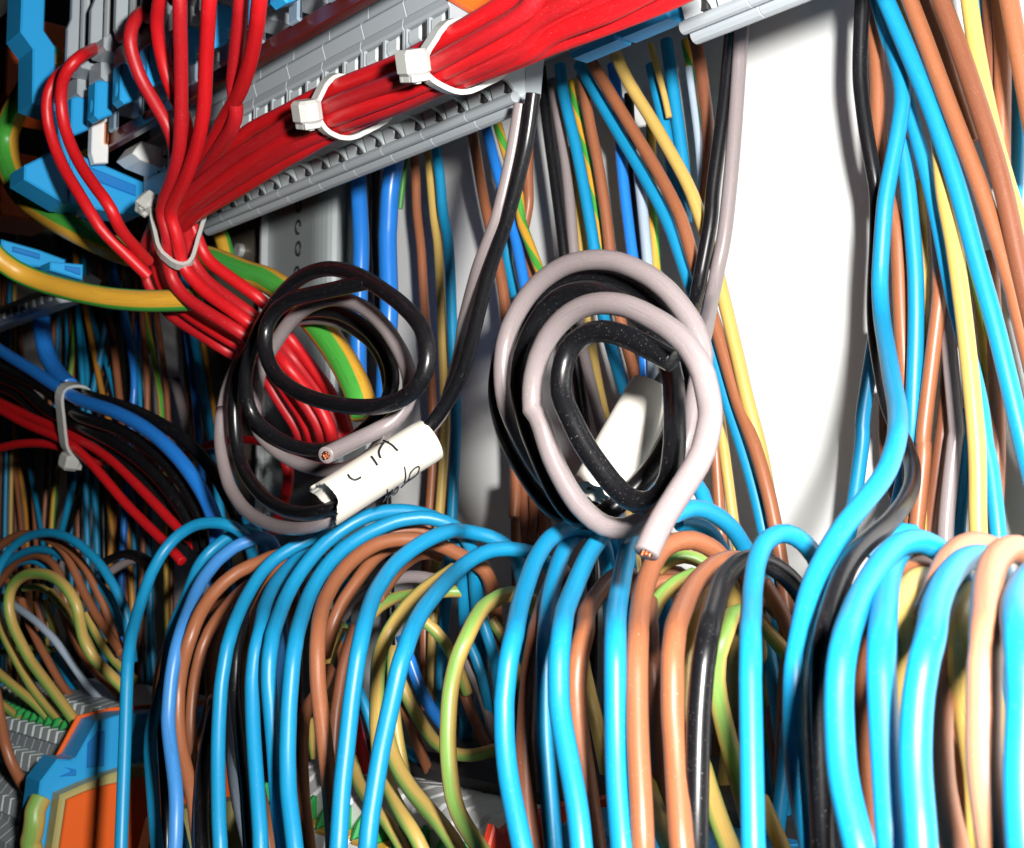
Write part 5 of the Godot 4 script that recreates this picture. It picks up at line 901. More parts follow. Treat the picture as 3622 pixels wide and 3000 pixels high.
	cable("cable","black",2.4,0.03,0,2,"thin black hanging cable in deep shade, first black one from the left","thin cables hanging deep in the shade at the left",[-250.5,137.6,10.9,-248,121.8,11.5,-245.1,106,12.2,-242.2,90.2,12.9,-240.8,80.3,13.4,-240.1,66.4,13.9,-240.1,58.4,14.4,-240.8,50.4,14.9,-242.3,42.6,15.4,-245.9,31.1,16.1,-250.9,18.1,16.9,-254.2,10.7,17.3,-264.9,-11,17.8,-266.9,-14.5,17.9,-270.3,-19.4,17.9,-279.2,-30.2,17.9,-287.9,-41,18,-291.2,-46,18,-294,-51.3,18.1,-297.2,-58.6,18.1,-299.8,-66.2,18.2,-301.9,-74,18.2,-303.3,-81.9,18.2,-304,-89.8,18.2,-304.3,-97.9,18.1,-303.9,-107.9,18,-303,-117.8,17.8,-300.8,-135.7,17.5,-297.9,-155.6,17,-294.9,-175.4,16.6,-291.6,-193,16.6])
	cable("cable","blue",2.6,0.03,0,2,"thin blue hanging cable in deep shade, seventh blue one from the left","thin cables hanging deep in the shade at the left",[-290.6,147.3,10.8,-286.3,123.7,11.7,-284.2,111.8,12.2,-281.6,98,12.8,-279.2,86.2,13.3,-276.6,72.6,13.8,-273.9,61,14.2,-270.2,47.6,14.8,-265.3,32.5,15.5,-260,19.3,16.4,-254.1,4.3,17.4,-249.1,-10.9,17.9,-246,-24.5,18,-242.5,-48.3,18,-241.1,-56.2,18,-239.5,-61.9,18,-232.7,-80.8,18.2,-230.4,-90.5,18.2,-229.1,-102.5,18.1,-228.8,-116.5,17.8,-229.2,-132.5,17.5,-229.9,-148.5,17.1,-230.6,-164.5,16.8,-231,-180.5,16.4])
	cable("cable","orange",2.4,0.03,0,2,"thin ochre hanging cable in deep shade, fourth ochre one from the left","thin cables hanging deep in the shade at the left",[-316.4,153.7,9.9,-311.7,140.4,10.3,-306.5,125.1,10.8,-303.3,113.9,11,-297.1,94.9,11.4,-292.5,81.8,11.8,-289.4,74.3,12.1,-280.1,54.1,13,-271.7,38.3,13.6,-260.9,19.5,14.2,-251.1,4.3,15,-241.4,-11.1,15.7,-237.6,-18.3,15.8,-235.6,-24,15.9,-234.9,-27.9,15.9,-234.9,-31.9,15.9,-236.9,-47.9,16,-239,-65.8,16,-239.5,-79.9,16.2,-239.9,-95.9,16.3,-241,-115.9,16.2,-242.3,-133.9,15.9,-243.9,-153.9,15.5,-246,-170.1,14.9,-247.1,-184.1,14.6])
	cable("cable","brown",2.4,0.03,0,2,"thin brown hanging cable in deep shade, seventh brown one from the left","thin cables hanging deep in the shade at the left",[-285.3,146.5,8.3,-280.8,128.9,8.8,-276,113.1,9.6,-272.3,97.6,10,-268.5,82.1,10.4,-263.3,62.7,11,-260.1,53,11.5,-255,35.9,12,-248.6,17,12.7,-242,-1.9,13.4,-237.8,-15.2,13.7,-234.3,-28.8,13.8,-229.9,-50.5,13.8,-227.3,-62.4,14.1,-226.7,-68.4,14.3,-226.2,-78.4,14.5,-226,-102.5,14.6,-226.8,-124.6,14.3,-227.5,-138.6,14,-228.2,-152.6,13.7,-228.9,-166.7,13.5,-229.6,-180.7,13.2])
	cable("cable","blue2",2.4,0.03,0,2,"thin bright blue hanging cable in deep shade, second bright blue one from the left","thin cables hanging deep in the shade at the left",[-227.5,132.6,8.4,-227.2,116.5,8.9,-227.4,100.6,9.2,-227,88.5,9.7,-226.5,74.4,10.2,-226.1,60.3,10.8,-225.8,46.2,11.4,-225.2,22.1,12.5,-225.2,10,13.1,-225,-4,13.7,-226.3,-26.1,14.1,-226.8,-38.1,14.1,-227.5,-52.2,14.1,-229.4,-64.2,14,-232.5,-84.1,14.4,-234,-100.1,14.5,-235.2,-122.1,14.3,-235.8,-136.2,14,-236.4,-152.3,13.7,-237,-166.3,13.5,-237.7,-182.4,13.2])
	cable("cable","blue",2.0,0.03,0,2,"thin blue hanging cable in deep shade, ninth blue one from the left","thin cables hanging deep in the shade at the left",[-262.5,141,8.3,-260.6,127.1,8.7,-258.8,111.2,9.1,-255.4,87.1,9.9,-251.9,67.2,10.7,-249.3,55.5,11.1,-245.5,41.9,11.6,-240.8,28.7,12.1,-233.1,10.1,12.9,-223.2,-12.1,14,-219.8,-21.5,14.2,-217.8,-29.3,14.2,-215.3,-43.1,14.1,-212.4,-58.9,14.1,-209.7,-70.6,14.3,-206.8,-84.4,14.5,-205.5,-96.4,14.6,-205.6,-112.5,14.4,-206.4,-128.5,14.1,-208.3,-152.6,13.7,-210,-176.6,13.2])
	cable("cable","brown2",2.4,0.03,0,2,"thin dark brown hanging cable in deep shade, fifth dark brown one from the left","thin cables hanging deep in the shade at the left",[-242.5,136.4,7.2,-240.9,122.5,7.6,-239.5,108.5,7.9,-238.1,94.6,8.3,-236.3,78.7,8.7,-234.6,64.7,9.1,-232.6,50.9,9.5,-230.4,39,9.8,-227.4,25.3,10.3,-222.5,5.9,11.1,-217.3,-15.5,11.8,-213.6,-35.3,12])
	cable("cable","black",2.8,0.03,0,2,"thin black hanging cable in deep shade, third black one from the left","thin cables hanging deep in the shade at the left",[-281.1,145.7,7.4,-279.2,131.8,7.8,-277.1,110.2,8,-274.2,90.2,8.6,-270.9,70.4,9.3,-269.4,58.6,9.5,-265.8,40.8,10.2,-262.3,25.2,10.8,-258.3,7.5,11.5,-255.3,-8.3,11.9,-253.6,-20.2,12,-250.9,-42.1,12,-248,-66,12.2,-246.1,-88,12.7,-245.2,-106,12.8,-245,-128.1,12.5,-245,-142.1,12.3,-245.1,-156.1,12.1,-245.1,-170.2,11.8,-245.1,-184.2,11.6])
	cable("cable","brown2",2.2,0.03,0,2,"thin dark brown hanging cable in deep shade, first dark brown one from the left","thin cables hanging deep in the shade at the left",[-397.2,173.6,7.2,-396.8,161.6,7.5,-396.4,147.6,7.9,-396,133.7,8.3,-395.6,119.7,8.7,-394.1,95.9,9.3,-391.8,76.2,9.8,-385.7,52.5,11.2,-383.1,38.7,11.7,-381.7,28.8,11.9,-380.2,12.8,12,-379.2,-3.2,12,-378.1,-19.1,12,-376.9,-35.1,12,-375.8,-51.1,12,-374.8,-71,12,-374.2,-77,12,-373,-82.9,12.1,-371.4,-88.7,12.2,-366.1,-101.6,12.4,-360.9,-114.6,12.7,-358.5,-122.3,12.7,-356.7,-130.1,12.7,-354.9,-139.9,12.7,-352.9,-153.8,12.5,-351.6,-165.7,12.3,-350.1,-179.6,12.1,-348.9,-191.6,11.8,-347.2,-205.5,11.6])
	cable("cable","brown2",2.4,0.03,0,2,"thin dark brown hanging cable in deep shade, third dark brown one from the left","thin cables hanging deep in the shade at the left",[-316.6,154.5,5.7,-312.6,139,6.1,-307.9,123.3,6.7,-302.3,100.2,7.1,-298.2,84.7,7.5,-294.2,69.1,7.9,-289.8,51.6,8.5,-285.5,34.1,9.1,-282.3,20.5,9.5,-279.3,6.8,9.9,-275.4,-14.9,10])
	cable("cable","brown",2.2,0.03,0,2,"thin brown hanging cable in deep shade, third brown one from the left","thin cables hanging deep in the shade at the left",[-330.2,158,5,-330.1,151.9,5.2,-329,135.5,5.9,-328.2,117.3,6.6,-327.7,105.2,7,-327.4,91.1,7.4,-327.1,79.1,7.8,-326.6,65.1,8.2,-325.6,41.1,9,-325.1,29.1,9.4,-324.6,15.1,9.7,-324.7,-2.9,10,-325.3,-16.9,10,-326.6,-34.9,10,-326.4,-42.9,10,-325.6,-48.9,10.1,-324.2,-54.7,10.2,-317.2,-75.6,10.7,-315,-83.3,10.9,-313.3,-91.1,11,-312,-99,11,-309.5,-122.9,10.8,-308.3,-138.9,10.6,-307.4,-154.9,10.3,-305.8,-174.8,10.2,-304.1,-196.8,9.9])
	cable("cable","blue",2.4,0.03,0,2,"thin blue hanging cable in deep shade, third blue one from the left","thin cables hanging deep in the shade at the left",[-335.4,159.2,5,-333.4,137.2,4.8,-331.1,113.2,4.8,-329.4,95.2,5.2,-328,77.2,5.8,-327.2,61.1,6,-327,47,6,-326.9,31,6,-326.2,12.9,6.1,-325.4,-1.2,6.4,-324.3,-15.2,6.7,-323.2,-29.2,7,-321.8,-43.2,7.2,-319.2,-65.2,7.4,-317.3,-79.1,7.5,-315.3,-93,7.4,-313.5,-105,7.4,-311.3,-118.9,7.3,-309.4,-130.8,7.2,-307.1,-144.6,7.1,-305.2,-156.6,7.1,-303,-170.4,7,-301.1,-182.3,6.9,-298.9,-196.3,6.8])
	cable("cable","black",2.6,0.03,0,2,"thin black hanging cable in deep shade, fourth black one from the left","thin cables hanging deep in the shade at the left",[-197.3,126,5.4,-196.6,109.6,6.3,-195.9,93.3,7.1,-195.1,85.3,7.5,-193.7,77.2,7.9,-192.1,71.4,8.2,-189.6,63.6,8.6,-185.2,52.3,9.3,-180.1,39.1,9.8,-175.1,21.6,10])
	cable("cable","brown2",2.4,0.03,0,2,"thin dark brown hanging cable in deep shade, seventh dark brown one from the left","thin cables hanging deep in the shade at the left",[-205.2,127.9,5,-203,112.1,5.4,-200.5,94.3,5.9,-197.3,76.6,6.5,-192.9,59.1,7.3,-188.4,41.7,7.9,-183.9,18.1,8,-181.1,4.4,8,-177.7,-11.2,8,-174.9,-20.9,8.2,-170.5,-34.1,8.5,-166.2,-47.5,8.9,-163.7,-57.2,9.1,-162.2,-65,9.2,-160.6,-78.9,9.2,-159.7,-96.9,9.1,-159.5,-112.9,9,-159.5,-130.9,8.8,-159.5,-148.9,8.6,-159.2,-166.9,8.4])
	cable("cable","orange",2.0,0.03,0,2,"thin ochre hanging cable in deep shade, sixth ochre one from the left","thin cables hanging deep in the shade at the left",[-195,124.9,7.9,-190.9,113.1,8.8,-186.1,97.7,9.6,-181.2,82.3,10.4,-176.4,69.1,11.2,-170,54.3,12.1,-164.7,43.5,12.8,-158.5,30.9,13.6,-153.8,19.8,13.9,-150.9,10.2,14,-146.6,-9.4,13.9,-143.8,-25.3,14.1,-141.5,-41.2,14.4,-140,-55.2,14.5,-139.1,-67.2,14.6,-138.5,-81.3,14.5,-138.2,-95.3,14.3,-138.1,-111.4,14,-138.1,-127.5,13.8,-138.1,-143.6,13.5,-138,-161.7,13.2])
	cable("cable","brown2",2.2,0.03,0,2,"thin dark brown hanging cable in deep shade, second dark brown one from the left","thin cables hanging deep in the shade at the left",[-391.8,110.7,10,-387.1,91.2,10,-382.5,71.7,10,-377.5,50.2,9.9,-372.3,26.9,9.7,-368.1,11.3,9.8,-365.5,-0.5,9.9,-362.7,-16.4,10.2,-360,-34.2,10.6,-356.9,-54.1,10.9,-353.2,-75.8,11,-350.3,-91.6,11,-347.3,-107.4,10.9,-344.3,-123.2,10.8,-341.3,-138.9,10.6,-338.3,-154.7,10.5,-335.3,-170.5,10.3,-332.3,-186.2,10.1,-329.4,-202,10])
	cable("cable","brown",2.2,0.03,0,2,"thin brown hanging cable in deep shade, second brown one from the left","thin cables hanging deep in the shade at the left",[-380.9,108,10,-375.2,92.9,10,-368.8,76,10,-363,60.9,10,-356.5,44.1,10,-352.5,32.7,10,-345.2,9.8,10.1,-338,-13.3,10.5,-333.6,-28.8,10.8,-330.2,-42.5,10.9,-326.6,-60.3,11,-323.5,-80.2,10.9,-321.1,-100.1,10.8,-318.9,-120.1,10.6,-317.1,-138.2,10.5,-315.2,-158.2,10.3,-313.3,-178.2,10.1,-311.2,-198.3,9.9])
	cable("cable","blue",2.2,0.03,0,2,"thin blue hanging cable in deep shade, first blue one from the left","thin cables hanging deep in the shade at the left",[-408.4,109.1,11.7,-395.9,90.2,11.9,-388.2,78.3,12,-380.6,66.4,12,-373.1,54.6,12,-364.6,41,12,-356.1,27.4,11.9,-347.6,13.9,11.8,-335.8,-4.9,12,-324,-23.6,12.3,-318.9,-32.3,12.5,-314.2,-41.2,12.6,-310.1,-50.4,12.7,-307.4,-57.9,12.8,-304.8,-67.6,12.8,-303.2,-77.6,12.8,-302.4,-89.6,12.7,-302.3,-101.6,12.6,-303.6,-125.7,12.4,-305.4,-145.7,12.2,-307.9,-167.7,11.9,-309,-181.7,11.7,-309.9,-197.7,11.6])
	cable("cable","blue",2.4,0.03,0,2,"thin blue hanging cable in deep shade, eleventh blue one from the left","thin cables hanging deep in the shade at the left",[-200.6,126.2,8.2,-196.9,110.6,8.9,-193,93.1,9.7,-190,83.3,10.3,-180.5,60.6,12.1,-174.3,48.1,13,-167.2,33.8,13.8,-164.1,26.4,14,-159.2,13.3,14,-157.2,9.9,14,-154.7,6.7,14,-138.6,-8.5,14,-134.7,-13.1,14.1,-129.9,-19.5,14.1,-124.5,-28,14.2,-120.7,-35.1,14.4,-116.6,-44.2,14.5,-114,-51.8,14.6,-112,-59.6,14.6,-111.1,-65.6,14.6,-110.5,-73.6,14.5,-110.5,-83.6,14.4,-111.8,-101.6,14.1,-113.9,-119.6,13.8,-116.4,-139.5,13.5,-118.1,-157.5,13.2])
	cable("cable","orange",2.0,0.03,0,2,"thin ochre hanging cable in deep shade, fifth ochre one from the left","thin cables hanging deep in the shade at the left",[-195.8,125.4,6.5,-191.4,111.6,7.3,-187.3,97.9,8,-183.2,84.4,8.7,-178.9,70.9,9.4,-174,57.7,10.1,-168.7,44.6,10.9,-162.7,29.8,11.6,-155.6,8.8,11.9])
	cable("cable","brown2",2.2,0.03,0,2,"thin dark brown hanging cable in deep shade, sixth dark brown one from the left","thin cables hanging deep in the shade at the left",[-241.5,136.7,5,-239.6,122.7,5.4,-237.7,108.8,5.9,-235,95,6.4,-231.7,83.4,6.9,-224,60.5,7.8,-219.8,45,8])
	cable("cable","black",2.6,0.03,0,2,"thin black hanging cable in deep shade, second black one from the left","thin cables hanging deep in the shade at the left",[-307.8,152.3,6.5,-302.9,135.1,7.1,-297.1,116,7.8,-292.1,100.8,8.6,-286.2,83.8,9.5,-279.7,60.7,10.1])
	cable("looped_cable","blue",3.0,0.03,0,2,"outermost blue cable of the loops at the left edge","looped cables over the left terminals",[-193.7,-74.4,79.9,-188.5,-59,79.9,-185.6,-47.2,79.2,-183.2,-41.6,78.3,-180.9,-38.4,77.5,-178,-35.7,76.7,-176.3,-34.5,76.3,-170.9,-32,75.3,-165.1,-30.4,74.3,-157.2,-29.5,73.2,-151.1,-29.5,72.3,-147.2,-29.9,71.7,-141.2,-31,70.8,-137.4,-32.1,70.2,-133.7,-33.5,69.5,-128.4,-36.3,68.3,-125.1,-38.4,67.4,-122,-40.9,66.5,-118.2,-45.4,65,-116.1,-48.7,63.9,-114.5,-52.2,62.8,-113.7,-56.1,61.8,-113.5,-64.1,60.4,-112,-69.9,60])
	cable("looped_cable","blue",2.8,0.03,0,2,"second blue cable under the outermost one at the left edge","looped cables over the left terminals",[-266.2,-61.4,69.9,-246.9,-55,70,-227.6,-48.5,69.9,-216.1,-44.2,69.4,-202.9,-39.1,68.2,-197,-37.3,67.5,-191.2,-36,66.8,-185.3,-35.1,66.1,-179.4,-34.9,65.3,-171.7,-35.6,64.2,-164.2,-37.4,63.1,-149.5,-43.1,60.6,-144,-45.6,59.6,-140.6,-47.6,58.9,-137.6,-50.1,58,-135.5,-53.3,57,-134.7,-57.1,55.9,-135.1,-63,54.1])
	cable("looped_cable","blue",2.4,0.03,0,2,"short blue arc inside the loops at the left edge","looped cables over the left terminals",[-264.2,-53,65.9,-244.4,-49,66,-224.7,-44.8,65.8,-208.8,-41.2,65,-200.8,-39.5,64.2,-194.9,-39,63.2,-191,-39.3,62.4,-187.2,-40.3,61.4,-181.9,-42.9,59.8])
	cable("looped_cable","brown",3.0,0.03,0,2,"brown cable running under the outermost blue loop at the left edge","looped cables over the left terminals",[-252.3,-55.2,72.2,-237.8,-49,72.1,-221.5,-41.8,71.9,-209,-35.7,71.2,-201.7,-32.6,70.5,-196.1,-30.9,69.8,-190.3,-29.9,69.2,-184.4,-29.6,68.5,-176.6,-29.9,67.6,-170.8,-30.8,66.9,-165.2,-32.3,66.1,-161.5,-33.9,65.5,-158.1,-36,64.9,-155.1,-38.8,64.2,-149.2,-48.9,61.6,-145.5,-53.5,60.4,-142.8,-56.4,59.7,-138.1,-60.1,58.8,-126.3,-68,57.8])
	cable("looped_cable","brown",2.8,0.03,0,2,"brown cable right of the other brown one in the loops at the left edge","looped cables over the left terminals",[-160.3,-32.6,66.1,-154.6,-34.8,65,-151.1,-36.6,64.3,-146.5,-40.3,62.9,-144.1,-43.4,61.8,-142.3,-46.9,60.7,-138.9,-54,58.4,-135.7,-61.5,56.6,-133.6,-64.9,56,-129.4,-69.6,55.5])
	cable("looped_cable","brown",2.8,0.03,0,2,"glossy brown loop ending over the grey terminals at the left","looped cables over the left terminals",[-258.2,-71.7,66,-246,-64.4,66.1,-232.2,-56.1,66,-217,-46.1,65.6,-210,-42.2,65.2,-202.5,-39.4,64.9,-196.3,-38,64.7,-188.3,-37.1,64.4,-182.4,-37.3,64.1,-176.5,-38.3,63.9,-172.7,-39.6,63.6,-169.1,-41.5,63.4,-166,-44,63.1,-163.7,-47.2,62.8,-163,-49.1,62.6,-162.7,-51.1,62.4,-162.8,-57.1,61.6,-162.4,-59,61.4,-161.6,-60.8,61.1,-158,-65.6,60.4,-153.5,-69.6,59.7,-148.5,-72.9,59,-143.2,-75.8,58.4,-121,-85.1,56])
	cable("looped_cable","yg2",3.5,0.0,0.14,2,"green-yellow cable forming the big arch over the left terminals","looped cables over the left terminals",[-116.2,-93.6,72,-120.2,-89.3,73.6,-126.1,-84.1,75.5,-141.8,-72.2,79.8,-144.7,-69.5,80.7,-148.4,-64.9,82.1,-151.6,-60,83.5,-153.2,-56.3,84.2,-153.6,-54.3,84.5,-153.7,-52.3,84.6,-153.4,-50.3,84.6,-152.6,-48.5,84.6,-151.3,-46.9,84.4,-147.9,-44.8,84,-144.1,-43.5,83.6,-140.2,-42.8,83.3,-134.1,-42.5,82.7,-128.1,-42.8,82.1,-122.2,-43.9,81.4,-118.4,-45.3,81,-114.9,-47.2,80.4,-112.1,-50,79.6,-111.2,-51.7,79.1,-110.9,-53.6,78.6,-112.6,-61.1,76.2,-112.6,-64.8,74.6,-112.1,-66.6,73.7,-110.1,-69.6,71.9,-103.3,-75.8,67.7,-100.8,-78.5,66])
	cable("looped_cable","yg2",3.0,0.0,0.14,2,"yellow cable second from the partition into the left terminals","looped cables over the left terminals",[-193.3,-33.2,80,-187.8,-41.8,79.9,-184,-46.8,80,-174.6,-57.5,80.7,-168.7,-63.1,80.7,-162.7,-68.6,79.8,-155.8,-75.9,77.8,-149.8,-81.2,76.2,-141.3,-86.5,74.3,-130.5,-91.8,72.1])
	cable("looped_cable","yg2",3.2,0.0,0.14,2,"green cable coming from the left edge into the left terminals","looped cables over the left terminals",[-220,-62.6,84,-204.2,-66.1,84.1,-186.6,-70.2,83.9,-176.9,-72.8,83.4,-169.4,-75.3,82.5,-160.4,-79.2,80.3,-150.2,-84.5,76.5,-145.8,-87.9,74.3,-142.2,-92.1,71.9])
	cable("looped_cable","yg2",2.8,0.0,0.14,2,"short green cable lowest at the left edge","looped cables over the left terminals",[-238.7,-77.7,80,-222.6,-79.6,80.1,-206.5,-81.6,80.1,-190.4,-84.1,79.3,-180.7,-86.4,77.9,-169.5,-90.6,75.2,-161.9,-93.1,74.3,-150,-96,73.8,-132.1,-99.5,74])
	cable("looped_cable","yg2",2.6,0.0,0.14,2,"olive green arc under the big green-yellow arch","looped cables over the left terminals",[-186.4,-48.5,68,-180.3,-48,66.6,-176.3,-48.3,65.5,-174.4,-48.9,64.9,-172.6,-49.7,64.2,-171.1,-51,63.5,-169,-54.2,62])
	cable("looped_cable","yg2",3.0,0.0,0.14,2,"yellow cable descending under the big arch to the right","looped cables over the left terminals",[-166.3,-49.5,66,-149.8,-56.7,65.4,-146.3,-58.6,65,-144.7,-59.8,64.7,-142.2,-62.8,63.8,-140,-68,61.8,-138.1,-71.2,60.3,-134.3,-75.2,58.1,-129.8,-78.6,56])
	cable("looped_cable","yg2",3.0,0.0,0.14,2,"green cable descending behind the vertical blue cable","looped cables over the left terminals",[-150.3,-56.4,60,-144.3,-64.2,58,-139.9,-68.2,56.9,-133.1,-72.3,55.6,-124.1,-76.6,54])
	cable("looped_cable","pale",2.6,0.03,0,2,"pale grey-blue cable slanting across the loops at the left","looped cables over the left terminals",[-240,-42.7,74.1,-224,-45.6,74.2,-208.2,-48.5,74.1,-188.5,-52.4,73.7,-174.8,-55.7,72.9,-165.3,-58.9,71.5,-160,-61.6,70.2,-155.3,-65,68.4,-151.7,-69.4,66.2,-146.7,-77.2,62.2,-144.4,-80.2,60.6,-136.5,-88.2,56])
	cable("looped_cable","brown",2.8,0.03,0,2,"brown cable slanting under the pale grey-blue one","looped cables over the left terminals",[-188.6,-52.8,68,-181.8,-60.3,67.7,-174.5,-67.4,66.6,-171.7,-70.4,65.8,-164.1,-79.5,62.9,-159.5,-83.4,61.4,-154.7,-86.9,60])
	cable("looped_cable","yg2",2.2,0.0,0.14,2,"bright striped cable piece lying level behind the green cables","looped cables over the left terminals",[-265.5,-78.9,66,-247.3,-76.6,66.1,-227.1,-74.1,66,-204.9,-71.3,65.4,-188.8,-69.6,64.1,-172.6,-69.2,62])
	cable("looped_cable","brown",3.4,0.03,0,2,"thick brown cable curving down at the left edge","looped cables over the left terminals",[-142.7,-62,96,-135.1,-71.4,96.1,-132.9,-74.8,95.9,-131.2,-78.4,95.5,-130.3,-82.3,94.9,-130.3,-84.3,94.5,-131.6,-93.9,91.9,-131.5,-95.8,91.3,-130.5,-99.6,90.2,-129.6,-101.3,89.6,-127.3,-104.4,88.5,-124.5,-107.1,87.5,-119.8,-110.5,86])
	cable("looped_cable","blue",2.6,0.03,0,2,"dark teal cable behind the brown slanting one","looped cables over the left terminals",[-183,-71.3,58,-174.1,-79.5,56.2,-163.7,-89,54])
	cable("looped_cable","brown",2.6,0.03,0,2,"brown cable tucked behind the vertical blue cable","looped cables over the left terminals",[-159.7,-55.2,50,-154.4,-64.1,48,-147.8,-72,46])
	cable("looped_cable","brown",2.6,0.03,0,2,"short brown piece inside the green arch","looped cables over the left terminals",[-259.3,-33.1,60,-246.2,-38.6,60,-231.3,-45,60,-216.6,-51.9,59.6,-209.8,-56.2,59.1,-200.5,-64,58])
	cable("looped_cable","brown",2.6,0.03,0,2,"copper-brown piece inside the green arch","looped cables over the left terminals",[-201.5,-53.9,58,-198,-64,56])
	cable("looped_cable","yg2",2.6,0.0,0.14,2,"yellow piece inside the green arch","looped cables over the left terminals",[-193.6,-53.2,58,-189.6,-60.3,56.9,-186.2,-65.4,56])
	cable("looped_cable","brown",2.6,0.03,0,2,"copper piece below the olive green arc","looped cables over the left terminals",[-183.3,-54.8,56,-178.9,-64.2,54])
	cable("looped_cable","black",3.0,0.03,0,2,"black arch behind the left loops","looped cables over the left terminals",[-163.4,-39,48,-155.6,-37,47,-151.6,-36.5,46.5,-147.6,-36.4,45.9,-141.7,-37.2,45.2,-134.1,-39.8,44])
	cable("looped_cable","gray",3.0,0.03,0,2,"grey arch under the black arch behind the left loops","looped cables over the left terminals",[-163.2,-42.3,46,-159.6,-40.3,44.3,-153.6,-38.3,42])
	cable("looped_cable","blue",3.2,0.03,0,2,"blue front-row looped cable, first blue one from the left","looped cables in the front row",[-85.5,-147,29.9,-89.3,-137.9,28.5,-96.8,-121.8,25.5,-99,-116.3,24.6,-100.2,-112.5,24.2,-101.3,-106.6,23.9,-101.6,-102.6,23.9,-101.6,-100.6,24,-101.1,-96.6,24.4,-100.1,-92.8,25,-99.5,-91,25.3,-97.9,-87.4,26.2,-95.9,-84,27.2,-93.7,-80.9,28.2,-91.4,-77.8,29.4,-85.1,-70.8,32.5,-78.3,-64.2,35.9,-68.6,-55.6,41.2,-60.2,-48.6,46.2,-54.5,-44.3,49.7,-47.2,-39.2,54.4,-42.9,-36.2,57.3,-40.3,-34.1,59.5,-39.1,-33,60.6,-38.2,-31.7,61.9,-37.8,-30.5,63.4,-38.3,-29.4,64.9,-39.6,-28.6,66.2,-41.2,-28.1,67.3,-44.7,-27.8,69.3,-48.1,-28.3,71.2,-49.8,-28.9,72.1,-51.3,-29.8,73.1,-52.6,-30.9,74.2,-53.7,-32.2,75.2,-54.5,-33.7,76.3,-55,-35.3,77.4,-55.2,-37,78.5,-55.1,-38.7,79.5,-54.3,-42,81.6,-53.6,-43.6,82.5,-51.9,-46.7,84.4,-49.6,-49.4,86.4,-48.4,-50.6,87.3,-45.6,-52.7,89.2,-38.1,-57.5,93.8,-35.4,-60.1,95.3,-34.3,-61.6,96,-33.4,-63.3,96.5,-32.1,-67,97.2,-27.6,-84.3,99.3,-22.6,-103.6,101.7,-21.9,-109.5,102,-21.9,-119.5,102])
	cable("looped_cable","blue",3.2,0.03,0,2,"blue front-row looped cable, second blue one from the left","looped cables in the front row",[-79.1,-146.2,27.3,-80.8,-132.2,26,-82.5,-118.4,24.6,-83.1,-112.4,24.1,-83.4,-106.4,23.9,-83.3,-100.3,23.9,-82.8,-94.3,24.4,-81.8,-86.5,25.4,-80.5,-80.9,26.5,-79.3,-77.3,27.6,-77.9,-73.7,28.7,-74.7,-66.8,31.4,-71.2,-60.2,34.4,-66.2,-52.5,38.3,-62.9,-48,40.9,-59.4,-43.9,43.4,-54.4,-38.7,46.9,-49.2,-33.8,50.6,-46.9,-31.3,52.8,-46.1,-30.2,54.2,-45.8,-29.4,56,-46.6,-29.6,57.8,-47.7,-30.3,59.3,-50,-32.3,62,-51.7,-34.8,64.6,-52.2,-36.2,65.9,-52.4,-37.8,67.2,-52.1,-39.3,68.4,-51.5,-40.9,69.6,-50.7,-42.4,70.6,-46.7,-48,74.7,-45.9,-49.5,75.7,-45.3,-51,76.8,-44.9,-52.7,77.9,-44.2,-56.2,79.6,-43.8,-58.1,80.2,-43.2,-62,81.1,-43,-67.9,81.9,-43.7,-71.8,82.5,-46,-79.4,83.5,-46.3,-81.4,83.8,-46.2,-83.4,84.1,-45.9,-85.3,84.3,-45.3,-87.2,84.6,-43.5,-90.8,85.1,-36.4,-102.7,87,-33.5,-108,87.6,-31.4,-113.6,88,-29,-123.3,88])
	cable("looped_cable","blue3",3.4,0.03,0,2,"light blue front-row looped cable, the only one of its colour","looped cables in the front row",[-97.3,-151.3,19.5,-95.6,-139.3,20.3,-93.5,-121.3,21.3,-91.9,-111.4,22,-90.5,-105.6,22.7,-88.8,-99.9,23.5,-86.7,-94.3,24.6,-84.9,-90.7,25.5,-81.6,-85.5,27.1,-72.3,-72.9,31.4,-64.9,-64.1,35,-57.4,-55.8,39.1,-52.4,-50.3,42.2,-48.7,-46.4,44.7,-41,-39,50.1,-38.5,-36.6,52.1,-36.1,-34.3,54.4,-35,-33.2,55.7,-34.2,-32.3,57.3,-34,-31.9,59.2,-34.4,-32.2,61.2,-35.6,-33.6,64.7,-36,-34.5,66.5,-36.1,-35.6,68.1,-36.1,-36.8,69.7,-35.9,-38,71.3,-34.8,-40.6,74.2,-33.2,-43,76.9,-29.9,-46.5,80.5,-27.3,-48.6,82.7,-20.6,-53.6,88.1,-18.2,-56.1,90.1,-17.3,-57.6,91,-16.6,-59.4,91.8,-16.1,-61.3,92.4,-15.7,-65.3,93.2,-15.4,-69.2,93.7,-14.8,-73.2,94.2,-14.3,-75.1,94.5,-13.6,-77,94.7,-11.7,-80.6,95.1,-7.3,-87.2,96,-5.2,-90.7,96.5,-3.7,-94.3,97,-3.1,-96.2,97.3,-2.3,-100.2,97.7,-2,-104.2,98,-1.9,-108.2,98.1,-2.3,-116.2,98.1])
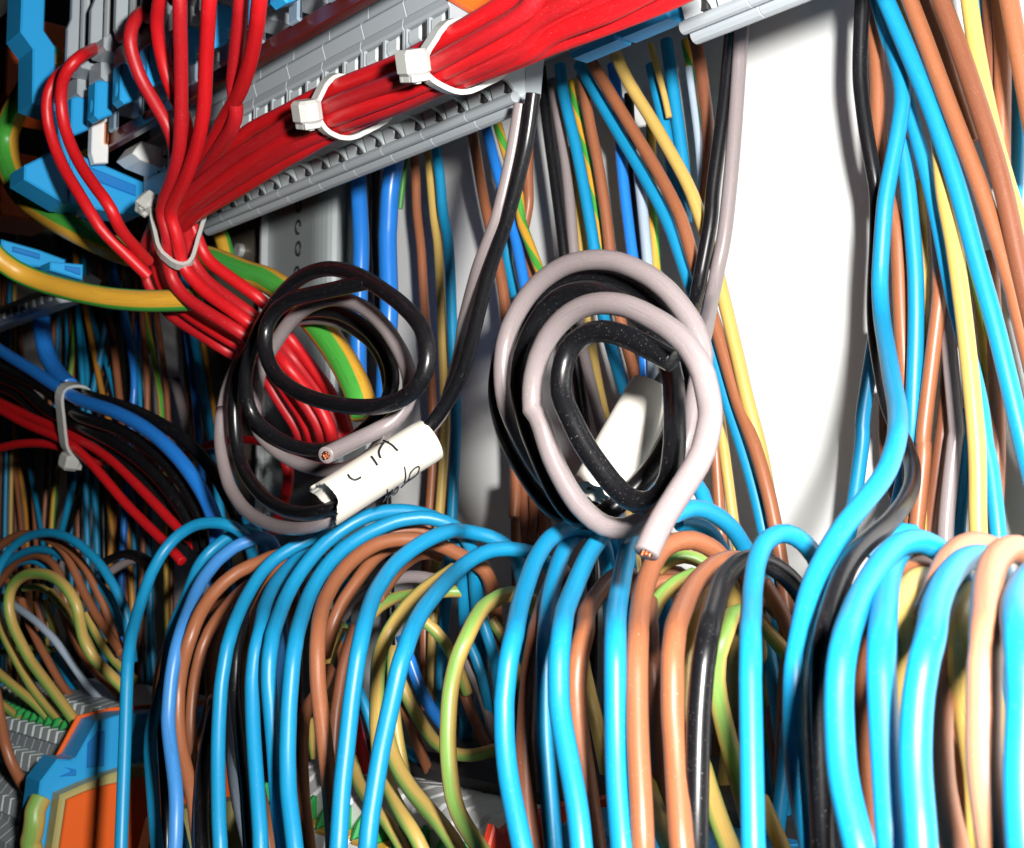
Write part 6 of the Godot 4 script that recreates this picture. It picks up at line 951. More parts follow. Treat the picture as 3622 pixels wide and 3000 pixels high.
	cable("looped_cable","brown",3.4,0.03,0,2,"brown front-row looped cable, first brown one from the left","looped cables in the front row",[-76,-145.5,27.5,-76,-137.6,26.8,-76.2,-119.7,24.8,-76,-113.8,24.3,-75.6,-109.8,24.2,-74.6,-103.9,24.4,-73.6,-100.1,24.8,-71.6,-94.5,25.7,-69.1,-89.3,27,-65.3,-82.6,29.2,-59.9,-74.9,32.4,-54,-67.7,36,-46.7,-59.5,40.8,-39,-51.8,46,-32.3,-46,50.5,-28.2,-42.8,53.4,-24,-39.7,56.5,-21.3,-37.9,58.9,-20,-37.2,60.2,-18.8,-36.7,61.7,-17.8,-36.5,63.4,-16.9,-36.8,65.2,-16.3,-37.2,67,-15.5,-38.5,70.7,-15.5,-39.1,72.6,-15.7,-39.9,74.4,-16,-40.8,76.2,-16.7,-43.2,79.3,-16.8,-46,82.2,-16.6,-47.4,83.5,-15.7,-50.4,86,-14.7,-53.7,88.1,-14.4,-55.5,88.9,-14.6,-57.4,89.5,-15,-59.3,89.9,-16.2,-63.2,90.3,-17,-67.2,90.5,-17.1,-69.2,90.7,-16.9,-71.2,90.8,-16,-75.1,91.2,-14.5,-78.8,91.5,-12.6,-82.3,91.8,-10.1,-85.5,92,-4.9,-91.5,92.6,-3.7,-93.2,92.7,-1.7,-96.6,93.1,0.1,-100.2,93.3,1.6,-103.9,93.5,2.9,-107.7,93.6,5.3,-115.4,93.6])
	cable("looped_cable","brown",3.0,0.03,0,2,"brown cable deep among the loops, first brown one from the left","looped cables in the front row",[-35.7,-44.3,62,-34.3,-46.1,65.3,-32.6,-48,68.4,-28.7,-51.9,74.2,-27.1,-54.4,76.9,-26.6,-55.9,78.2,-26.3,-57.6,79.1,-26.4,-59.5,79.9,-26.6,-61.4,80.4,-27.6,-67.3,81.2,-27.8,-71.3,81.6,-27.5,-75.2,82,-26.8,-79.1,82.4,-25.6,-83,82.8,-23.2,-88.4,83.4,-20.4,-93.8,84])
	cable("looped_cable","brown",3.0,0.03,0,2,"brown cable deep among the loops, second brown one from the left","looped cables in the front row",[-47.2,-50.6,56,-41.1,-53.2,63.8,-39.1,-54.7,67,-38.3,-55.8,68.6,-37.9,-57.3,69.9,-37.7,-59.2,70.7,-37.8,-61.1,71.2,-38,-63.2,71.4,-38.2,-67.3,71.4,-38.2,-71.4,71.2,-38.4,-73.4,71.1,-39.1,-75.3,71,-40,-77.2,70.9,-44.4,-84.1,70.6,-46.3,-87.7,70.5,-47.8,-91.5,70.3,-49.2,-97.5,70])
	cable("looped_cable","blue",3.2,0.03,0,2,"blue front-row looped cable, fourth blue one from the left","looped cables in the front row",[-50,-141.1,21.7,-53.3,-131.8,20.1,-57.8,-120.8,17.9,-60,-115.3,16.9,-61.2,-111.5,16.3,-62.2,-107.6,15.9,-62.8,-103.6,15.7,-62.9,-101.6,15.7,-62.8,-97.6,15.9,-62.1,-93.7,16.3,-61.6,-91.8,16.7,-60.2,-88.1,17.6,-57.3,-83.2,19.2,-55.1,-80.1,20.5,-52.7,-77.3,21.9,-47.5,-72,24.8,-40.3,-65.9,28.9,-33,-60.2,33.2,-22.2,-52.3,40,-16.7,-47.7,43.8,-8.9,-40.7,49.5,-3.8,-36.2,53.6,-1.4,-34,55.8,-0.3,-32.9,57.1,0.6,-31.9,58.6,1.1,-31.3,60.4,0.9,-31.5,62.4,0.4,-32.1,64.2,-1.5,-34.8,69.2,-2,-35.8,70.8,-2.4,-36.9,72.5,-2.5,-38.1,74.1,-2.4,-39.4,75.6,-2,-40.7,77.1,-0.7,-43.3,79.8,1.1,-45.8,82.4,3.2,-48,84.9,7.9,-52.5,89.6,9,-53.9,90.7,9.8,-55.5,91.6,10.3,-57.2,92.4,10.6,-59.1,92.9,11.2,-65,94.1,11.9,-68.9,94.7,13.4,-74.7,95.7,16,-82.2,97,21,-93,99.1,22.6,-96.6,99.6,23.2,-98.5,99.8,24.1,-102.4,100,25,-110.4,100])
	cable("looped_cable","black",3.0,0.03,0,2,"black front-row looped cable, third black one from the left","looped cables in the front row",[-45.4,-139.2,27,-46,-131.3,26.4,-47.8,-113.5,24.7,-48.2,-107.5,24.4,-48.3,-101.5,24.3,-47.9,-95.6,24.7,-47.3,-91.6,25.2,-46.2,-85.9,26.3,-44.6,-80.4,27.9,-42.7,-75.1,29.8,-39.5,-68.3,32.7,-35,-60.4,36.9,-30.9,-54.4,40.4,-27.6,-50.3,43.2,-23.9,-46.4,45.9,-15,-38.4,52.6,-11.2,-35.2,55.8,-10.1,-34.3,57.2,-9.2,-33.5,58.9,-8.8,-33.4,60.9,-9.1,-34,62.8,-10,-35.9,66.3,-10.3,-37,67.9,-10.3,-38.3,69.5,-9.9,-39.6,71,-9.4,-41,72.4,-7.6,-43.6,74.9,-5.2,-45.9,77.3,-2.5,-48,79.5,3.3,-51.8,84.3,4.7,-52.9,85.5,5.9,-54.1,86.6,6.9,-55.6,87.6,7.7,-57.3,88.3,8.3,-59.1,88.9,9.4,-64.9,89.7,10.6,-68.7,90.2,13.2,-74.1,90.8,20,-86.2,92.4,22.6,-91.6,93.2,24.1,-95.3,93.6,25.8,-101,94,26.6,-104.9,94.1,27.5,-110.9,94.1])
	cable("looped_cable","brown",3.0,0.03,0,2,"brown front-row looped cable, second brown one from the left","looped cables in the front row",[-47,-140.3,22.7,-49.5,-130.7,21.6,-54.1,-115.4,19.3,-55.5,-109.6,18.8,-56.1,-105.6,18.5,-56.4,-99.6,18.6,-56,-95.6,19,-55.3,-91.7,19.6,-53.4,-86.2,21,-50.8,-81.1,22.7,-47.8,-76.4,24.8,-43.3,-70.6,27.7,-38.3,-65.1,31,-30.5,-57.3,36.3,-23.3,-49.6,41.5,-18.1,-44.6,45.3,-12.9,-39.8,49.2,-9,-36.3,52.3,-6.6,-34.1,54.7,-5.6,-33,56.2,-5,-32.4,58,-4.9,-32.6,59.9,-5.3,-33.4,61.8,-5.9,-35.6,65,-5.8,-38.1,68.2,-4.9,-40.8,71.1,-4.2,-42.1,72.5,-2.4,-44.7,75.3,1.8,-49.4,80.3,3.9,-51.8,82.6,4.8,-53.3,83.7,5.5,-54.9,84.5,5.8,-56.8,85.1,5.7,-58.8,85.4,5.3,-60.8,85.5,4.4,-66.7,85.1,4.4,-70.7,84.7,5.2,-76.7,84.2,6.8,-82.5,83.8,10.9,-93.8,82.8,13.2,-103.5,82.1,14.3,-107.4,82,17,-114.9,82])
	cable("looped_cable","blue",3.2,0.03,0,2,"blue front-row looped cable, fifth blue one from the left","looped cables in the front row",[-70.1,-145.6,19.7,-65.3,-130.4,21.1,-60.1,-113.4,22.4,-56.2,-102.1,23.9,-53.3,-94.8,25.3,-50.4,-87.6,27.1,-47.4,-80.5,29.3,-44.9,-75.4,31.2,-41.4,-68.7,34,-37.6,-62.3,37,-33.4,-56.3,40.3,-28.8,-50.8,43.7,-23.8,-45.8,47.2,-18.4,-41.2,51,-14,-38.2,54.2,-11,-36.5,56.7,-9.5,-35.8,58.1,-8.1,-35.4,59.7,-6.8,-35.3,61.3,-5.6,-35.7,63.1,-4.5,-36.3,64.7,0.9,-40.4,72.3,5.7,-43.5,77.9,8.4,-45,80.4,11.3,-46.4,82.8,15.8,-48.3,86.2,20.6,-50.2,89.3,23.5,-52,91.3,24.8,-53.2,92.3,25.6,-54.7,93.2,26.1,-56.5,93.9,27.1,-62.4,95.1,28.9,-68,96,32.2,-75.2,97.3,39.6,-89.1,99.9,41.3,-92.7,100.5,42,-94.6,100.8,43.1,-98.4,101,44.4,-106.3,101])
	cable("looped_cable","blue",3.4,0.03,0,2,"blue front-row looped cable, sixth blue one from the left","looped cables in the front row",[5.3,-129.2,24.6,7.9,-115.4,25.3,10.9,-99.7,26,13.7,-86,27.1,15.4,-78.3,28,17.5,-68.6,29.5,19.4,-61,31.1,21,-55.4,32.5,22.9,-50,34.3,25.3,-44.9,36.6,29.9,-37.2,41,31.7,-34.2,43.1,32.4,-32.7,44.2,32.8,-31.2,45.5,32.7,-29.8,46.9,32.1,-28.6,48.4,31.2,-27.7,49.9,30,-27,51.4,27.5,-26.2,54.3,26.1,-26,55.8,23.5,-26.2,58.8,21,-27.2,61.8,19.9,-28,63.3,19,-28.9,64.8,17.5,-31.1,67.8,16.6,-33.6,70.8,16.3,-36.3,73.7,16.6,-39.2,76.5,16.9,-40.6,77.8,18.1,-43.4,80.5,18.9,-44.7,81.7,19.9,-45.9,83,22.3,-48,85.4,27.8,-51.5,90.1,30.3,-53.7,92.3,31.4,-55.2,93.1,32.1,-56.9,93.8,32.5,-58.8,94.2,33,-62.8,94.5,33.9,-66.7,94.6,36.9,-76.2,95.1,39.3,-85.9,95.5,40.6,-89.7,95.7,43.6,-97.1,96,47,-106.5,96])
	cable("looped_cable","blue",3.4,0.03,0,2,"blue front-row looped cable, seventh blue one from the left","looped cables in the front row",[19,-127,20.8,18.6,-107,22.5,19.1,-89,24.5,19.6,-83,25.4,20.5,-77.2,26.5,21.6,-71.4,27.7,23.4,-63.8,29.6,26.2,-54.6,32.4,28.9,-47.6,35.2,32.3,-41.1,38.5,34.1,-38,40.3,35.7,-35,42.4,36.2,-33.5,43.6,36.5,-32,45,36.4,-30.7,46.5,35.9,-29.6,48.1,35.2,-28.7,49.8,34.3,-28.2,51.5,33.3,-27.8,53.2,32.3,-27.7,54.9,30.3,-28.2,58.3,29.4,-28.7,60.1,27.9,-30.2,63.5,26.7,-31.9,66.9,25.9,-34,70.2,25.8,-35.1,71.9,26,-37.6,75,26.4,-38.9,76.5,27.6,-41.4,79.3,28.5,-42.7,80.7,30.5,-45,83.3,34.3,-47.9,86.9,39.9,-51.2,91.5,42.6,-53.3,93.7,43.8,-54.6,94.6,44.6,-56.2,95.4,45.2,-58.1,96,46.1,-63.9,97,46.9,-67.8,97.7,48.9,-75.5,99,50.2,-79.2,99.6,51.8,-82.8,100.3,55.8,-89.7,101.5,57.5,-93.3,101.9,58.9,-97,102,60.5,-102.9,102])
	cable("looped_cable","brown",3.4,0.03,0,2,"brown front-row looped cable, fourth brown one from the left","looped cables in the front row",[27,-124.4,26.6,21,-105.8,21.4,20,-102,20.5,19.6,-100,20.2,19.4,-98.1,19.9,19.2,-94,19.8,19.5,-90,20.1,20.3,-86.1,20.7,22,-80.4,22.2,24.2,-75,24,29,-64.7,28.2,31.2,-59.4,30.4,34.9,-48.6,34.5,36.1,-45,36.1,36.7,-43.3,37.1,37,-41.6,38.2,37.1,-40.1,39.5,36.8,-38.8,41.1,36.4,-37.8,42.8,34.4,-34.4,49.8,33.3,-33.3,53.4,32.6,-32.9,55.3,31.2,-32.7,59,30.5,-32.9,60.9,30,-33.2,62.8,29.5,-33.8,64.7,29.2,-34.6,66.5,29.2,-35.5,68.3,29.3,-36.5,70,30,-38.7,73.3,31.2,-41,76.3,32,-42.1,77.8,34,-44.3,80.5,36.3,-46.3,83.1,40.3,-49.2,86.5,42.9,-51.5,88.5,44,-53,89.3,44.9,-54.7,90,45.5,-56.5,90.4,47.1,-62.3,91.1,49.2,-67.9,91.6,54.6,-80.9,92.8,56.7,-86.6,93.4,57.8,-90.4,93.7,58.6,-94.4,94,60,-104.4,94])
	cable("looped_cable","brown",2.8,0.03,0,2,"brown cable deep among the loops, fourth brown one from the left","looped cables in the front row",[27.2,-33.1,44,26.2,-31.3,47.6,25.5,-30.7,49.5,24.7,-30.4,51.4,23.9,-30.5,53.3,23.1,-30.9,55.1,21.8,-32.2,58.9,21.1,-34.1,62.5,20.9,-36.3,66])
	cable("looped_cable","blue",3.4,0.03,0,2,"blue front-row looped cable, eighth blue one from the left","looped cables in the front row",[38.2,-122.7,23.2,36.4,-112.7,23.1,33.9,-100.9,22.8,32.8,-92.9,22.9,32.5,-88.9,23,32.6,-84.9,23.3,32.9,-80.9,23.8,34,-75.1,24.6,36.1,-67.5,26.1,38,-61.9,27.5,40.1,-56.4,29.2,44,-45.4,33.2,45.3,-41.8,34.8,46.4,-38.4,36.8,46.8,-36.8,37.9,46.7,-35.3,39.3,46.3,-34,40.8,45.7,-33,42.5,44.9,-32.2,44.2,44.1,-31.7,45.9,43.4,-31.3,47.8,43.2,-31,49.8,43.7,-30.9,51.8,44.8,-30.9,53.5,47.4,-30.9,56.6,48.6,-31,58.2,49.5,-31.3,60,50,-31.7,62,50.2,-32.3,63.9,50.4,-33.8,67.6,50.9,-35.6,71.2,51.8,-37.5,74.6,52.5,-38.5,76.3,54.1,-40.6,79.4,57.1,-43.5,83.7,59.5,-45.4,86.4,63.3,-48.2,90.1,65.7,-50.5,92.5,66.7,-51.9,93.5,67.5,-53.5,94.4,67.9,-55.3,95.1,68.7,-63.1,96.9,70.3,-72.8,99.1,71.4,-78.6,100.5,72.8,-84.3,101.8,73.7,-88.1,102.6,74,-92.1,103,73.4,-100.1,103])
	cable("looped_cable","blue",3.4,0.03,0,2,"blue front-row looped cable, ninth blue one from the left","looped cables in the front row",[48.6,-120.9,21.1,46.8,-103,20,46.3,-95,19.8,46.3,-91,20,46.5,-87,20.5,47.3,-81.1,21.5,48,-77.3,22.5,49.3,-71.7,24.2,52.8,-58.9,28.8,55.6,-47.7,32.5,57.1,-42.4,34.7,57.5,-40.7,35.7,57.7,-39.1,36.9,57.6,-37.7,38.3,57.3,-36.6,40,56.8,-35.9,41.8,56.2,-35.4,43.6,55,-35,47.4,54.5,-35.1,49.3,54,-35.4,51.3,53.7,-36,53.2,53.6,-36.7,55,53.8,-37.5,56.8,54.2,-38.3,58.6,54.9,-39.1,60.3,55.9,-39.7,62,58.2,-40.6,65.1,66.3,-42.5,73.8,68.8,-43.4,76.8,71.2,-44.5,79.8,74.4,-46.6,84.4,77.7,-49.2,88.8,79.9,-51.1,91.5,80.9,-52.3,92.8,81.7,-53.7,93.9,82.2,-55.3,95,82.4,-57.2,95.8,82.4,-59.1,96.3,82,-68.9,98.6,82,-72.8,99.5,82.7,-82.5,101.8,83.2,-86.4,102.6,83.2,-90.4,103,82.2,-98.3,103])
	cable("looped_cable","brown",3.0,0.03,0,2,"brown front-row looped cable, third brown one from the left","looped cables in the front row",[-47.9,-140,25.9,-54.8,-137.7,22.6,-59.9,-135.6,20.2,-63.1,-133.5,18.8,-64.4,-132.1,18.2,-65.4,-130.4,17.9,-65.8,-128.5,17.8,-65.6,-126.5,18.1,-65,-124.6,18.5,-64.1,-122.9,19.1,-61.8,-119.7,20.5,-56.5,-114.2,23.7,-49.6,-108,27.8,-42.4,-102.3,32,-32.2,-94.8,38,-16.1,-83.4,47.9,-1.6,-73.2,57.2,10.5,-65.6,65.1,13.5,-64,67.2,15,-63.4,68.3,16.6,-63,69.5,18.2,-63.1,70.7,19.5,-63.9,71.9,20.3,-65.4,73,19.8,-67.1,73.8,17.3,-70.1,74.7,16.2,-71.8,75,15.8,-73.7,75.4,16.2,-77.6,76,17.8,-83.4,77,19.3,-87.1,77.6,21,-90.6,78.3,24.9,-97.6,79.5,26.6,-101.2,79.9,28,-104.9,80,30.1,-112.7,80])
	cable("looped_cable","brown2",3.0,0.03,0,2,"dark brown cable deep among the loops, second dark brown one from the left","looped cables in the front row",[22.4,-52.8,66,20.8,-56.5,66.4,19.6,-60.4,66.9,19,-64.5,67.4,18.6,-68.6,67.8,18.5,-74.7,68.6,19.7,-86.9,70])
	cable("looped_cable","yg2",3.2,0.0,0.12,2,"green-yellow cable deep among the loops, second green-yellow one from the left","looped cables in the front row",[10.5,-53.4,62.1,6,-57.8,61.7,3.6,-61.2,61.4,2.7,-63.1,61.2,1.6,-67.1,60.9,0.3,-77.5,60.1])
	cable("looped_cable","brown",3.0,0.03,0,2,"brown cable deep among the loops, fifth brown one from the left","looped cables in the front row",[20.3,-36.7,40,20.7,-36,44.1,21,-36.2,46.1,21.4,-36.6,48.1,22,-37.3,50,23.4,-38.9,53.5,25.2,-40.7,56.8,31.7,-46,66])
	cable("looped_cable","gray",3.2,0.03,0,2,"grey cable deep among the loops, first grey one from the left","looped cables in the front row",[20.3,-42.9,40,16.6,-42.1,41.8,14.7,-41.9,42.7,10.9,-42,44.4,7.2,-42.9,46.1,3.7,-44.4,47.9,2,-45.3,48.8,0.5,-46.4,49.7,-0.8,-47.7,50.7,-1.9,-49.2,51.6,-4.8,-54.2,54.2,-5.8,-55.9,54.8,-6.6,-57.8,55.3,-7.6,-61.8,56])
	cable("looped_cable","brown",3.2,0.03,0,2,"brown cable deep among the loops, third brown one from the left","looped cables in the front row",[12.1,-33,44,14,-33.6,47.7,15.8,-34.3,51.3,17.3,-35.6,55,17.8,-36.5,56.8,18.2,-37.6,58.5,18.8,-40.4,61.6,19,-43.5,64.3,18.9,-46.8,66.9,19,-50.3,69,18.8,-52.3,69.8,18.4,-54.2,70.2,17.7,-56.2,70.3,15.6,-59.7,70])
	cable("looped_cable","yg2",3.2,0.0,0.12,2,"green-yellow cable deep among the loops, fourth green-yellow one from the left","looped cables in the front row",[38.7,-39.7,49.9,40.4,-42.8,57.2,41.5,-44.4,60.8,42.9,-46.1,64.2,44.5,-47.8,67.5,46.2,-49.8,70.6,46.8,-51,72.1,46.9,-52.6,73.4,46.3,-54.4,74.1,45.4,-56.2,74.3,43.6,-59.8,73.9,42.2,-63.5,73.2,38.9,-72.9,71.1,38.4,-74.9,70.6,37.8,-78.8,69.8])
	cable("looped_cable","yg2",3.0,0.0,0.12,2,"green-yellow cable deep among the loops, fifth green-yellow one from the left","looped cables in the front row",[2.1,-53.5,49.9,4.4,-50.5,48.5,5.8,-49.2,47.8,7.4,-48.2,47.1,9.1,-47.4,46.4,11,-46.8,45.8,14.7,-46.3,44.5,18.4,-46,42.9,20.2,-45.7,41.9,21.8,-45.5,40.8,23.3,-45.3,39.4,24.5,-45.3,37.8,25.2,-45.5,35.9,24.6,-46.1,34.1,23.1,-46.8,32.7,21.6,-47.5,31.6,20.1,-48.4,30.5,19.6,-49.8,29.2,20.2,-51.4,28.1,21,-53,27.2,22.1,-56.6,25.7])
	cable("looped_cable","yg2",3.3,0.0,0.12,2,"green-yellow front-row looped cable, fourth green-yellow one from the left","looped cables in the front row",[41.3,-121.8,24.3,37.9,-111.2,19.4,37.1,-107.5,18,36.7,-103.6,17.1,36.8,-101.6,16.9,37.2,-97.6,17.2,38.2,-93.7,18.1,39.6,-90.2,19.4,41.2,-86.8,21.1,42.9,-83.7,22.9,46.7,-77.7,27,58.8,-61,39.8,66.2,-51.6,47.3,68.3,-49.1,49.7,70,-46.7,52.4,70.6,-45.7,54.1,71,-44.9,55.9,71.2,-44.4,57.9,71.3,-44.4,59.9,71.5,-44.6,61.9,71.7,-45.1,63.8,72.7,-46.4,67.5,73.4,-47.1,69.2,75.3,-48.9,72.3,76.2,-50,73.8,76.9,-51.3,75.2,77.2,-52.9,76.4,77,-54.7,77.3,76.6,-56.6,77.9,76,-60.5,78.6,76,-64.5,79.3,76.9,-70.4,80.3,78,-74.2,81,79.4,-78,81.6,81.3,-81.4,82.3,82.6,-83,82.6,85.7,-85.5,83.2,92.6,-89.7,83.9,100.9,-95.5,84])
	cable("looped_cable","yg2",3.4,0.0,0.12,2,"green-yellow front-row looped cable, third green-yellow one from the left","looped cables in the front row",[41.2,-73.5,70.3,44,-76.2,71.4,47,-78.6,72.4,52,-81.5,73.8,59.2,-84.5,75.5,70.4,-88,77.8,74.1,-89.6,78.3,75.7,-90.8,78.2,76.9,-92.4,77.8,78.6,-95.8,76.5,79.7,-97.4,76.1,81,-98.9,75.9,82.5,-100.3,75.9,85.6,-102.8,76.1])
	cable("looped_cable","yg2",3.2,0.0,0.12,2,"green-yellow front-row looped cable, second green-yellow one from the left","looped cables in the front row",[32.3,-80.1,66,39,-83.8,69,44.2,-86.1,71.2,51.5,-88.9,73.8,55.2,-90.3,74.9,57.1,-91.1,75.3,58.8,-92.2,75.4,60.2,-93.7,75.2,62,-97.3,74.3,63,-99,73.9,64.2,-100.6,73.8,68.6,-104.9,74])
	cable("looped_cable","yg2",3.0,0.0,0.12,2,"green-yellow front-row looped cable, first green-yellow one from the left","looped cables in the front row",[12.1,-84.8,60,19.2,-87.6,63.2,24.8,-89.2,65.5,30.5,-90.4,67.5,38.3,-91.9,69.9,42.2,-92.9,70.9,44.1,-93.7,71.1,45.8,-94.8,71.2,47.2,-96.2,70.9,49.6,-99.6,70.1,50.9,-101.1,69.9,54,-103.9,69.8,57.3,-106.4,70])
	cable("looped_cable","yg2",2.8,0.0,0.12,2,"green-yellow cable deep among the loops, third green-yellow one from the left","looped cables in the front row",[23.1,-58.4,56,26.4,-63,58.2,28.2,-66.4,59.3,28.9,-68.3,59.7,29.9,-72.2,60,31.3,-78,60,34.8,-87.5,60])
	cable("looped_cable","yg2",3.0,0.0,0.12,2,"green-yellow cable deep among the loops, sixth green-yellow one from the left","looped cables in the front row",[18.2,-58.8,54,21.1,-66.4,52.2,23.8,-71.9,50.9,27.3,-76.9,49.5,30.2,-79.8,48.7,31.9,-80.8,48.2,33.8,-81.6,47.8,35.8,-82,47.3,37.8,-82.2,46.7,39.8,-82.1,46,41.6,-81.8,45,43,-81.3,43.6,44.1,-80.8,41.9,44.8,-80.2,40])
	cable("looped_cable","blue2",3.0,0.03,0,2,"bright blue cable deep among the loops, the only one of its colour","looped cables in the front row",[18.1,-55.8,50,20.8,-65.7,47.5,22.2,-69.6,46.5,24.4,-73.1,45.5,25.7,-74.7,45,28.6,-77.6,44])
	cable("looped_cable","yg2",2.8,0.0,0.12,2,"green-yellow cable deep among the loops, seventh green-yellow one from the left","looped cables in the front row",[26.8,-51.5,50.3,29.1,-54,48.2,29.8,-55.5,47.1,30.1,-57.1,45.8,29.9,-58.6,44.6,29.1,-61.6,42.1,28.1,-64.7,39.7,26.6,-69.5,36.4])
	cable("looped_cable","red",3.2,0.03,0,2,"red cable deep among the loops, the only one of its colour","looped cables in the front row",[9.4,-74.5,58,10.9,-80.4,57.1,12.2,-88.4,56])
	cable("looped_cable","blue",2.6,0.03,0,2,"blue cable deep among the loops, first blue one from the left","looped cables in the front row",[5.6,-69.3,54,8.8,-75.4,53,9.7,-77.5,52.7,11.1,-81.9,52])
	cable("looped_cable","brown",2.6,0.03,0,2,"brown cable deep among the loops, sixth brown one from the left","looped cables in the front row",[14.2,-68.9,49.6,16.8,-72.2,49,18,-73.9,48.7,18.9,-75.7,48.3,19.7,-77.7,47.8,20.1,-79.6,47.2,20.2,-81.6,46.4,19.9,-83.4,45.4,18.6,-88.7,41.9,18.2,-92,39.3])
	cable("looped_cable","blue",2.8,0.03,0,2,"blue cable deep among the loops, second blue one from the left","looped cables in the front row",[10,-84.5,43.3,13.6,-86.1,41.9,15.4,-86.6,41.2,17.4,-86.9,40.5,21.3,-87.1,39.2])
	cable("looped_cable","brown",2.8,0.03,0,2,"brown cable deep among the loops, seventh brown one from the left","looped cables in the front row",[6.3,-88,41.4,10.3,-89.9,40.4,12.4,-90.4,39.8,14.5,-90.7,39.3,18.9,-90.5,38.4,23.3,-89.9,37.4])
	cable("looped_cable","brown2",2.8,0.03,0,2,"dark brown cable deep among the loops, third dark brown one from the left","looped cables in the front row",[22,-65.3,35.8,24.7,-71.2,35.2,26.8,-75.1,34.8,30.4,-80.5,34.3,34.2,-85.8,33.8])
	cable("looped_cable","blue",2.8,0.03,0,2,"blue cable deep among the loops, fourth blue one from the left","looped cables in the front row",[36.8,-51.5,40,37.7,-55.4,39,38,-57.3,38.4,38.1,-59.2,37.8,37.6,-63,36.4,35.7,-68.4,34,31.7,-76.9,30])
	cable("looped_cable","blue",2.6,0.03,0,2,"blue cable deep among the loops, third blue one from the left","looped cables in the front row",[26.8,-57.5,36.2,28.5,-61.2,35.3,29.1,-63.1,34.9,29.5,-65,34.3,29.6,-69,33.2,29.4,-70.9,32.5,28.4,-74.8,31.1,25.3,-84.2,27.7])
	cable("looped_cable","yg2",2.6,0.0,0.12,2,"green-yellow cable deep among the loops, eighth green-yellow one from the left","looped cables in the front row",[35.3,-51.7,35.9,36.8,-55.1,34.2,37.3,-56.9,33.2,37.6,-58.8,32.3,37.5,-60.7,31.3,37.3,-62.5,30.2,35.8,-68.1,27.1])
	cable("looped_cable","gray",2.6,0.03,0,2,"grey cable deep among the loops, second grey one from the left","looped cables in the front row",[22.8,-62.1,33.9,26.7,-69,32.8,28.1,-72.7,32.1,28.6,-74.6,31.7,28.8,-78.4,30.5,28.1,-83.8,28.3])
	cable("looped_cable","yg2",2.4,0.0,0.12,2,"green-yellow cable deep among the loops, first green-yellow one from the left","looped cables in the front row",[-7.1,-77.2,60,-7.6,-83.1,58.8,-7.5,-87,58])
	cable("looped_cable","green",2.4,0.03,0,2,"green cable deep among the loops, the only one of its colour","looped cables in the front row",[-19.1,-94.8,52,-13.7,-99.1,50])
	cable("looped_cable","blue",3.4,0.03,0,2,"blue front-row looped cable, tenth blue one from the left","looped cables in the front row",[68.5,-115.6,28,66.7,-110,26.5,62.1,-97.4,22.6,61,-93.6,21.6,60.1,-89.8,20.9,59.5,-85.9,20.4,59.4,-81.9,20.4,59.8,-77.9,20.8,60.7,-74.1,21.6,61.3,-72.3,22.2,62.8,-68.9,23.5,64.6,-65.6,25.1,66.6,-62.6,26.9,69.7,-58.2,29.6,73.9,-52.7,33.5,79.7,-44.4,39.6,83.7,-39,44,86.8,-35.2,47.8,88.5,-32.9,50.7,89.1,-31.9,52.4,89.5,-31.1,54.3,89.5,-30.8,56.3,89.5,-30.7,58.3,89.5,-31,60.3,89.7,-31.5,62.3,90.5,-33,65.9,91.9,-34.9,69.2,94.6,-37.8,73.7,100.2,-42.3,80.7,105.2,-45.3,86.2,111.9,-48.5,92.8,113.2,-49.4,94.1,114.2,-50.6,95.4,114.8,-52.3,96.4,115,-54.1,97,115.4,-60,98.1,115.8,-62,98.4,116.8,-65.8,99.1,119,-71.3,100.1,122.9,-78.2,101.4,124.8,-81.7,101.9,126.3,-85.4,102,127.6,-89.2,102])
	cable("looped_cable","blue",3.3,0.03,0,2,"blue front-row looped cable, eleventh blue one from the left","looped cables in the front row",[66.1,-116.7,24.4,64.5,-111.1,22.8,60.2,-98.4,18.6,59.2,-94.7,17.6,58.5,-90.8,16.8,58.1,-86.9,16.4,58.2,-82.9,16.4,58.9,-79,16.9,59.4,-77.1,17.4,60,-75.3,17.9,61.7,-71.9,19.2,64.6,-67.1,21.7,68.8,-61.3,25.3,76.2,-51.7,32,79.1,-47.4,35,82.7,-41.5,38.9,84.9,-37.1,41.9,86.2,-34.3,44.2,86.6,-33,45.7,86.8,-31.9,47.4,86.7,-31.2,49.3,86.4,-31,51.2,86.3,-31.3,53.2,86.4,-32,55.2,86.8,-33,56.9,87.4,-34,58.6,89.1,-36.2,61.7,92.2,-39.4,66,96.9,-43.3,71.6,100.8,-45.9,75.6,106.2,-49.1,80.8,107.5,-50.1,82,108.5,-51.4,83,109.3,-53.1,83.8,109.7,-55,84.2,110.7,-67,85,113.6,-84.7,85.9,114.7,-94.7,86])
	cable("looped_cable","blue",3.4,0.03,0,2,"blue front-row looped cable, twelfth blue one from the left","looped cables in the front row",[72.3,-115.9,21.4,70.4,-108.3,19.7,66.6,-95.1,16.3,65.8,-91.2,15.5,65.1,-87.3,15,64.8,-83.3,14.8,64.9,-79.3,15.1,65.5,-75.4,16,66.5,-71.7,17.3,67.9,-68.3,18.9,69.6,-65.2,20.8,72.4,-61,24,74.5,-58.3,26.4,82.3,-49.8,35.2,95.5,-36.2,49.9,100.1,-32.1,55.1,102.2,-30.5,58.1,103.1,-30.1,59.8,103.8,-30.3,61.6,104.4,-30.9,63.4,106.4,-33.7,68.4,107.9,-35.6,71.6,109.7,-37.5,74.7,113.7,-41.2,80.7,117,-43.6,85.2,120.7,-45.5,89.6,124.7,-47.4,93.7,125.9,-48.4,95,126.9,-49.8,96.1,127.5,-51.5,96.9,127.9,-53.4,97.4,128.8,-57.3,98.2,130.2,-61,99,135.9,-71.4,101.4,138.2,-76.8,102.5,139.2,-80.7,103,140,-86.7,103])
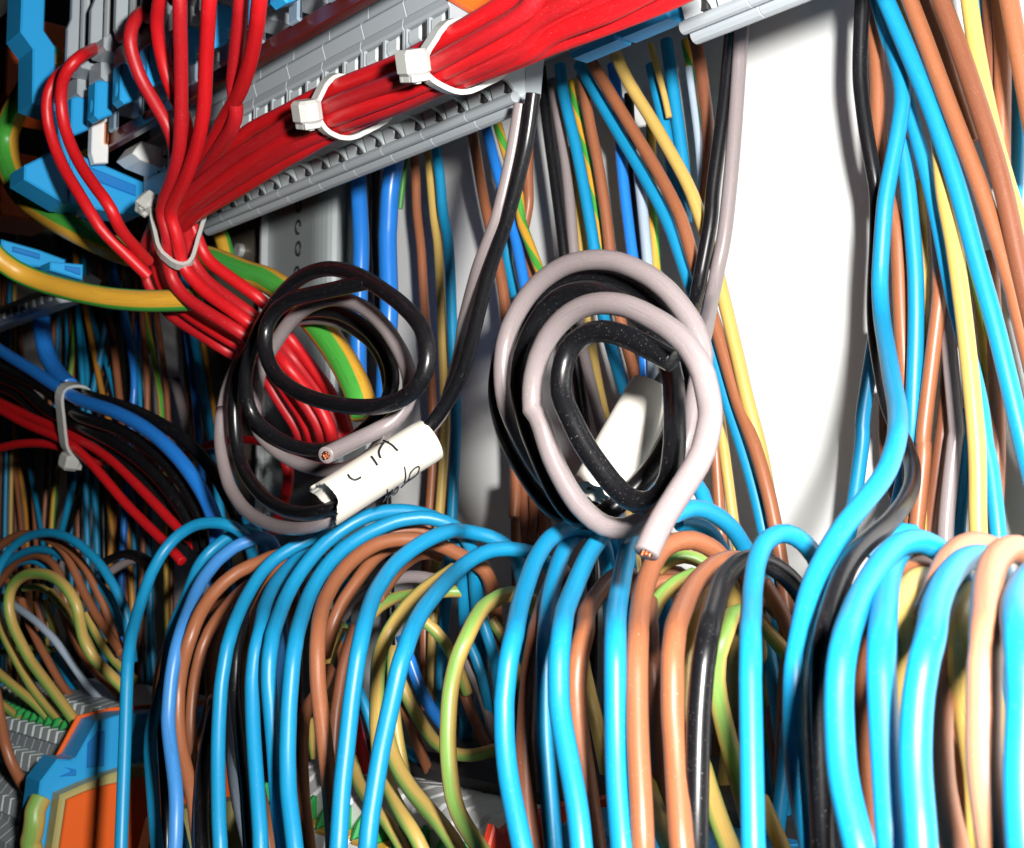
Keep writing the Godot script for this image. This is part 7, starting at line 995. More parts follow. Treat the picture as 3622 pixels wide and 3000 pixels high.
	cable("looped_cable","brown",3.4,0.03,0,2,"brown front-row looped cable, fifth brown one from the left","looped cables in the front row",[76.6,-113.6,30,68.9,-101.5,22.7,67.1,-98.2,21,65.7,-94.8,19.6,65.1,-92.9,19.1,64.8,-90.9,18.7,64.6,-88.9,18.5,64.7,-86.9,18.6,65,-85,18.8,65.5,-83,19.1,67,-79.5,20.2,69.9,-74.7,22.5,73.1,-70.3,25.1,77.7,-64.9,28.9,82.3,-59.6,33,85.5,-55.6,36.1,88.4,-51.3,39.2,92.1,-45.6,43.5,93.9,-42.9,45.9,94.8,-41.8,47.3,95.7,-40.8,48.8,96.5,-40.1,50.5,97.3,-39.8,52.4,98,-39.9,54.2,99.5,-40.7,57.9,102.1,-42.4,63.1,106.3,-44.6,69.6,108.6,-45.6,72.7,111.1,-46.5,75.8,113.9,-47.2,78.6,119.7,-48.5,84.1,121,-49.1,85.5,122.1,-50,86.9,122.7,-51.5,88,123,-53.3,88.8,123.4,-57.3,89.6,124.4,-61.1,90.3,125.7,-64.9,91,131.9,-79.5,93.7,133,-83.4,94,134.3,-89.3,94])
	cable("looped_cable","brown2",3.4,0.03,0,2,"dark brown front-row looped cable, first dark brown one from the left","looped cables in the front row",[50.8,-119.9,24.2,48,-102,24,47.4,-96,24.1,47.4,-92,24.5,47.8,-88,25,48.6,-84.1,25.8,49.8,-80.4,26.7,52.2,-75.1,28.4,55.9,-68.4,30.9,61,-60.6,34.6,66.1,-53,38.9,70.1,-47.2,42.8,73.3,-43.3,46,75.6,-41.1,48.5,76.8,-40.3,49.9,78,-39.7,51.4,79.2,-39.5,52.9,80.4,-39.6,54.6,82.7,-40.6,57.7,86.2,-42.6,62.1,91.2,-45.2,67.9,100.2,-49.3,77.7,102.8,-51,80.3,103.8,-52.3,81.5,104.5,-53.9,82.5,104.8,-55.8,83.2,105.7,-63.6,84.9,106.8,-69.4,86.3,109.2,-76.9,88,111.4,-82.4,89.3,112.1,-84.3,89.6,113.1,-88.2,90,114,-94.1,89.9])
	cable("looped_cable","blue",3.4,0.03,0,2,"blue front-row looped cable, thirteenth blue one from the left","looped cables in the front row",[81.2,-114.7,18,83,-90.8,20.9,84,-81,22.5,84.9,-75.2,23.9,85.7,-71.4,25.1,86.6,-67.7,26.5,88.1,-62.4,28.9,89.8,-57.2,31.5,91.8,-52.4,34.5,94,-47.8,37.8,96.6,-43.5,41.2,99.5,-39.6,44.9,103.9,-34.9,50,107.2,-31.9,53.9,108.2,-31,55.4,109.1,-30.4,57,109.9,-30.2,58.7,110.7,-30.4,60.5,111.4,-31,62.3,113.8,-33.5,67,116.8,-36.1,71.3,121.3,-39.3,76.8,126,-42.2,82.2,129.7,-44,86.3,136.1,-46.2,93,138.6,-47.6,95.5,139.7,-48.6,96.6,140.6,-50.1,97.5,141.1,-51.9,98,141.9,-57.8,98.8,143.2,-63.6,100,145,-69.2,101.5,147.8,-76.7,103.4,148.6,-80.7,103.8,149.1,-84.7,103.8])
	cable("looped_cable","brown",3.4,0.03,0,2,"brown front-row looped cable, sixth brown one from the left","looped cables in the front row",[100.3,-109.3,26.6,98.4,-104,24.3,95.6,-97.2,21,94.5,-93.6,19.6,94,-91.7,19,93.8,-89.8,18.7,93.7,-87.8,18.4,93.7,-85.8,18.4,94,-83.8,18.6,94.5,-81.9,19,95.8,-78.4,20.1,97.5,-75.1,21.6,99.3,-72.1,23.3,101.3,-69.2,25.2,104.5,-65.2,28.2,108.7,-60,32.4,112.9,-54.8,36.9,117,-49.6,41.7,121.1,-44.6,46.8,123.7,-40.9,50.8,125,-38.6,53.7,125.7,-36.4,56.8,125.9,-35.4,58.5,125.9,-34.6,60.3,125.8,-34,62.2,125.6,-33.6,64.1,125.3,-33.7,66.1,125.2,-34,68,125.2,-34.7,69.9,125.4,-35.5,71.6,126.5,-37.6,74.7,129,-40.6,79,132,-43.3,83.1,134.2,-44.9,85.8,139,-47.4,91.1,140.2,-48.1,92.3,141.3,-49.1,93.5,142.2,-50.4,94.5,142.9,-52.1,95.3,144.5,-57.8,97,146.3,-63.4,98.7,148.8,-70.8,100.7,149.8,-74.6,101.5,150.1,-76.6,101.7,150.3,-78.7,101.7,150.1,-82.9,101.2,150.2,-84.9,101.2])
	cable("looped_cable","brown",3.4,0.03,0,2,"brown front-row looped cable, seventh brown one from the left","looped cables in the front row",[113.5,-106.2,28.4,111.5,-100.8,26.8,107.6,-91.9,23.4,106.4,-88.1,22.4,105.7,-84.2,22.1,105.6,-82.2,22.1,105.8,-78.2,22.7,106.6,-74.4,23.8,107.2,-72.7,24.5,108.6,-69.3,26.1,111.2,-64.5,29,116.3,-57.3,34.8,121.8,-49.4,41.9,124.4,-45.6,45.7,127.3,-42.1,49.9,130.1,-39,54.5,130.9,-38.2,56.1,131.6,-37.5,57.8,132.1,-37.1,59.7,132.6,-37,61.6,133.4,-37.4,65.5,134.5,-38.3,69.2,136.7,-40,74.5,138.4,-41.2,77.8,141.3,-43,82.7,147.9,-46.1,92,150.1,-47.6,94.8,151.1,-48.8,96.1,151.8,-50.3,97.1,152.3,-52.1,97.7,153.5,-57.9,99,154.6,-61.6,99.8,155.8,-65.3,100.8,158.7,-72.7,103.3,159.3,-74.5,103.7,160,-78.4,104.1,160.3,-82.4,104.1])
	cable("looped_cable","black",3.4,0.03,0,2,"black front-row looped cable, fourth black one from the left","looped cables in the front row",[117.8,-106.5,21.9,119.4,-92.7,23.9,120.1,-88.8,24.8,120.9,-85.1,25.8,122.6,-79.7,27.8,124.6,-74.5,30.1,126.7,-69.5,32.6,129,-64.7,35.4,131.5,-60.2,38.6,134.1,-56.1,42.1,138.8,-50,48.4,142.3,-45.3,53.9,143.6,-43,56.9,144.4,-40.8,60.2,144.7,-38.9,63.6,144.6,-37.3,67.3,144.5,-36.9,69.3,144.4,-36.9,71.2,144.5,-37.3,73.2,144.8,-37.9,75.1,145.9,-39.4,78.6,147.5,-41,81.8,149.5,-42.5,85,154.9,-45.8,92.6,155.9,-46.7,94,156.7,-47.9,95.4,157.2,-49.6,96.3,157.3,-51.5,96.9,157.7,-59.4,98.4,158.9,-71.2,100.4,159.2,-77.2,100.9,158.9,-83.3,100.9])
	cable("looped_cable","blue",3.0,0.03,0,2,"blue front-row looped cable, fourteenth blue one from the left","looped cables in the front row",[123.7,-104.6,25.5,123.7,-91.1,21.4,123.9,-87.1,20.8,124.1,-85.1,20.7,124.5,-83.2,20.9,125.4,-79.3,21.7,126.5,-75.7,23.2,127.7,-72.4,25.1,129.1,-69.3,27.3,131.3,-65,30.8,133.7,-60.9,34.6,137,-55.8,39.9,141.7,-49.9,46.6,146.7,-44.7,53.6,149.6,-41.6,57.9,151.2,-39.5,60.9,152.9,-36.2,65.7,153.4,-34.1,69.1,153.5,-33.3,71,153.3,-32.8,72.9,153.1,-32.9,74.9,153.1,-33.6,76.8,153.4,-34.5,78.6,154,-35.6,80.2,155.6,-37.7,83.2,157.6,-39.7,86.1,159.7,-41.5,89,162,-43,91.9,168,-46,99.5,169.2,-46.9,100.9,170.2,-48,102.1,171,-49.6,103.1,171.5,-51.5,103.8,176.4,-70.1,109.6,176.7,-72.1,109.9,176.8,-74.1,110,176.8,-78.1,110])
	cable("looped_cable","yellow",3.2,0.03,0,2,"pale yellow front-row looped cable, first pale yellow one from the left","looped cables in the front row",[90.7,-112.5,19.2,97.8,-90,25.2,100.3,-82.8,27.4,104.8,-72.3,30.9,108.9,-63.9,34.3,110.7,-60.7,35.8,112.5,-57.6,37.6,114.4,-54.6,39.7,117.3,-50.3,43.1,120.3,-46.4,46.9,122.3,-44.1,49.6,124.4,-42.1,52.5,125.4,-41.3,54.2,126.3,-40.8,55.9,127.2,-40.6,57.7,128,-40.7,59.6,129.7,-41.7,63.1,131.5,-42.9,66.5,135.6,-45.6,72.9,136.4,-46.4,74.5,137.1,-47.4,76.1,137.6,-48.9,77.4,137.8,-50.7,78.3,137.9,-52.6,78.7,137.8,-70.7,80.7,138.2,-74.7,81.2,139.1,-80.6,81.9,139.4,-84.7,82.1,139.5,-90.7,82.1])
	cable("looped_cable","yg2",3.2,0.0,0.12,2,"green-yellow front-row looped cable, seventh green-yellow one from the left","looped cables in the front row",[108.1,-107.6,26.8,108.2,-99.8,24.5,108.6,-95.8,23.7,108.9,-93.8,23.5,109.6,-89.7,23.6,110.3,-85.7,24.1,110.7,-83.8,24.6,111.7,-80,25.9,113.5,-74.6,28.6,116,-67.8,32.7,119.2,-59.7,38,121.2,-55,41.2,122.8,-52.2,43.6,124.5,-49.7,46.3,126.4,-47.8,49.4,127.4,-47.2,51,128.4,-46.7,52.8,130.2,-46.2,56.3,132.9,-46.3,61.6,134.8,-46.8,65.1,136.9,-47.8,68.2,137.7,-48.9,69.7,137.7,-50.6,70.7,137.1,-52.5,70.9,136.2,-56.4,70.3,136,-58.3,69.8,136.1,-62.3,68.9,137.5,-74,66.2,138.8,-81.8,64.6,139.6,-85.7,64.2,140.1,-87.7,64.1,141.9,-93.5,64.1])
	cable("looped_cable","yg2",3.4,0.0,0.12,2,"green-yellow front-row looped cable, fifth green-yellow one from the left","looped cables in the front row",[122.9,-71.7,74.4,132.2,-75.5,81.3,138.7,-78.4,85.4,141.9,-80.1,87.1,143.5,-81.2,87.8,145,-82.5,88.3,146.3,-84,88.5,148.6,-87.4,88.4])
	cable("looped_cable","yg2",3.2,0.0,0.12,2,"green-yellow front-row looped cable, sixth green-yellow one from the left","looped cables in the front row",[126.5,-66.9,66,132.7,-69.1,70.9,135.8,-70.5,73.3,138.7,-72.4,75.5,144.5,-76.8,79.3,147.4,-79.1,80.9,148.8,-80.5,81.5,150.1,-82,82,151.3,-83.7,82.1,153.2,-87.4,82])
	cable("looped_cable","yellow",2.8,0.03,0,2,"pale yellow cable deep among the loops, the only one of its colour","looped cables in the front row",[92.5,-54.4,60,95.1,-57.1,61.7,96.4,-58.7,62.5,97.6,-60.3,63.1,98.6,-62.2,63.4,99.3,-64.1,63.4,99.9,-66.2,63.2,101.8,-76.5,62])
	cable("looped_cable","brown2",3.2,0.03,0,2,"dark brown cable deep among the loops, seventh dark brown one from the left","looped cables in the front row",[116.8,-44.4,65.9,121.8,-48.8,70.9,123,-50.1,72,124.1,-51.6,73,125.1,-53.3,73.7,125.8,-55.2,74.2,126.2,-57.2,74.4,127.9,-69.5,75.3,129.8,-77.6,75.9])
	cable("looped_cable","yg2",2.8,0.0,0.12,2,"green-yellow cable deep among the loops, tenth green-yellow one from the left","looped cables in the front row",[102.5,-39,48.9,103.5,-37.8,47.6,104.7,-36.9,46.3,106.1,-36.5,44.9,107.5,-36.9,43.5,108.7,-37.8,42.2,109.6,-39,40.9])
	cable("looped_cable","brown",2.8,0.03,0,2,"brown cable deep among the loops, tenth brown one from the left","looped cables in the front row",[99.4,-40.2,46.5,101.5,-39.4,45.2,103.5,-39.8,43.8,105.1,-41.2,42.5])
	cable("looped_cable","yg2",3.0,0.0,0.12,2,"green-yellow cable deep among the loops, ninth green-yellow one from the left","looped cables in the front row",[115.2,-39.9,52,114.2,-41.4,55.9,114,-42.4,57.7,114.1,-43.5,59.5,114.4,-44.7,61.3,115,-46,62.9,116.5,-48.5,66])
	cable("looped_cable","brown",2.8,0.03,0,2,"brown cable deep among the loops, ninth brown one from the left","looped cables in the front row",[102.2,-42.4,50.1,104,-41.3,48.9,106,-41.3,47.5,107.7,-42.4,46.1])
	cable("looped_cable","blue",3.2,0.03,0,2,"blue cable cresting behind the grey cut end and dropping away right","looped cables in the front row",[121.4,-36.1,44,124.1,-32.3,50.7,125.2,-30.6,54.3,126,-29.2,58,126.5,-28.2,62,126.6,-28.1,64,126.8,-28.2,66,127.1,-29.2,70])
	cable("looped_cable","blue",3.0,0.03,0,2,"blue cable deep among the loops, sixth blue one from the left","looped cables in the front row",[113.1,-35.4,42,114.5,-33,45.5,115,-31.9,47.4,115.3,-31,49.4,115.3,-30.5,51.6,115.2,-30.3,53.8,115,-30.4,56])
	cable("looped_cable","blue",3.0,0.03,0,2,"light blue piece seen inside the right rim of the large coil","looped cables in the front row",[105.1,-21.4,43.7,105.5,-17.4,42,105.5,-11.3,39.6])
	cable("looped_cable","blue",3.0,0.03,0,2,"blue cable deep among the loops, fifth blue one from the left","looped cables in the front row",[101.9,-19,41,105.5,-21.4,41.6,107.1,-22.7,42,108.6,-24.3,42.3,110.7,-27.9,43])
	cable("looped_cable","brown",2.8,0.03,0,2,"brown cable deep among the loops, eighth brown one from the left","looped cables in the front row",[30.5,-15.6,24.3,31.6,-20.1,25.1,32,-22.4,25.5,32.3,-27.1,26.3])
	cable("looped_cable","brown2",3.0,0.03,0,2,"dark brown cable deep among the loops, fourth dark brown one from the left","looped cables in the front row",[30.1,-18.5,21.7,36.8,-33.7,25.8])
	cable("looped_cable","brown2",3.0,0.03,0,2,"dark brown cable deep among the loops, fifth dark brown one from the left","looped cables in the front row",[35.6,-22.1,22.5,38.1,-27.8,24.4,39.7,-33.7,26.5])
	cable("looped_cable","brown2",3.0,0.03,0,2,"dark brown cable deep among the loops, sixth dark brown one from the left","looped cables in the front row",[40.2,-25.5,23,44.7,-33.1,27])
	cable("looped_cable","blue",3.4,0.03,0,2,"blue front-row looped cable, seventeenth blue one from the left","looped cables in the front row",[155.2,-98,26.2,155.2,-94,25.7,154.9,-84,24.1,155,-80,23.9,155.2,-78,24.1,155.4,-76,24.4,156.2,-72.2,25.6,157.1,-68.7,27.3,158.3,-65.4,29.3,159.5,-62.3,31.6,160.8,-59.4,34.1,163.7,-54,39.4,166.8,-49.1,45.1,170.1,-45,50.9,174.4,-40.4,58.4,175.8,-38.6,61.6,176.4,-37.8,63.3,177,-36.2,66.8,177.2,-34.9,70.4,177.2,-34.4,72.3,177.2,-34.1,74.2,177.1,-34.2,76.3,177.2,-34.5,78.3,177.4,-35.1,80.2,178.2,-36.7,84,179.9,-39.2,89.5,181.9,-41.5,94.7,183.7,-42.7,98.2,186.6,-44.3,103.5,187.5,-45,105.2,188.4,-45.9,106.9,189,-47.3,108.3,189.3,-49,109.2,190,-52.8,110.6,191.7,-58.3,112.7,193.3,-61.8,114.1,196.2,-66.9,116,196.9,-68.7,116.2,198.1,-72.6,116.3])
	cable("looped_cable","blue",3.0,0.03,0,2,"blue cable deep among the loops, seventh blue one from the left","looped cables in the front row",[165.8,-32.9,57.6,164.8,-32.6,59.5,163.7,-33.1,61.3,162.8,-34.6,62.6,161.8,-36.4,63.6])
	cable("looped_cable","blue",3.4,0.03,0,2,"blue front-row looped cable, eighteenth blue one from the left","looped cables in the front row",[147.2,-100.7,20.1,147.9,-92.5,21.8,148.3,-84.5,22.8,148.5,-80.5,23.4,149.2,-74.7,24.8,149.8,-70.9,26.1,150.7,-67.3,27.8,152.8,-60.6,31.6,154.1,-57.5,33.7,156.1,-53.1,37.2,158.3,-49.1,41,160.6,-45.5,45.1,163,-42.3,49.4,166.5,-38.6,55.4,169.1,-36.2,60.1,170.8,-34.9,63.7,171.6,-34.5,65.6,172.3,-34.3,67.7,172.9,-34.4,69.7,173.5,-34.8,71.8,174.8,-35.8,75.6,177.2,-37.8,80.9,180,-39.7,85.9,184.1,-41.9,92.5,189.4,-44.4,100.8,191.4,-45.8,104,192.3,-47,105.4,192.9,-48.6,106.4,194.4,-54.2,108.4,197.7,-65.2,112.4,198.1,-67.2,112.8,198.3,-69.2,113,198.4,-73.2,113])
	cable("looped_cable","brown",3.4,0.03,0,2,"brown front-row looped cable, eighth brown one from the left","looped cables in the front row",[148.1,-99.1,28.5,149.1,-91.1,28.1,149.8,-83.3,27.4,150.3,-79.4,27.4,150.6,-77.5,27.6,151,-75.7,27.9,152,-72,28.8,153.2,-68.5,30.2,154.5,-65.1,31.9,156.7,-60.4,34.8,158.9,-55.9,38,161.2,-51.8,41.5,162.7,-49.4,44.1,166.1,-44.9,49.6,169.3,-41,55.7,170.6,-39.3,58.9,171.4,-37.9,62.4,171.5,-37.2,66.1,171.4,-37.2,68,171.4,-37.5,70,171.5,-38.1,71.9,171.7,-38.9,73.8,172.6,-41.1,77.3,173.8,-43.4,80.5,174.9,-46.3,83.3,175.3,-47.9,84.5,176.2,-51.4,86.4,178.6,-58.3,90.2,180.8,-63.2,93.1,183.4,-67.9,96,184.2,-69.6,96.8,184.9,-71.4,97.4,185.3,-73.4,97.6,185.8,-77.4,97.6])
	cable("looped_cable","brown3",3.4,0.03,0,2,"pale brown cable deep among the loops, the only one of its colour","looped cables in the front row",[181.1,-35.8,59.3,181.7,-34.9,63.3,182.2,-34.4,67.4,182.5,-34.5,69.5,183.2,-35.2,73.7,185,-37,79.7,187.1,-39.5,85.2,187.8,-40.6,86.9,188.2,-41.8,88.5,188.2,-43.3,90])
	cable("looped_cable","yellow",4.2,0.03,0,2,"pale yellow front-row looped cable, third pale yellow one from the left","looped cables in the front row",[147,-100.3,22.9,146.6,-98.4,22.2,145.2,-95,20.2,144,-91.5,18.5,143.1,-87.7,17.3,142.9,-85.7,17,142.9,-83.7,17,143.1,-81.7,17.3,143.5,-79.8,17.8,144.6,-76.3,19.5,146.1,-73.3,21.6,148.8,-69.2,25.4,152,-65.4,29.9,159.3,-57.5,40.7,164.8,-51.5,49.3,169.4,-46.9,56.6,173,-43.5,62.7,175.5,-41.3,67.5,176.8,-40.1,70.9,178,-39.7,74.6,178.6,-39.8,76.5,179.8,-40.6,80,181.4,-41.7,83.4,183.1,-43.1,86.7,184.1,-44,88.2,185.1,-45.3,89.5,185.4,-47.1,90,185,-49.1,89.7,183.8,-52.7,88.4,182.4,-56,86.8,180.3,-60.8,83.9,179.8,-62.5,83,179.4,-64.3,82.3,179.1,-66.3,81.9,179,-68.3,81.6,179.4,-82.3,81.7])
	cable("looped_cable","blue",3.4,0.03,0,2,"blue front-row looped cable, nineteenth blue one from the left","looped cables in the front row",[159.6,-97,27,161.4,-83.1,27.6,162,-79.1,27.9,162.7,-75.3,28.4,163.6,-71.5,29.4,164.6,-67.9,30.7,166.3,-62.9,33,167.5,-59.7,34.8,168.9,-56.6,37,171.2,-52.4,40.7,172.8,-49.8,43.4,175.2,-46.4,47.8,177.7,-43.4,52.5,180.2,-40.8,57.3,182.7,-38.4,62.4,184,-37.2,66,184.9,-36.4,69.9,185.7,-36.3,73.8,186.5,-36.7,77.8,187.6,-37.6,81.8,189.7,-39.1,87.4,192.1,-40.7,92.8,194.7,-42.2,98,198.5,-44,104.7,199.4,-44.7,106.4,200.1,-45.7,108,200.4,-47.1,109.3,200.5,-50.8,110.8,200.9,-54.6,112.1,201.6,-58.3,113.4,203.3,-63.7,115.5,203.7,-65.6,116,204,-67.5,116.3,204.2,-71.5,116.3])
	cable("looped_cable","yellow",3.4,0.03,0,2,"pale yellow front-row looped cable, fourth pale yellow one from the left","looped cables in the front row",[153.7,-99.4,20.1,157.6,-86.5,23.1,159.8,-79.3,25.3,161.6,-74.1,27.8,162.8,-70.7,30,164.6,-65.7,33.6,166.4,-61.1,37.4,168.1,-56.9,41.2,169.4,-54.3,43.9,171.6,-50.7,48,174,-47.5,52.4,175.7,-45.6,55.4,178.3,-43.1,60.1,180,-41.9,63.5,180.9,-41.5,65.3,182.5,-41.1,68.9,184.1,-41.4,72.5,186.6,-42.3,77.8,188.3,-43.1,81.3,190.1,-44.3,84.7,190.9,-45.3,86.2,191.5,-46.8,87.2,191.5,-48.8,87.4,191,-52.7,86.6,190.8,-54.6,86,190.5,-56.4,85.1,189.4,-61.4,82.1,189.2,-63.2,81.3,189,-65.1,80.8,188.8,-69.1,80.3,188.8,-81,80.4])
	cable("looped_cable","brown3",3.6,0.03,0,2,"pale brown front-row looped cable, second pale brown one from the left","looped cables in the front row",[175.9,-94.1,24.1,176.2,-84,24.8,176.5,-80.1,25.7,176.8,-78.2,26.3,177.2,-76.4,27.1,178.1,-73,29.1,179.1,-69.9,31.4,180.3,-66.9,33.9,181.5,-64.1,36.5,183.4,-60.2,40.7,185.5,-56.6,45.1,187,-54.5,48.1,190.2,-50.8,54.5,195.2,-46.1,64.4,196.7,-44.4,67.8,197.2,-43.4,69.4,197.4,-42.1,71,196.9,-40.6,72.1,195.7,-39,72.6,194.6,-37.6,73.3,194.2,-36.4,74.8,194.2,-35.6,76.7,194.3,-35.2,78.7,194.5,-35.3,80.7,194.8,-35.6,82.6,195.7,-36.8,86.3,197.1,-38.2,89.8,199.6,-40.2,94.9,205.3,-43.7,105,206.2,-44.5,106.6,207,-45.7,108,207.3,-47.4,109,208.2,-55.1,111.2,209,-58.8,112.3,210.1,-62.5,113.4,210.6,-64.4,113.8,211,-66.4,114,211.5,-70.4,114])
	cable("looped_cable","brown3",3.4,0.03,0,2,"pale brown front-row looped cable, first pale brown one from the left","looped cables in the front row",[155.6,-97.1,31.2,154.6,-95.6,30.3,152.2,-92.8,27.7,151.1,-91.3,26.6,150.2,-89.6,25.7,149.6,-87.8,25.3,149.5,-85.8,25.5,149.8,-84,26.1,150.3,-82.3,27,151.8,-79.2,29.1,153.4,-76.5,31.4,156,-72.9,34.9,159.7,-68.5,39.9,163.4,-64.4,45.2,167.3,-60.5,50.9,171.3,-56.9,56.9,175.3,-53.6,63.2,180.2,-49.8,71.1,184,-47.3,77.4,185.9,-46.6,80.7,186.8,-46.7,82.4,187.5,-47.4,84.1,188.1,-48.7,85.5,188.3,-50.3,86.5,188.9,-53.9,88.3,190.3,-59,91.1,192.4,-63.8,94,195.3,-68.3,96.9,196.2,-70,97.5,196.9,-71.8,97.8,197.9,-75.7,97.8])
	cable("looped_cable","blue",3.6,0.03,0,2,"blue front-row looped cable, twentieth blue one from the left","looped cables in the front row",[180.2,-92.3,29.5,179.3,-89.1,27.2,177.3,-83.2,22,176.4,-80.2,19.5,175.6,-76.8,17.5,175.4,-75,16.7,175.3,-73.1,16.2,175.3,-71.1,16,175.5,-69.1,16.2,175.9,-67.2,16.8,176.4,-65.5,17.7,177,-63.9,18.8,178.2,-61.1,21.4,180.4,-57.5,25.7,182.6,-54.4,30.4,185.7,-50.7,36.8,191.1,-44.8,48.3,195.1,-40.9,56.6,200,-36.7,66.8,201.4,-35.3,70.2,201.9,-34.7,72.1,202,-34.3,74,201,-34.7,75.6,199.5,-35.7,76.3,198.3,-36.8,77.4,198.1,-37.6,79.3,198.4,-38,81.2,198.8,-38.4,83.1,201.6,-39.7,90.5,205.8,-41.3,99.4,208.7,-42.3,104.6,210.7,-43.1,108,211.7,-43.7,109.6,212.7,-44.5,111.2,213.5,-45.8,112.4,214,-47.6,113.2,214.4,-49.5,113.8,215,-57.1,116,216,-62.8,117.7,216.3,-64.8,118,216.5,-68.7,118])
	cable("looped_cable","brown",3.6,0.03,0,2,"brown front-row looped cable, ninth brown one from the left","looped cables in the front row",[153.8,-97.4,31.3,152.2,-94.8,28.7,151.6,-93.1,27.6,151.4,-91.2,27.2,151.6,-89.2,27.3,152.2,-87.4,27.9,153.6,-84.2,29.6,155.2,-81.3,31.6,157.7,-77.4,34.9,160.4,-73.6,38.5,164,-68.9,43.5,167.6,-64.5,48.8,171.2,-60.3,54.5,174,-57.3,59,176.9,-54.6,63.6,178.9,-53.2,66.9,179.8,-53,68.6,180.7,-53.5,70.3,181.4,-54.8,71.6,181.7,-56.6,72.4,182,-60.5,73.4,182.6,-64.3,74.6,184.2,-69.8,76.6,185.4,-73.5,77.7,185.8,-75.4,78,186.1,-77.5,78.1,186.5,-81.5,78])
	cable("looped_cable","yellow",3.0,0.03,0,2,"pale yellow front-row looped cable, fifth pale yellow one from the left","looped cables in the front row",[194.3,-60.6,84,198,-69.1,89,198.5,-71,89.7,198.7,-73.1,90,198.9,-77.3,90])
	cable("looped_cable","yg2",2.8,0.0,0.12,2,"green-yellow cable deep among the loops, eleventh green-yellow one from the left","looped cables in the front row",[126.3,-46.8,48.4,128.1,-50.4,46.4,130.2,-53.9,44.4])
	cable("looped_cable","blue",2.6,0.03,0,2,"blue front-row looped cable, sixteenth blue one from the left","looped cables in the front row",[110.6,-106.9,28,111.4,-98.8,27.7,112.2,-92.7,28,113,-86.6,28.8,113.2,-76.7,29.9,113.6,-70.9,31,114.3,-67.2,32,115.4,-63.5,33.3,117.5,-58.4,35.7,119.1,-55.1,37.4,120.1,-53.5,38.3,121.5,-53.2,39.3,122.3,-55,39.6,122.9,-59,39.5,123.5,-71.1,38.1,123.6,-77.1,37.5,122.6,-91.1,36,122.5,-95.2,35.9,122.6,-103.2,35.9])
	cable("looped_cable","yellow",2.8,0.03,0,2,"pale yellow front-row looped cable, second pale yellow one from the left","looped cables in the front row",[135,-77.2,58,139.7,-81.3,60.4,142.6,-84.4,61.6,143.9,-86.1,62,145,-88,62.1,147.1,-91.9,62])
	cable("looped_cable","brown2",3.0,0.03,0,2,"dark brown front-row looped cable, second dark brown one from the left","looped cables in the front row",[117,-105.6,27.7,114.5,-97.9,28.1,113.1,-92,28.1,111.6,-84.1,27.8,111.1,-78.1,28.1,111.2,-74,28.5,111.3,-72,28.8,112,-68.1,29.7,113.6,-62.4,31.4,114.3,-60.6,32.1,115.3,-58.9,32.9,116.7,-59.6,33.8,117.4,-61.5,34.2,118.7,-67.5,34.6,119.8,-75.5,34.6,120.3,-81.6,34.6,120.4,-85.7,34.5,119.8,-104,34.5])
	cable("looped_cable","blue",2.8,0.03,0,2,"blue front-row looped cable, fifteenth blue one from the left","looped cables in the front row",[127.6,-66.6,41.3,128,-72.7,42.5,127.5,-85.1,44.7,127,-89.2,45,125.5,-97.5,45])
	cable("looped_cable","brown",2.8,0.03,0,2,"brown cable deep among the loops, eleventh brown one from the left","looped cables in the front row",[129.3,-40.9,49.6,130.1,-44.2,47.4,130.3,-45.8,46.3,130.3,-47.5,45.2,130,-49.2,44.1,128.7,-52.5,42.2,127.2,-55.9,40.7,126.6,-57.8,40.2,126.1,-59.7,39.9,125.8,-61.7,39.8,124.7,-77.9,40.1])
	cable("looped_cable","gray",2.8,0.03,0,2,"grey cable deep among the loops, third grey one from the left","looped cables in the front row",[125.1,-43.5,45.7,126.3,-45,44.4,128.3,-48.4,41.7])
	cable("looped_cable","pale",3.0,0.03,0,2,"pale grey front-row looped cable, the only one of its colour","looped cables in the front row",[-19.3,-71.8,76,-17.5,-77.6,76.6,-15.4,-83.4,77.3,-13.7,-87.1,77.7,-11.8,-90.7,78.1,-8.4,-95.7,78.8,-1.8,-103.5,79.7,0.7,-106.7,79.9,3.1,-110,80,7.5,-116.9,80])
	cable("looped_cable","black",3.4,0.03,0,2,"black front-row looped cable, second black one from the left","looped cables in the front row",[-137.4,-159,22.4,-138.1,-157.5,21.3,-138.5,-155.9,20.3,-138.6,-154,19.5,-138.1,-152.1,19.1,-137.4,-150.2,19.1,-136.4,-148.4,19.2,-135.4,-146.7,19.6,-132.9,-143.6,20.5,-128.9,-139.5,22.3,-123.2,-134.5,25,-115.9,-128.7,28.6,-105.4,-121.1,34,-93.1,-112.9,40.2,-79.2,-104,47.5,-63.5,-94.6,55.7,-49.3,-86.4,63.2,-38.1,-80.5,69.2,-26.7,-74.9,75.4,-20,-72.3,79.1,-16.6,-71.6,81.1,-14.9,-71.5,82.1,-13.2,-71.8,83.2,-11.5,-72.4,84.2,-10,-73.3,85.1,-8.8,-74.6,86,-7.8,-76.2,86.7,-7,-77.9,87.4,-5.4,-83.4,89.3,-4.7,-85.2,89.9,-2.9,-88.5,91.1,0.4,-93.2,93,5.3,-99.1,95.2,7.4,-102.5,95.9,8.1,-104.3,96.2,8.7,-106.2,96.3,9.4,-110.1,96.3,9.8,-114.1,96.2])
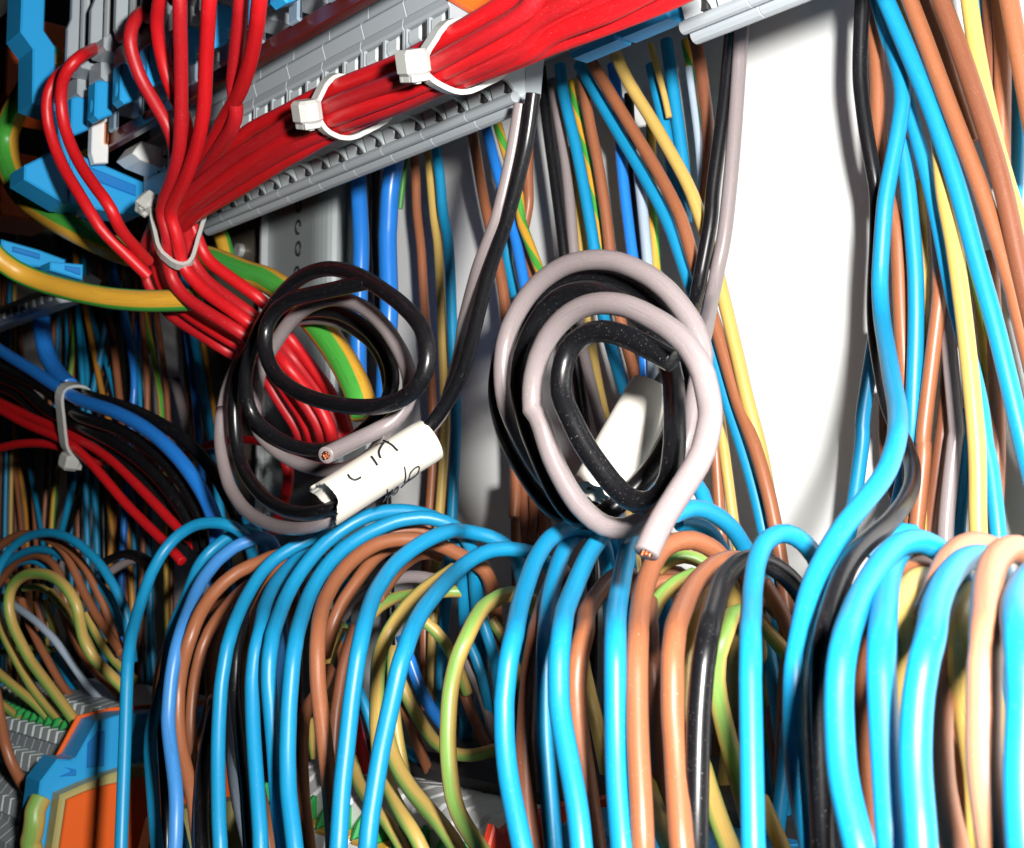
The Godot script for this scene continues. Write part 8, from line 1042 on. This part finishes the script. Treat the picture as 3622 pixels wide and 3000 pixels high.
	cable("looped_cable","blue",3.0,0.03,0,2,"blue front-row looped cable, third blue one from the left","looped cables in the front row",[-167.7,-165.4,21.9,-161.3,-155.3,23.6,-153.6,-143.8,25.7,-148.1,-135.6,27.4,-142.7,-127.4,29.5,-135.3,-116,32.9,-128.9,-106.5,36.2,-123.2,-98.9,39.2,-118.4,-93.2,41.7,-114.5,-89.1,43.7,-108.9,-84,46.6,-104.5,-80.4,48.9,-98.4,-75.9,52,-90.6,-70.8,55.9,-82.7,-66,59.9,-76.2,-62.5,63.3,-71.3,-60.3,66.1,-69.7,-59.9,67.1,-68,-60,68.2,-66.6,-60.9,69.3,-65.7,-62.5,70.2,-65.1,-64.3,70.8,-64.8,-66.2,71.2,-64.2,-72.2,72,-62.8,-78,72.8,-60,-85.4,73.8,-58.3,-89,74.3,-55.4,-94.3,75.1,-53.2,-97.5,75.6,-50.5,-100.5,76.1,-42.7,-106.7,77.2,-40,-109.6,77.6,-37.6,-112.8,77.8,-35.4,-116.2,78,-30.7,-125.1,78])
	cable("looped_cable","black",3.0,0.03,0,2,"black front-row looped cable, first black one from the left","looped cables in the front row",[-134.6,-158.9,19.6,-141.5,-149.1,18.4,-143.6,-145.7,18.2,-145.4,-142.1,18.1,-146.1,-140.2,18.2,-147,-136.4,18.5,-147.1,-132.4,19.2,-146.4,-128.6,20.2,-145.8,-126.8,20.8,-143.4,-121.7,22.7,-141.4,-118.5,24.2,-139.2,-115.5,25.6,-133.2,-108.5,29.5,-129.4,-104.6,31.8,-124.1,-99.6,35,-115.8,-92.6,39.8,-103.9,-83.8,46.6,-93.2,-76.6,52.4,-80.6,-69,59,-72.5,-64.6,63.1,-64.4,-60.5,67.2,-59.5,-58.2,69.9,-56.2,-57,71.8,-54.6,-56.6,72.9,-53,-56.7,74.1,-51.6,-57.5,75.3,-50.9,-59.1,76.2,-50.7,-60.9,76.9,-50.8,-62.9,77.3,-51.2,-66.8,77.8,-51.3,-70.8,78.3,-51.2,-72.8,78.5,-50.4,-76.6,79,-49.1,-80.4,79.6,-47.5,-84,80.1,-44.1,-91.2,81.1,-38.6,-101.7,82.7,-36.4,-107.3,83.5,-35.5,-111.2,83.8,-34.9,-115.1,84,-34.3,-125.1,84])
	cable("looped_cable","brown2",3.0,0.03,0,2,"dark brown cable deep among the loops, first dark brown one from the left","looped cables in the front row",[-66.7,-49,48,-72.1,-50.8,50.5,-77.5,-52.6,52.7,-81.2,-53.9,53.9,-84.9,-55.5,54.9,-88.4,-57.5,55.6,-91.7,-60,56.1,-94.6,-62.8,56.4,-97.1,-66.1,56.6,-99,-69.8,56.8,-100.2,-73.7,57,-100.6,-77.7,57.2,-100.5,-79.8,57.3,-100.1,-81.8,57.4,-98.7,-85.7,57.6,-94.9,-92.9,58])
	cable("coiled_cable","gray",3.9,0.03,0,1,"grey cable wound into the large coil with its cut copper end hanging down","coiled spare cable ends",[95,-24.2,60,93.1,-24.5,60.5,91.2,-24.5,61,89.3,-24,61.6,87.7,-23,62.1,86.3,-21.6,62.7,85.1,-20.1,63.2,83.1,-16.8,64.3,81.5,-13.4,65.4,80.1,-9.7,66.5,78.9,-6,67.3,78.5,-4.1,67.5,78.2,-2.1,67.6,78,1.9,67.6,78.4,5.9,67.4,79,7.8,67.3,79.8,9.6,67.2,82.1,12.9,66.9,85,15.6,66.7,88.4,17.7,66.5,92.1,19.1,66.3,96.1,19.9,66.2,100,20,66,104,19.6,65.8,107.9,18.7,65.6,111.7,17.3,65.5,116.9,14.5,65.2,120.1,12.1,65,121.6,10.8,64.9,124.3,7.8,64.7,126.6,4.6,64.4,127.5,2.8,64.3,128.2,0.9,64.2,128.5,-1.1,64,128.2,-3.1,63.8,127.6,-4.9,63.5,125.4,-10.5,62.8,124.1,-14.3,62.7,123.6,-16.2,62.9,123.3,-18.1,63.4,123,-21.8,64.9,122.4,-25.3,66.8,121.8,-26.9,67.7,121,-28.5,68.7,119.9,-29.8,69.7,118.4,-30.8,70.6,116.8,-31.4,71.5,115,-31.5,72.4,113.2,-31,73.2,111.7,-30,74.1,110.4,-28.7,74.9,109.2,-27.3,75.6,107.3,-24,76.8,104.9,-18.6,78.2,103.3,-12.9,79.1,102.5,-11.2,79.3,101.3,-9.7,79.7,101.3,-7.7,79.8,101.6,-5.8,80,102.1,-3.8,80.1,102.9,-2,80.2,103.9,-0.3,80.4,105.2,1.3,80.5,106.6,2.7,80.7,108.2,3.9,80.8,111.7,5.7,81,115.6,6.7,81.2,119.6,6.9,81.4,123.5,6.4,81.7,127.4,5.4,81.9,131.1,3.9,82.1,136.4,1.1,82.4,139.8,-1.1,82.7,142.8,-3.7,82.9,145.2,-6.8,83.2,146.1,-8.6,83.3,147.5,-12.4,83.8,148.2,-14.2,84.3,148.9,-15.8,85.2,149.5,-19.3,87,149.6,-22.7,89.1,147.9,-30.8,94.7,147.7,-35.8,98])
	cable("coiled_cable","black",3.9,0.03,0,2,"black cable wound into the large coil, ending inside its top rim","coiled spare cable ends",[92.7,-25,56,91.5,-26.6,56.6,90.2,-28,57.2,88.5,-28.8,57.7,86.6,-28.7,58.2,84.8,-27.9,58.7,81.7,-25.5,59.4,80.3,-24,59.7,77.9,-20.9,60.4,75.7,-17.6,61.1,73.7,-14.2,61.9,72.3,-10.5,62.6,71.6,-6.6,63.2,71.3,-2.6,63.6,71.6,1.4,63.5,72.4,5.3,63.2,73.2,7.1,63,75.4,10.5,62.6,78.2,13.3,62.3,81.5,15.5,61.9,85.2,17,61.6,87.2,17.6,61.4,91.1,18.1,61.1,97.1,18.1,60.7,101.1,17.5,60.3,103,17,60.2,106.7,15.4,59.9,108.5,14.4,59.7,111.7,12,59.4,114.5,9.2,59,115.8,7.7,58.8,117.9,4.3,58.4,118.7,2.4,58.2,119.1,0.5,58,119.1,-1.5,57.7,118.8,-3.5,57.5,117.3,-7.2,57,115.6,-10.8,56.7,114.8,-12.6,56.7,114.1,-14.5,57,113.4,-16.3,57.7,112.9,-18,58.6,111.9,-21.2,60.8,110.5,-24.1,63.1,108.7,-26.9,65.5,107.6,-28.1,66.6,106.3,-29.1,67.7,104.7,-29.8,68.7,102.8,-29.6,69.3,101.1,-28.7,69.7,99.6,-27.4,69.9,96.9,-24.4,70.1,93.4,-19.5,70.1,91.3,-16.1,70.1,89.3,-12.5,70.1,87.7,-8.8,70,86.4,-5,69.9,86,-3.1,69.9,85.9,-1.1,69.7,86.1,0.9,69.6,86.6,2.9,69.5,88.3,6.5,69.2,89.4,8.2,69,90.7,9.7,68.9,92.2,11.1,68.7,93.9,12.1,68.6,95.7,12.9,68.5,97.6,13.4,68.4,99.6,13.6,68.2,101.6,13.6,68.1,105.6,13,67.9,109.3,11.5,67.7,114.5,8.4,67.3,117.6,5.8,67,120.3,2.9,66.7,121.4,1.2,66.5,123.1,-2.4,66.6,123.9,-4.2,67,124.9,-5.8,67.6,126.9,-8.8,69.5,129.9,-12.9,72.6,131.5,-16.1,74.4,132.1,-17.9,75.1,132.5,-21.8,76.2,132.4,-23.7,76.7,131.7,-25.5,77.3,130.4,-26.9,77.8,128.6,-27.5,78.3,126.7,-27.3,78.8,124.9,-26.5,79.3,123.4,-25.2,79.7,122.1,-23.8,80.2,118.7,-19,81.7,116.8,-15.6,82.6,115.1,-12,83.3,114.1,-10.3,83.4,113.3,-8.4,83.4,112.9,-6.5,83.2,112.9,-4.5,83,113.2,-2.5,82.7,114,-0.7,82.4,115.4,0.7,82,117.2,1.6,81.7,119.1,2,81.5,121.1,2,81.2,123.1,1.6,80.9,126.8,0.2,80.4,130.3,-1.6,79.9,135.5,-4.6,79])
	cable("coiled_cable","black",3.5,0.03,0,2,"black cable wound into the small coil as its front ring","coiled spare cable ends",[31.9,-16.4,60.5,31.8,-18.4,64,31.9,-19.3,65.7,33.2,-22.9,72.6,33.3,-23.9,74.4,32.9,-24.8,76,31.6,-25.6,77.3,29.9,-26.2,78.1,27.9,-26.6,78.5,23.8,-27,78.6,19.8,-27,78.4,13.8,-26.6,77.7,7.9,-25.7,77,2.1,-24.4,76.2,-3.6,-22.8,75.4,-7.3,-21.4,74.8,-12.6,-19,74,-17.7,-16,73.3,-20.6,-13.3,73,-21.8,-11.7,72.9,-22.7,-9.9,72.9,-23.3,-8,73,-23.7,-6.1,73.2,-23.9,-4.1,73.3,-23.9,-0.1,73.6,-23.3,5.8,73.7,-22.6,9.7,73.3,-22,11.6,73,-21.2,13.4,72.7,-20.1,15.1,72.3,-18.8,16.6,72,-15.9,19.2,71.4,-12.5,21.1,70.8,-10.6,21.8,70.5,-6.8,22.8,69.9,-2.9,23.3,69.4,1.1,23.5,68.9,5.1,23.5,68.5,9,23.1,68,14.8,21.8,67.2,18.5,20.4,66.7,22,18.6,66.1,25.3,16.4,65.5,26.9,15.2,65.2,29.6,12.4,64.6,30.8,10.8,64.2,31.6,9.1,63.9,32.2,7.2,63.5,32.3,5.2,63.2,31.9,3.3,62.9,31.1,1.5,62.7,29.8,-0.1,62.5,28.4,-1.5,62.5,25.3,-4,62.5,20.4,-7.4,63.4,17,-9.3,64.5,15.3,-10.1,65.2,13.5,-10.6,65.9,9.8,-11.1,67.3,6,-11,68.7,2.3,-10.2,70.1,-1.3,-8.9,71.5,-4.6,-7.1,73,-7.5,-4.8,74.5,-8.7,-3.4,75.3,-9.6,-1.8,76.1,-9.9,0,76.9,-9.7,1.9,77.7,-9.2,3.6,78.3,-8.4,5.4,78.9,-6.7,8.9,79.7,-4.6,12.2,80.1,-3.3,13.8,80.2,0.9,18,80.5,5.7,21.4,80.7,10.9,24.3,80.9,16.4,26.3,81.1,22.2,27.5,81.3,28.1,27.8,81.4,34,27.3,81.5,39.7,26,81.6,43.5,24.8,81.7,49.1,22.5,81.9,54.6,19.8,82.2,61.7,16,82.6,65.1,13.8,82.7,68.4,11.5,82.9,71.4,8.8,83.1,72.6,7.2,83.3,73.5,5.4,83.4,74,3.5,83.5,74,1.5,83.7,73.4,-0.4,83.8,72.3,-2.1,84,70.7,-3.3,84.1,68.9,-4.2,84.2,67.1,-4.9,84.3,63.2,-5.7,84.6,57.2,-5.9,84.8,49.2,-5.2,85.2,39.3,-3.4,85.5,31.6,-1.3,85.8,25.9,0.8,85.9,22.3,2.5,86,20.5,3.5,86.1,17.4,6,86.2,16,7.5,86.2,14.9,9.2,86.2,14.1,11,86.2,13.7,13,86.1,13.7,15,86,14.3,16.9,85.8,15.5,18.4,85.6,17.1,19.6,85.4,18.9,20.4,85.2,22.7,21.4,84.9,26.7,21.7,84.5,40.4,21.6,83.3,50.1,21.7,82])
	cable("coiled_cable","gray",3.5,0.03,0,1,"grey cable wound into the small coil with its cut copper end at the front","coiled spare cable ends",[29.3,-16.8,57.9,28.8,-18.9,61.3,28.8,-20,63,29.3,-22.1,66.3,30,-24.1,69.8,30.2,-25,71.5,30.1,-26,73.3,29.4,-27,74.8,27.9,-27.8,75.9,26.2,-28.5,76.5,22.4,-29.4,76.8,18.4,-29.9,76.8,14.5,-30.1,76.5,8.5,-30,75.9,2.5,-29.6,75.3,-3.4,-28.8,74.7,-9.3,-27.6,74.1,-13.1,-26.6,73.8,-16.9,-25.3,73.4,-20.6,-23.6,73.1,-25.7,-20.5,72.6,-28.7,-17.9,72.4,-30,-16.4,72.2,-32.4,-13.1,71.9,-34.2,-9.6,71.7,-35.6,-5.9,71.4,-36.1,-3.9,71.2,-36.6,0,70.8,-37.1,1.6,70.4,-38.3,0.1,69.9,-39,1.4,69.3,-39,3.4,68.9,-38.5,7.3,68.3,-37.1,11,67.7,-36.2,12.8,67.4,-33.7,15.8,66.8,-32.2,17.2,66.5,-28.9,19.4,66,-27.2,20.4,65.8,-23.5,21.9,65.3,-17.7,23.4,64.6,-13.7,23.8,64.2,-9.7,23.9,63.8,-5.7,23.7,63.3,-1.8,23.3,62.9,2.2,22.5,62.5,6,21.5,62.1,9.8,20.2,61.6,13.4,18.6,61.2,18.5,15.4,60.4,21.4,12.7,59.9,22.6,11.1,59.6,23.5,9.4,59.3,24.2,7.5,59.1,25.2,3.6,59,26.1,-0.3,59.5,27,-4.1,60.3,27.2,-6,60.9,27.2,-7.9,61.5,26.7,-9.7,62.1,25.8,-11.4,62.7,24.5,-12.8,63.2,22.9,-13.9,63.8,21.2,-14.8,64.3,17.5,-15.9,65.2,15.5,-16.1,65.6,11.6,-16.2,66.4,7.7,-15.8,67.2,3.8,-15,68,0,-13.9,68.8,-3.6,-12.5,69.5,-7.1,-10.7,70.4,-10.4,-8.5,71.2,-11.8,-7.2,71.6,-13.1,-5.8,72.1,-14,-4,72.5,-14.2,-2.1,73,-13,1.6,73.6,-11.4,7.4,73.9,-10.6,9.2,73.9,-9.4,10.9,73.9,-6.4,13.5,73.8,1.8,19.2,73.7,5.4,21,73.6,7.2,21.7,73.6,9.2,22.3,73.6,13.1,23.1,73.5,19.1,23.4,73.5,23.1,23.1,73.5,27,22.4,73.4,32.7,20.5,73.4,36.3,18.8,73.3,39.8,16.8,73.3,43,14.4,73.2,46,11.8,73.2,50.1,7.4,73.2,52.5,4.2,73.4,54.5,0.8,73.8,55.1,-1.1,74.2,55.2,-3,74.7,54.8,-4.9,75.3,54.1,-6.5,76.2,53.2,-8,77.2,52.3,-9.2,78.6,51.7,-10.1,80.2,51.5,-11,82,51.7,-11.8,83.9,52.8,-13.2,87.4,54.3,-14.5,90.9,56.9,-16.4,96])
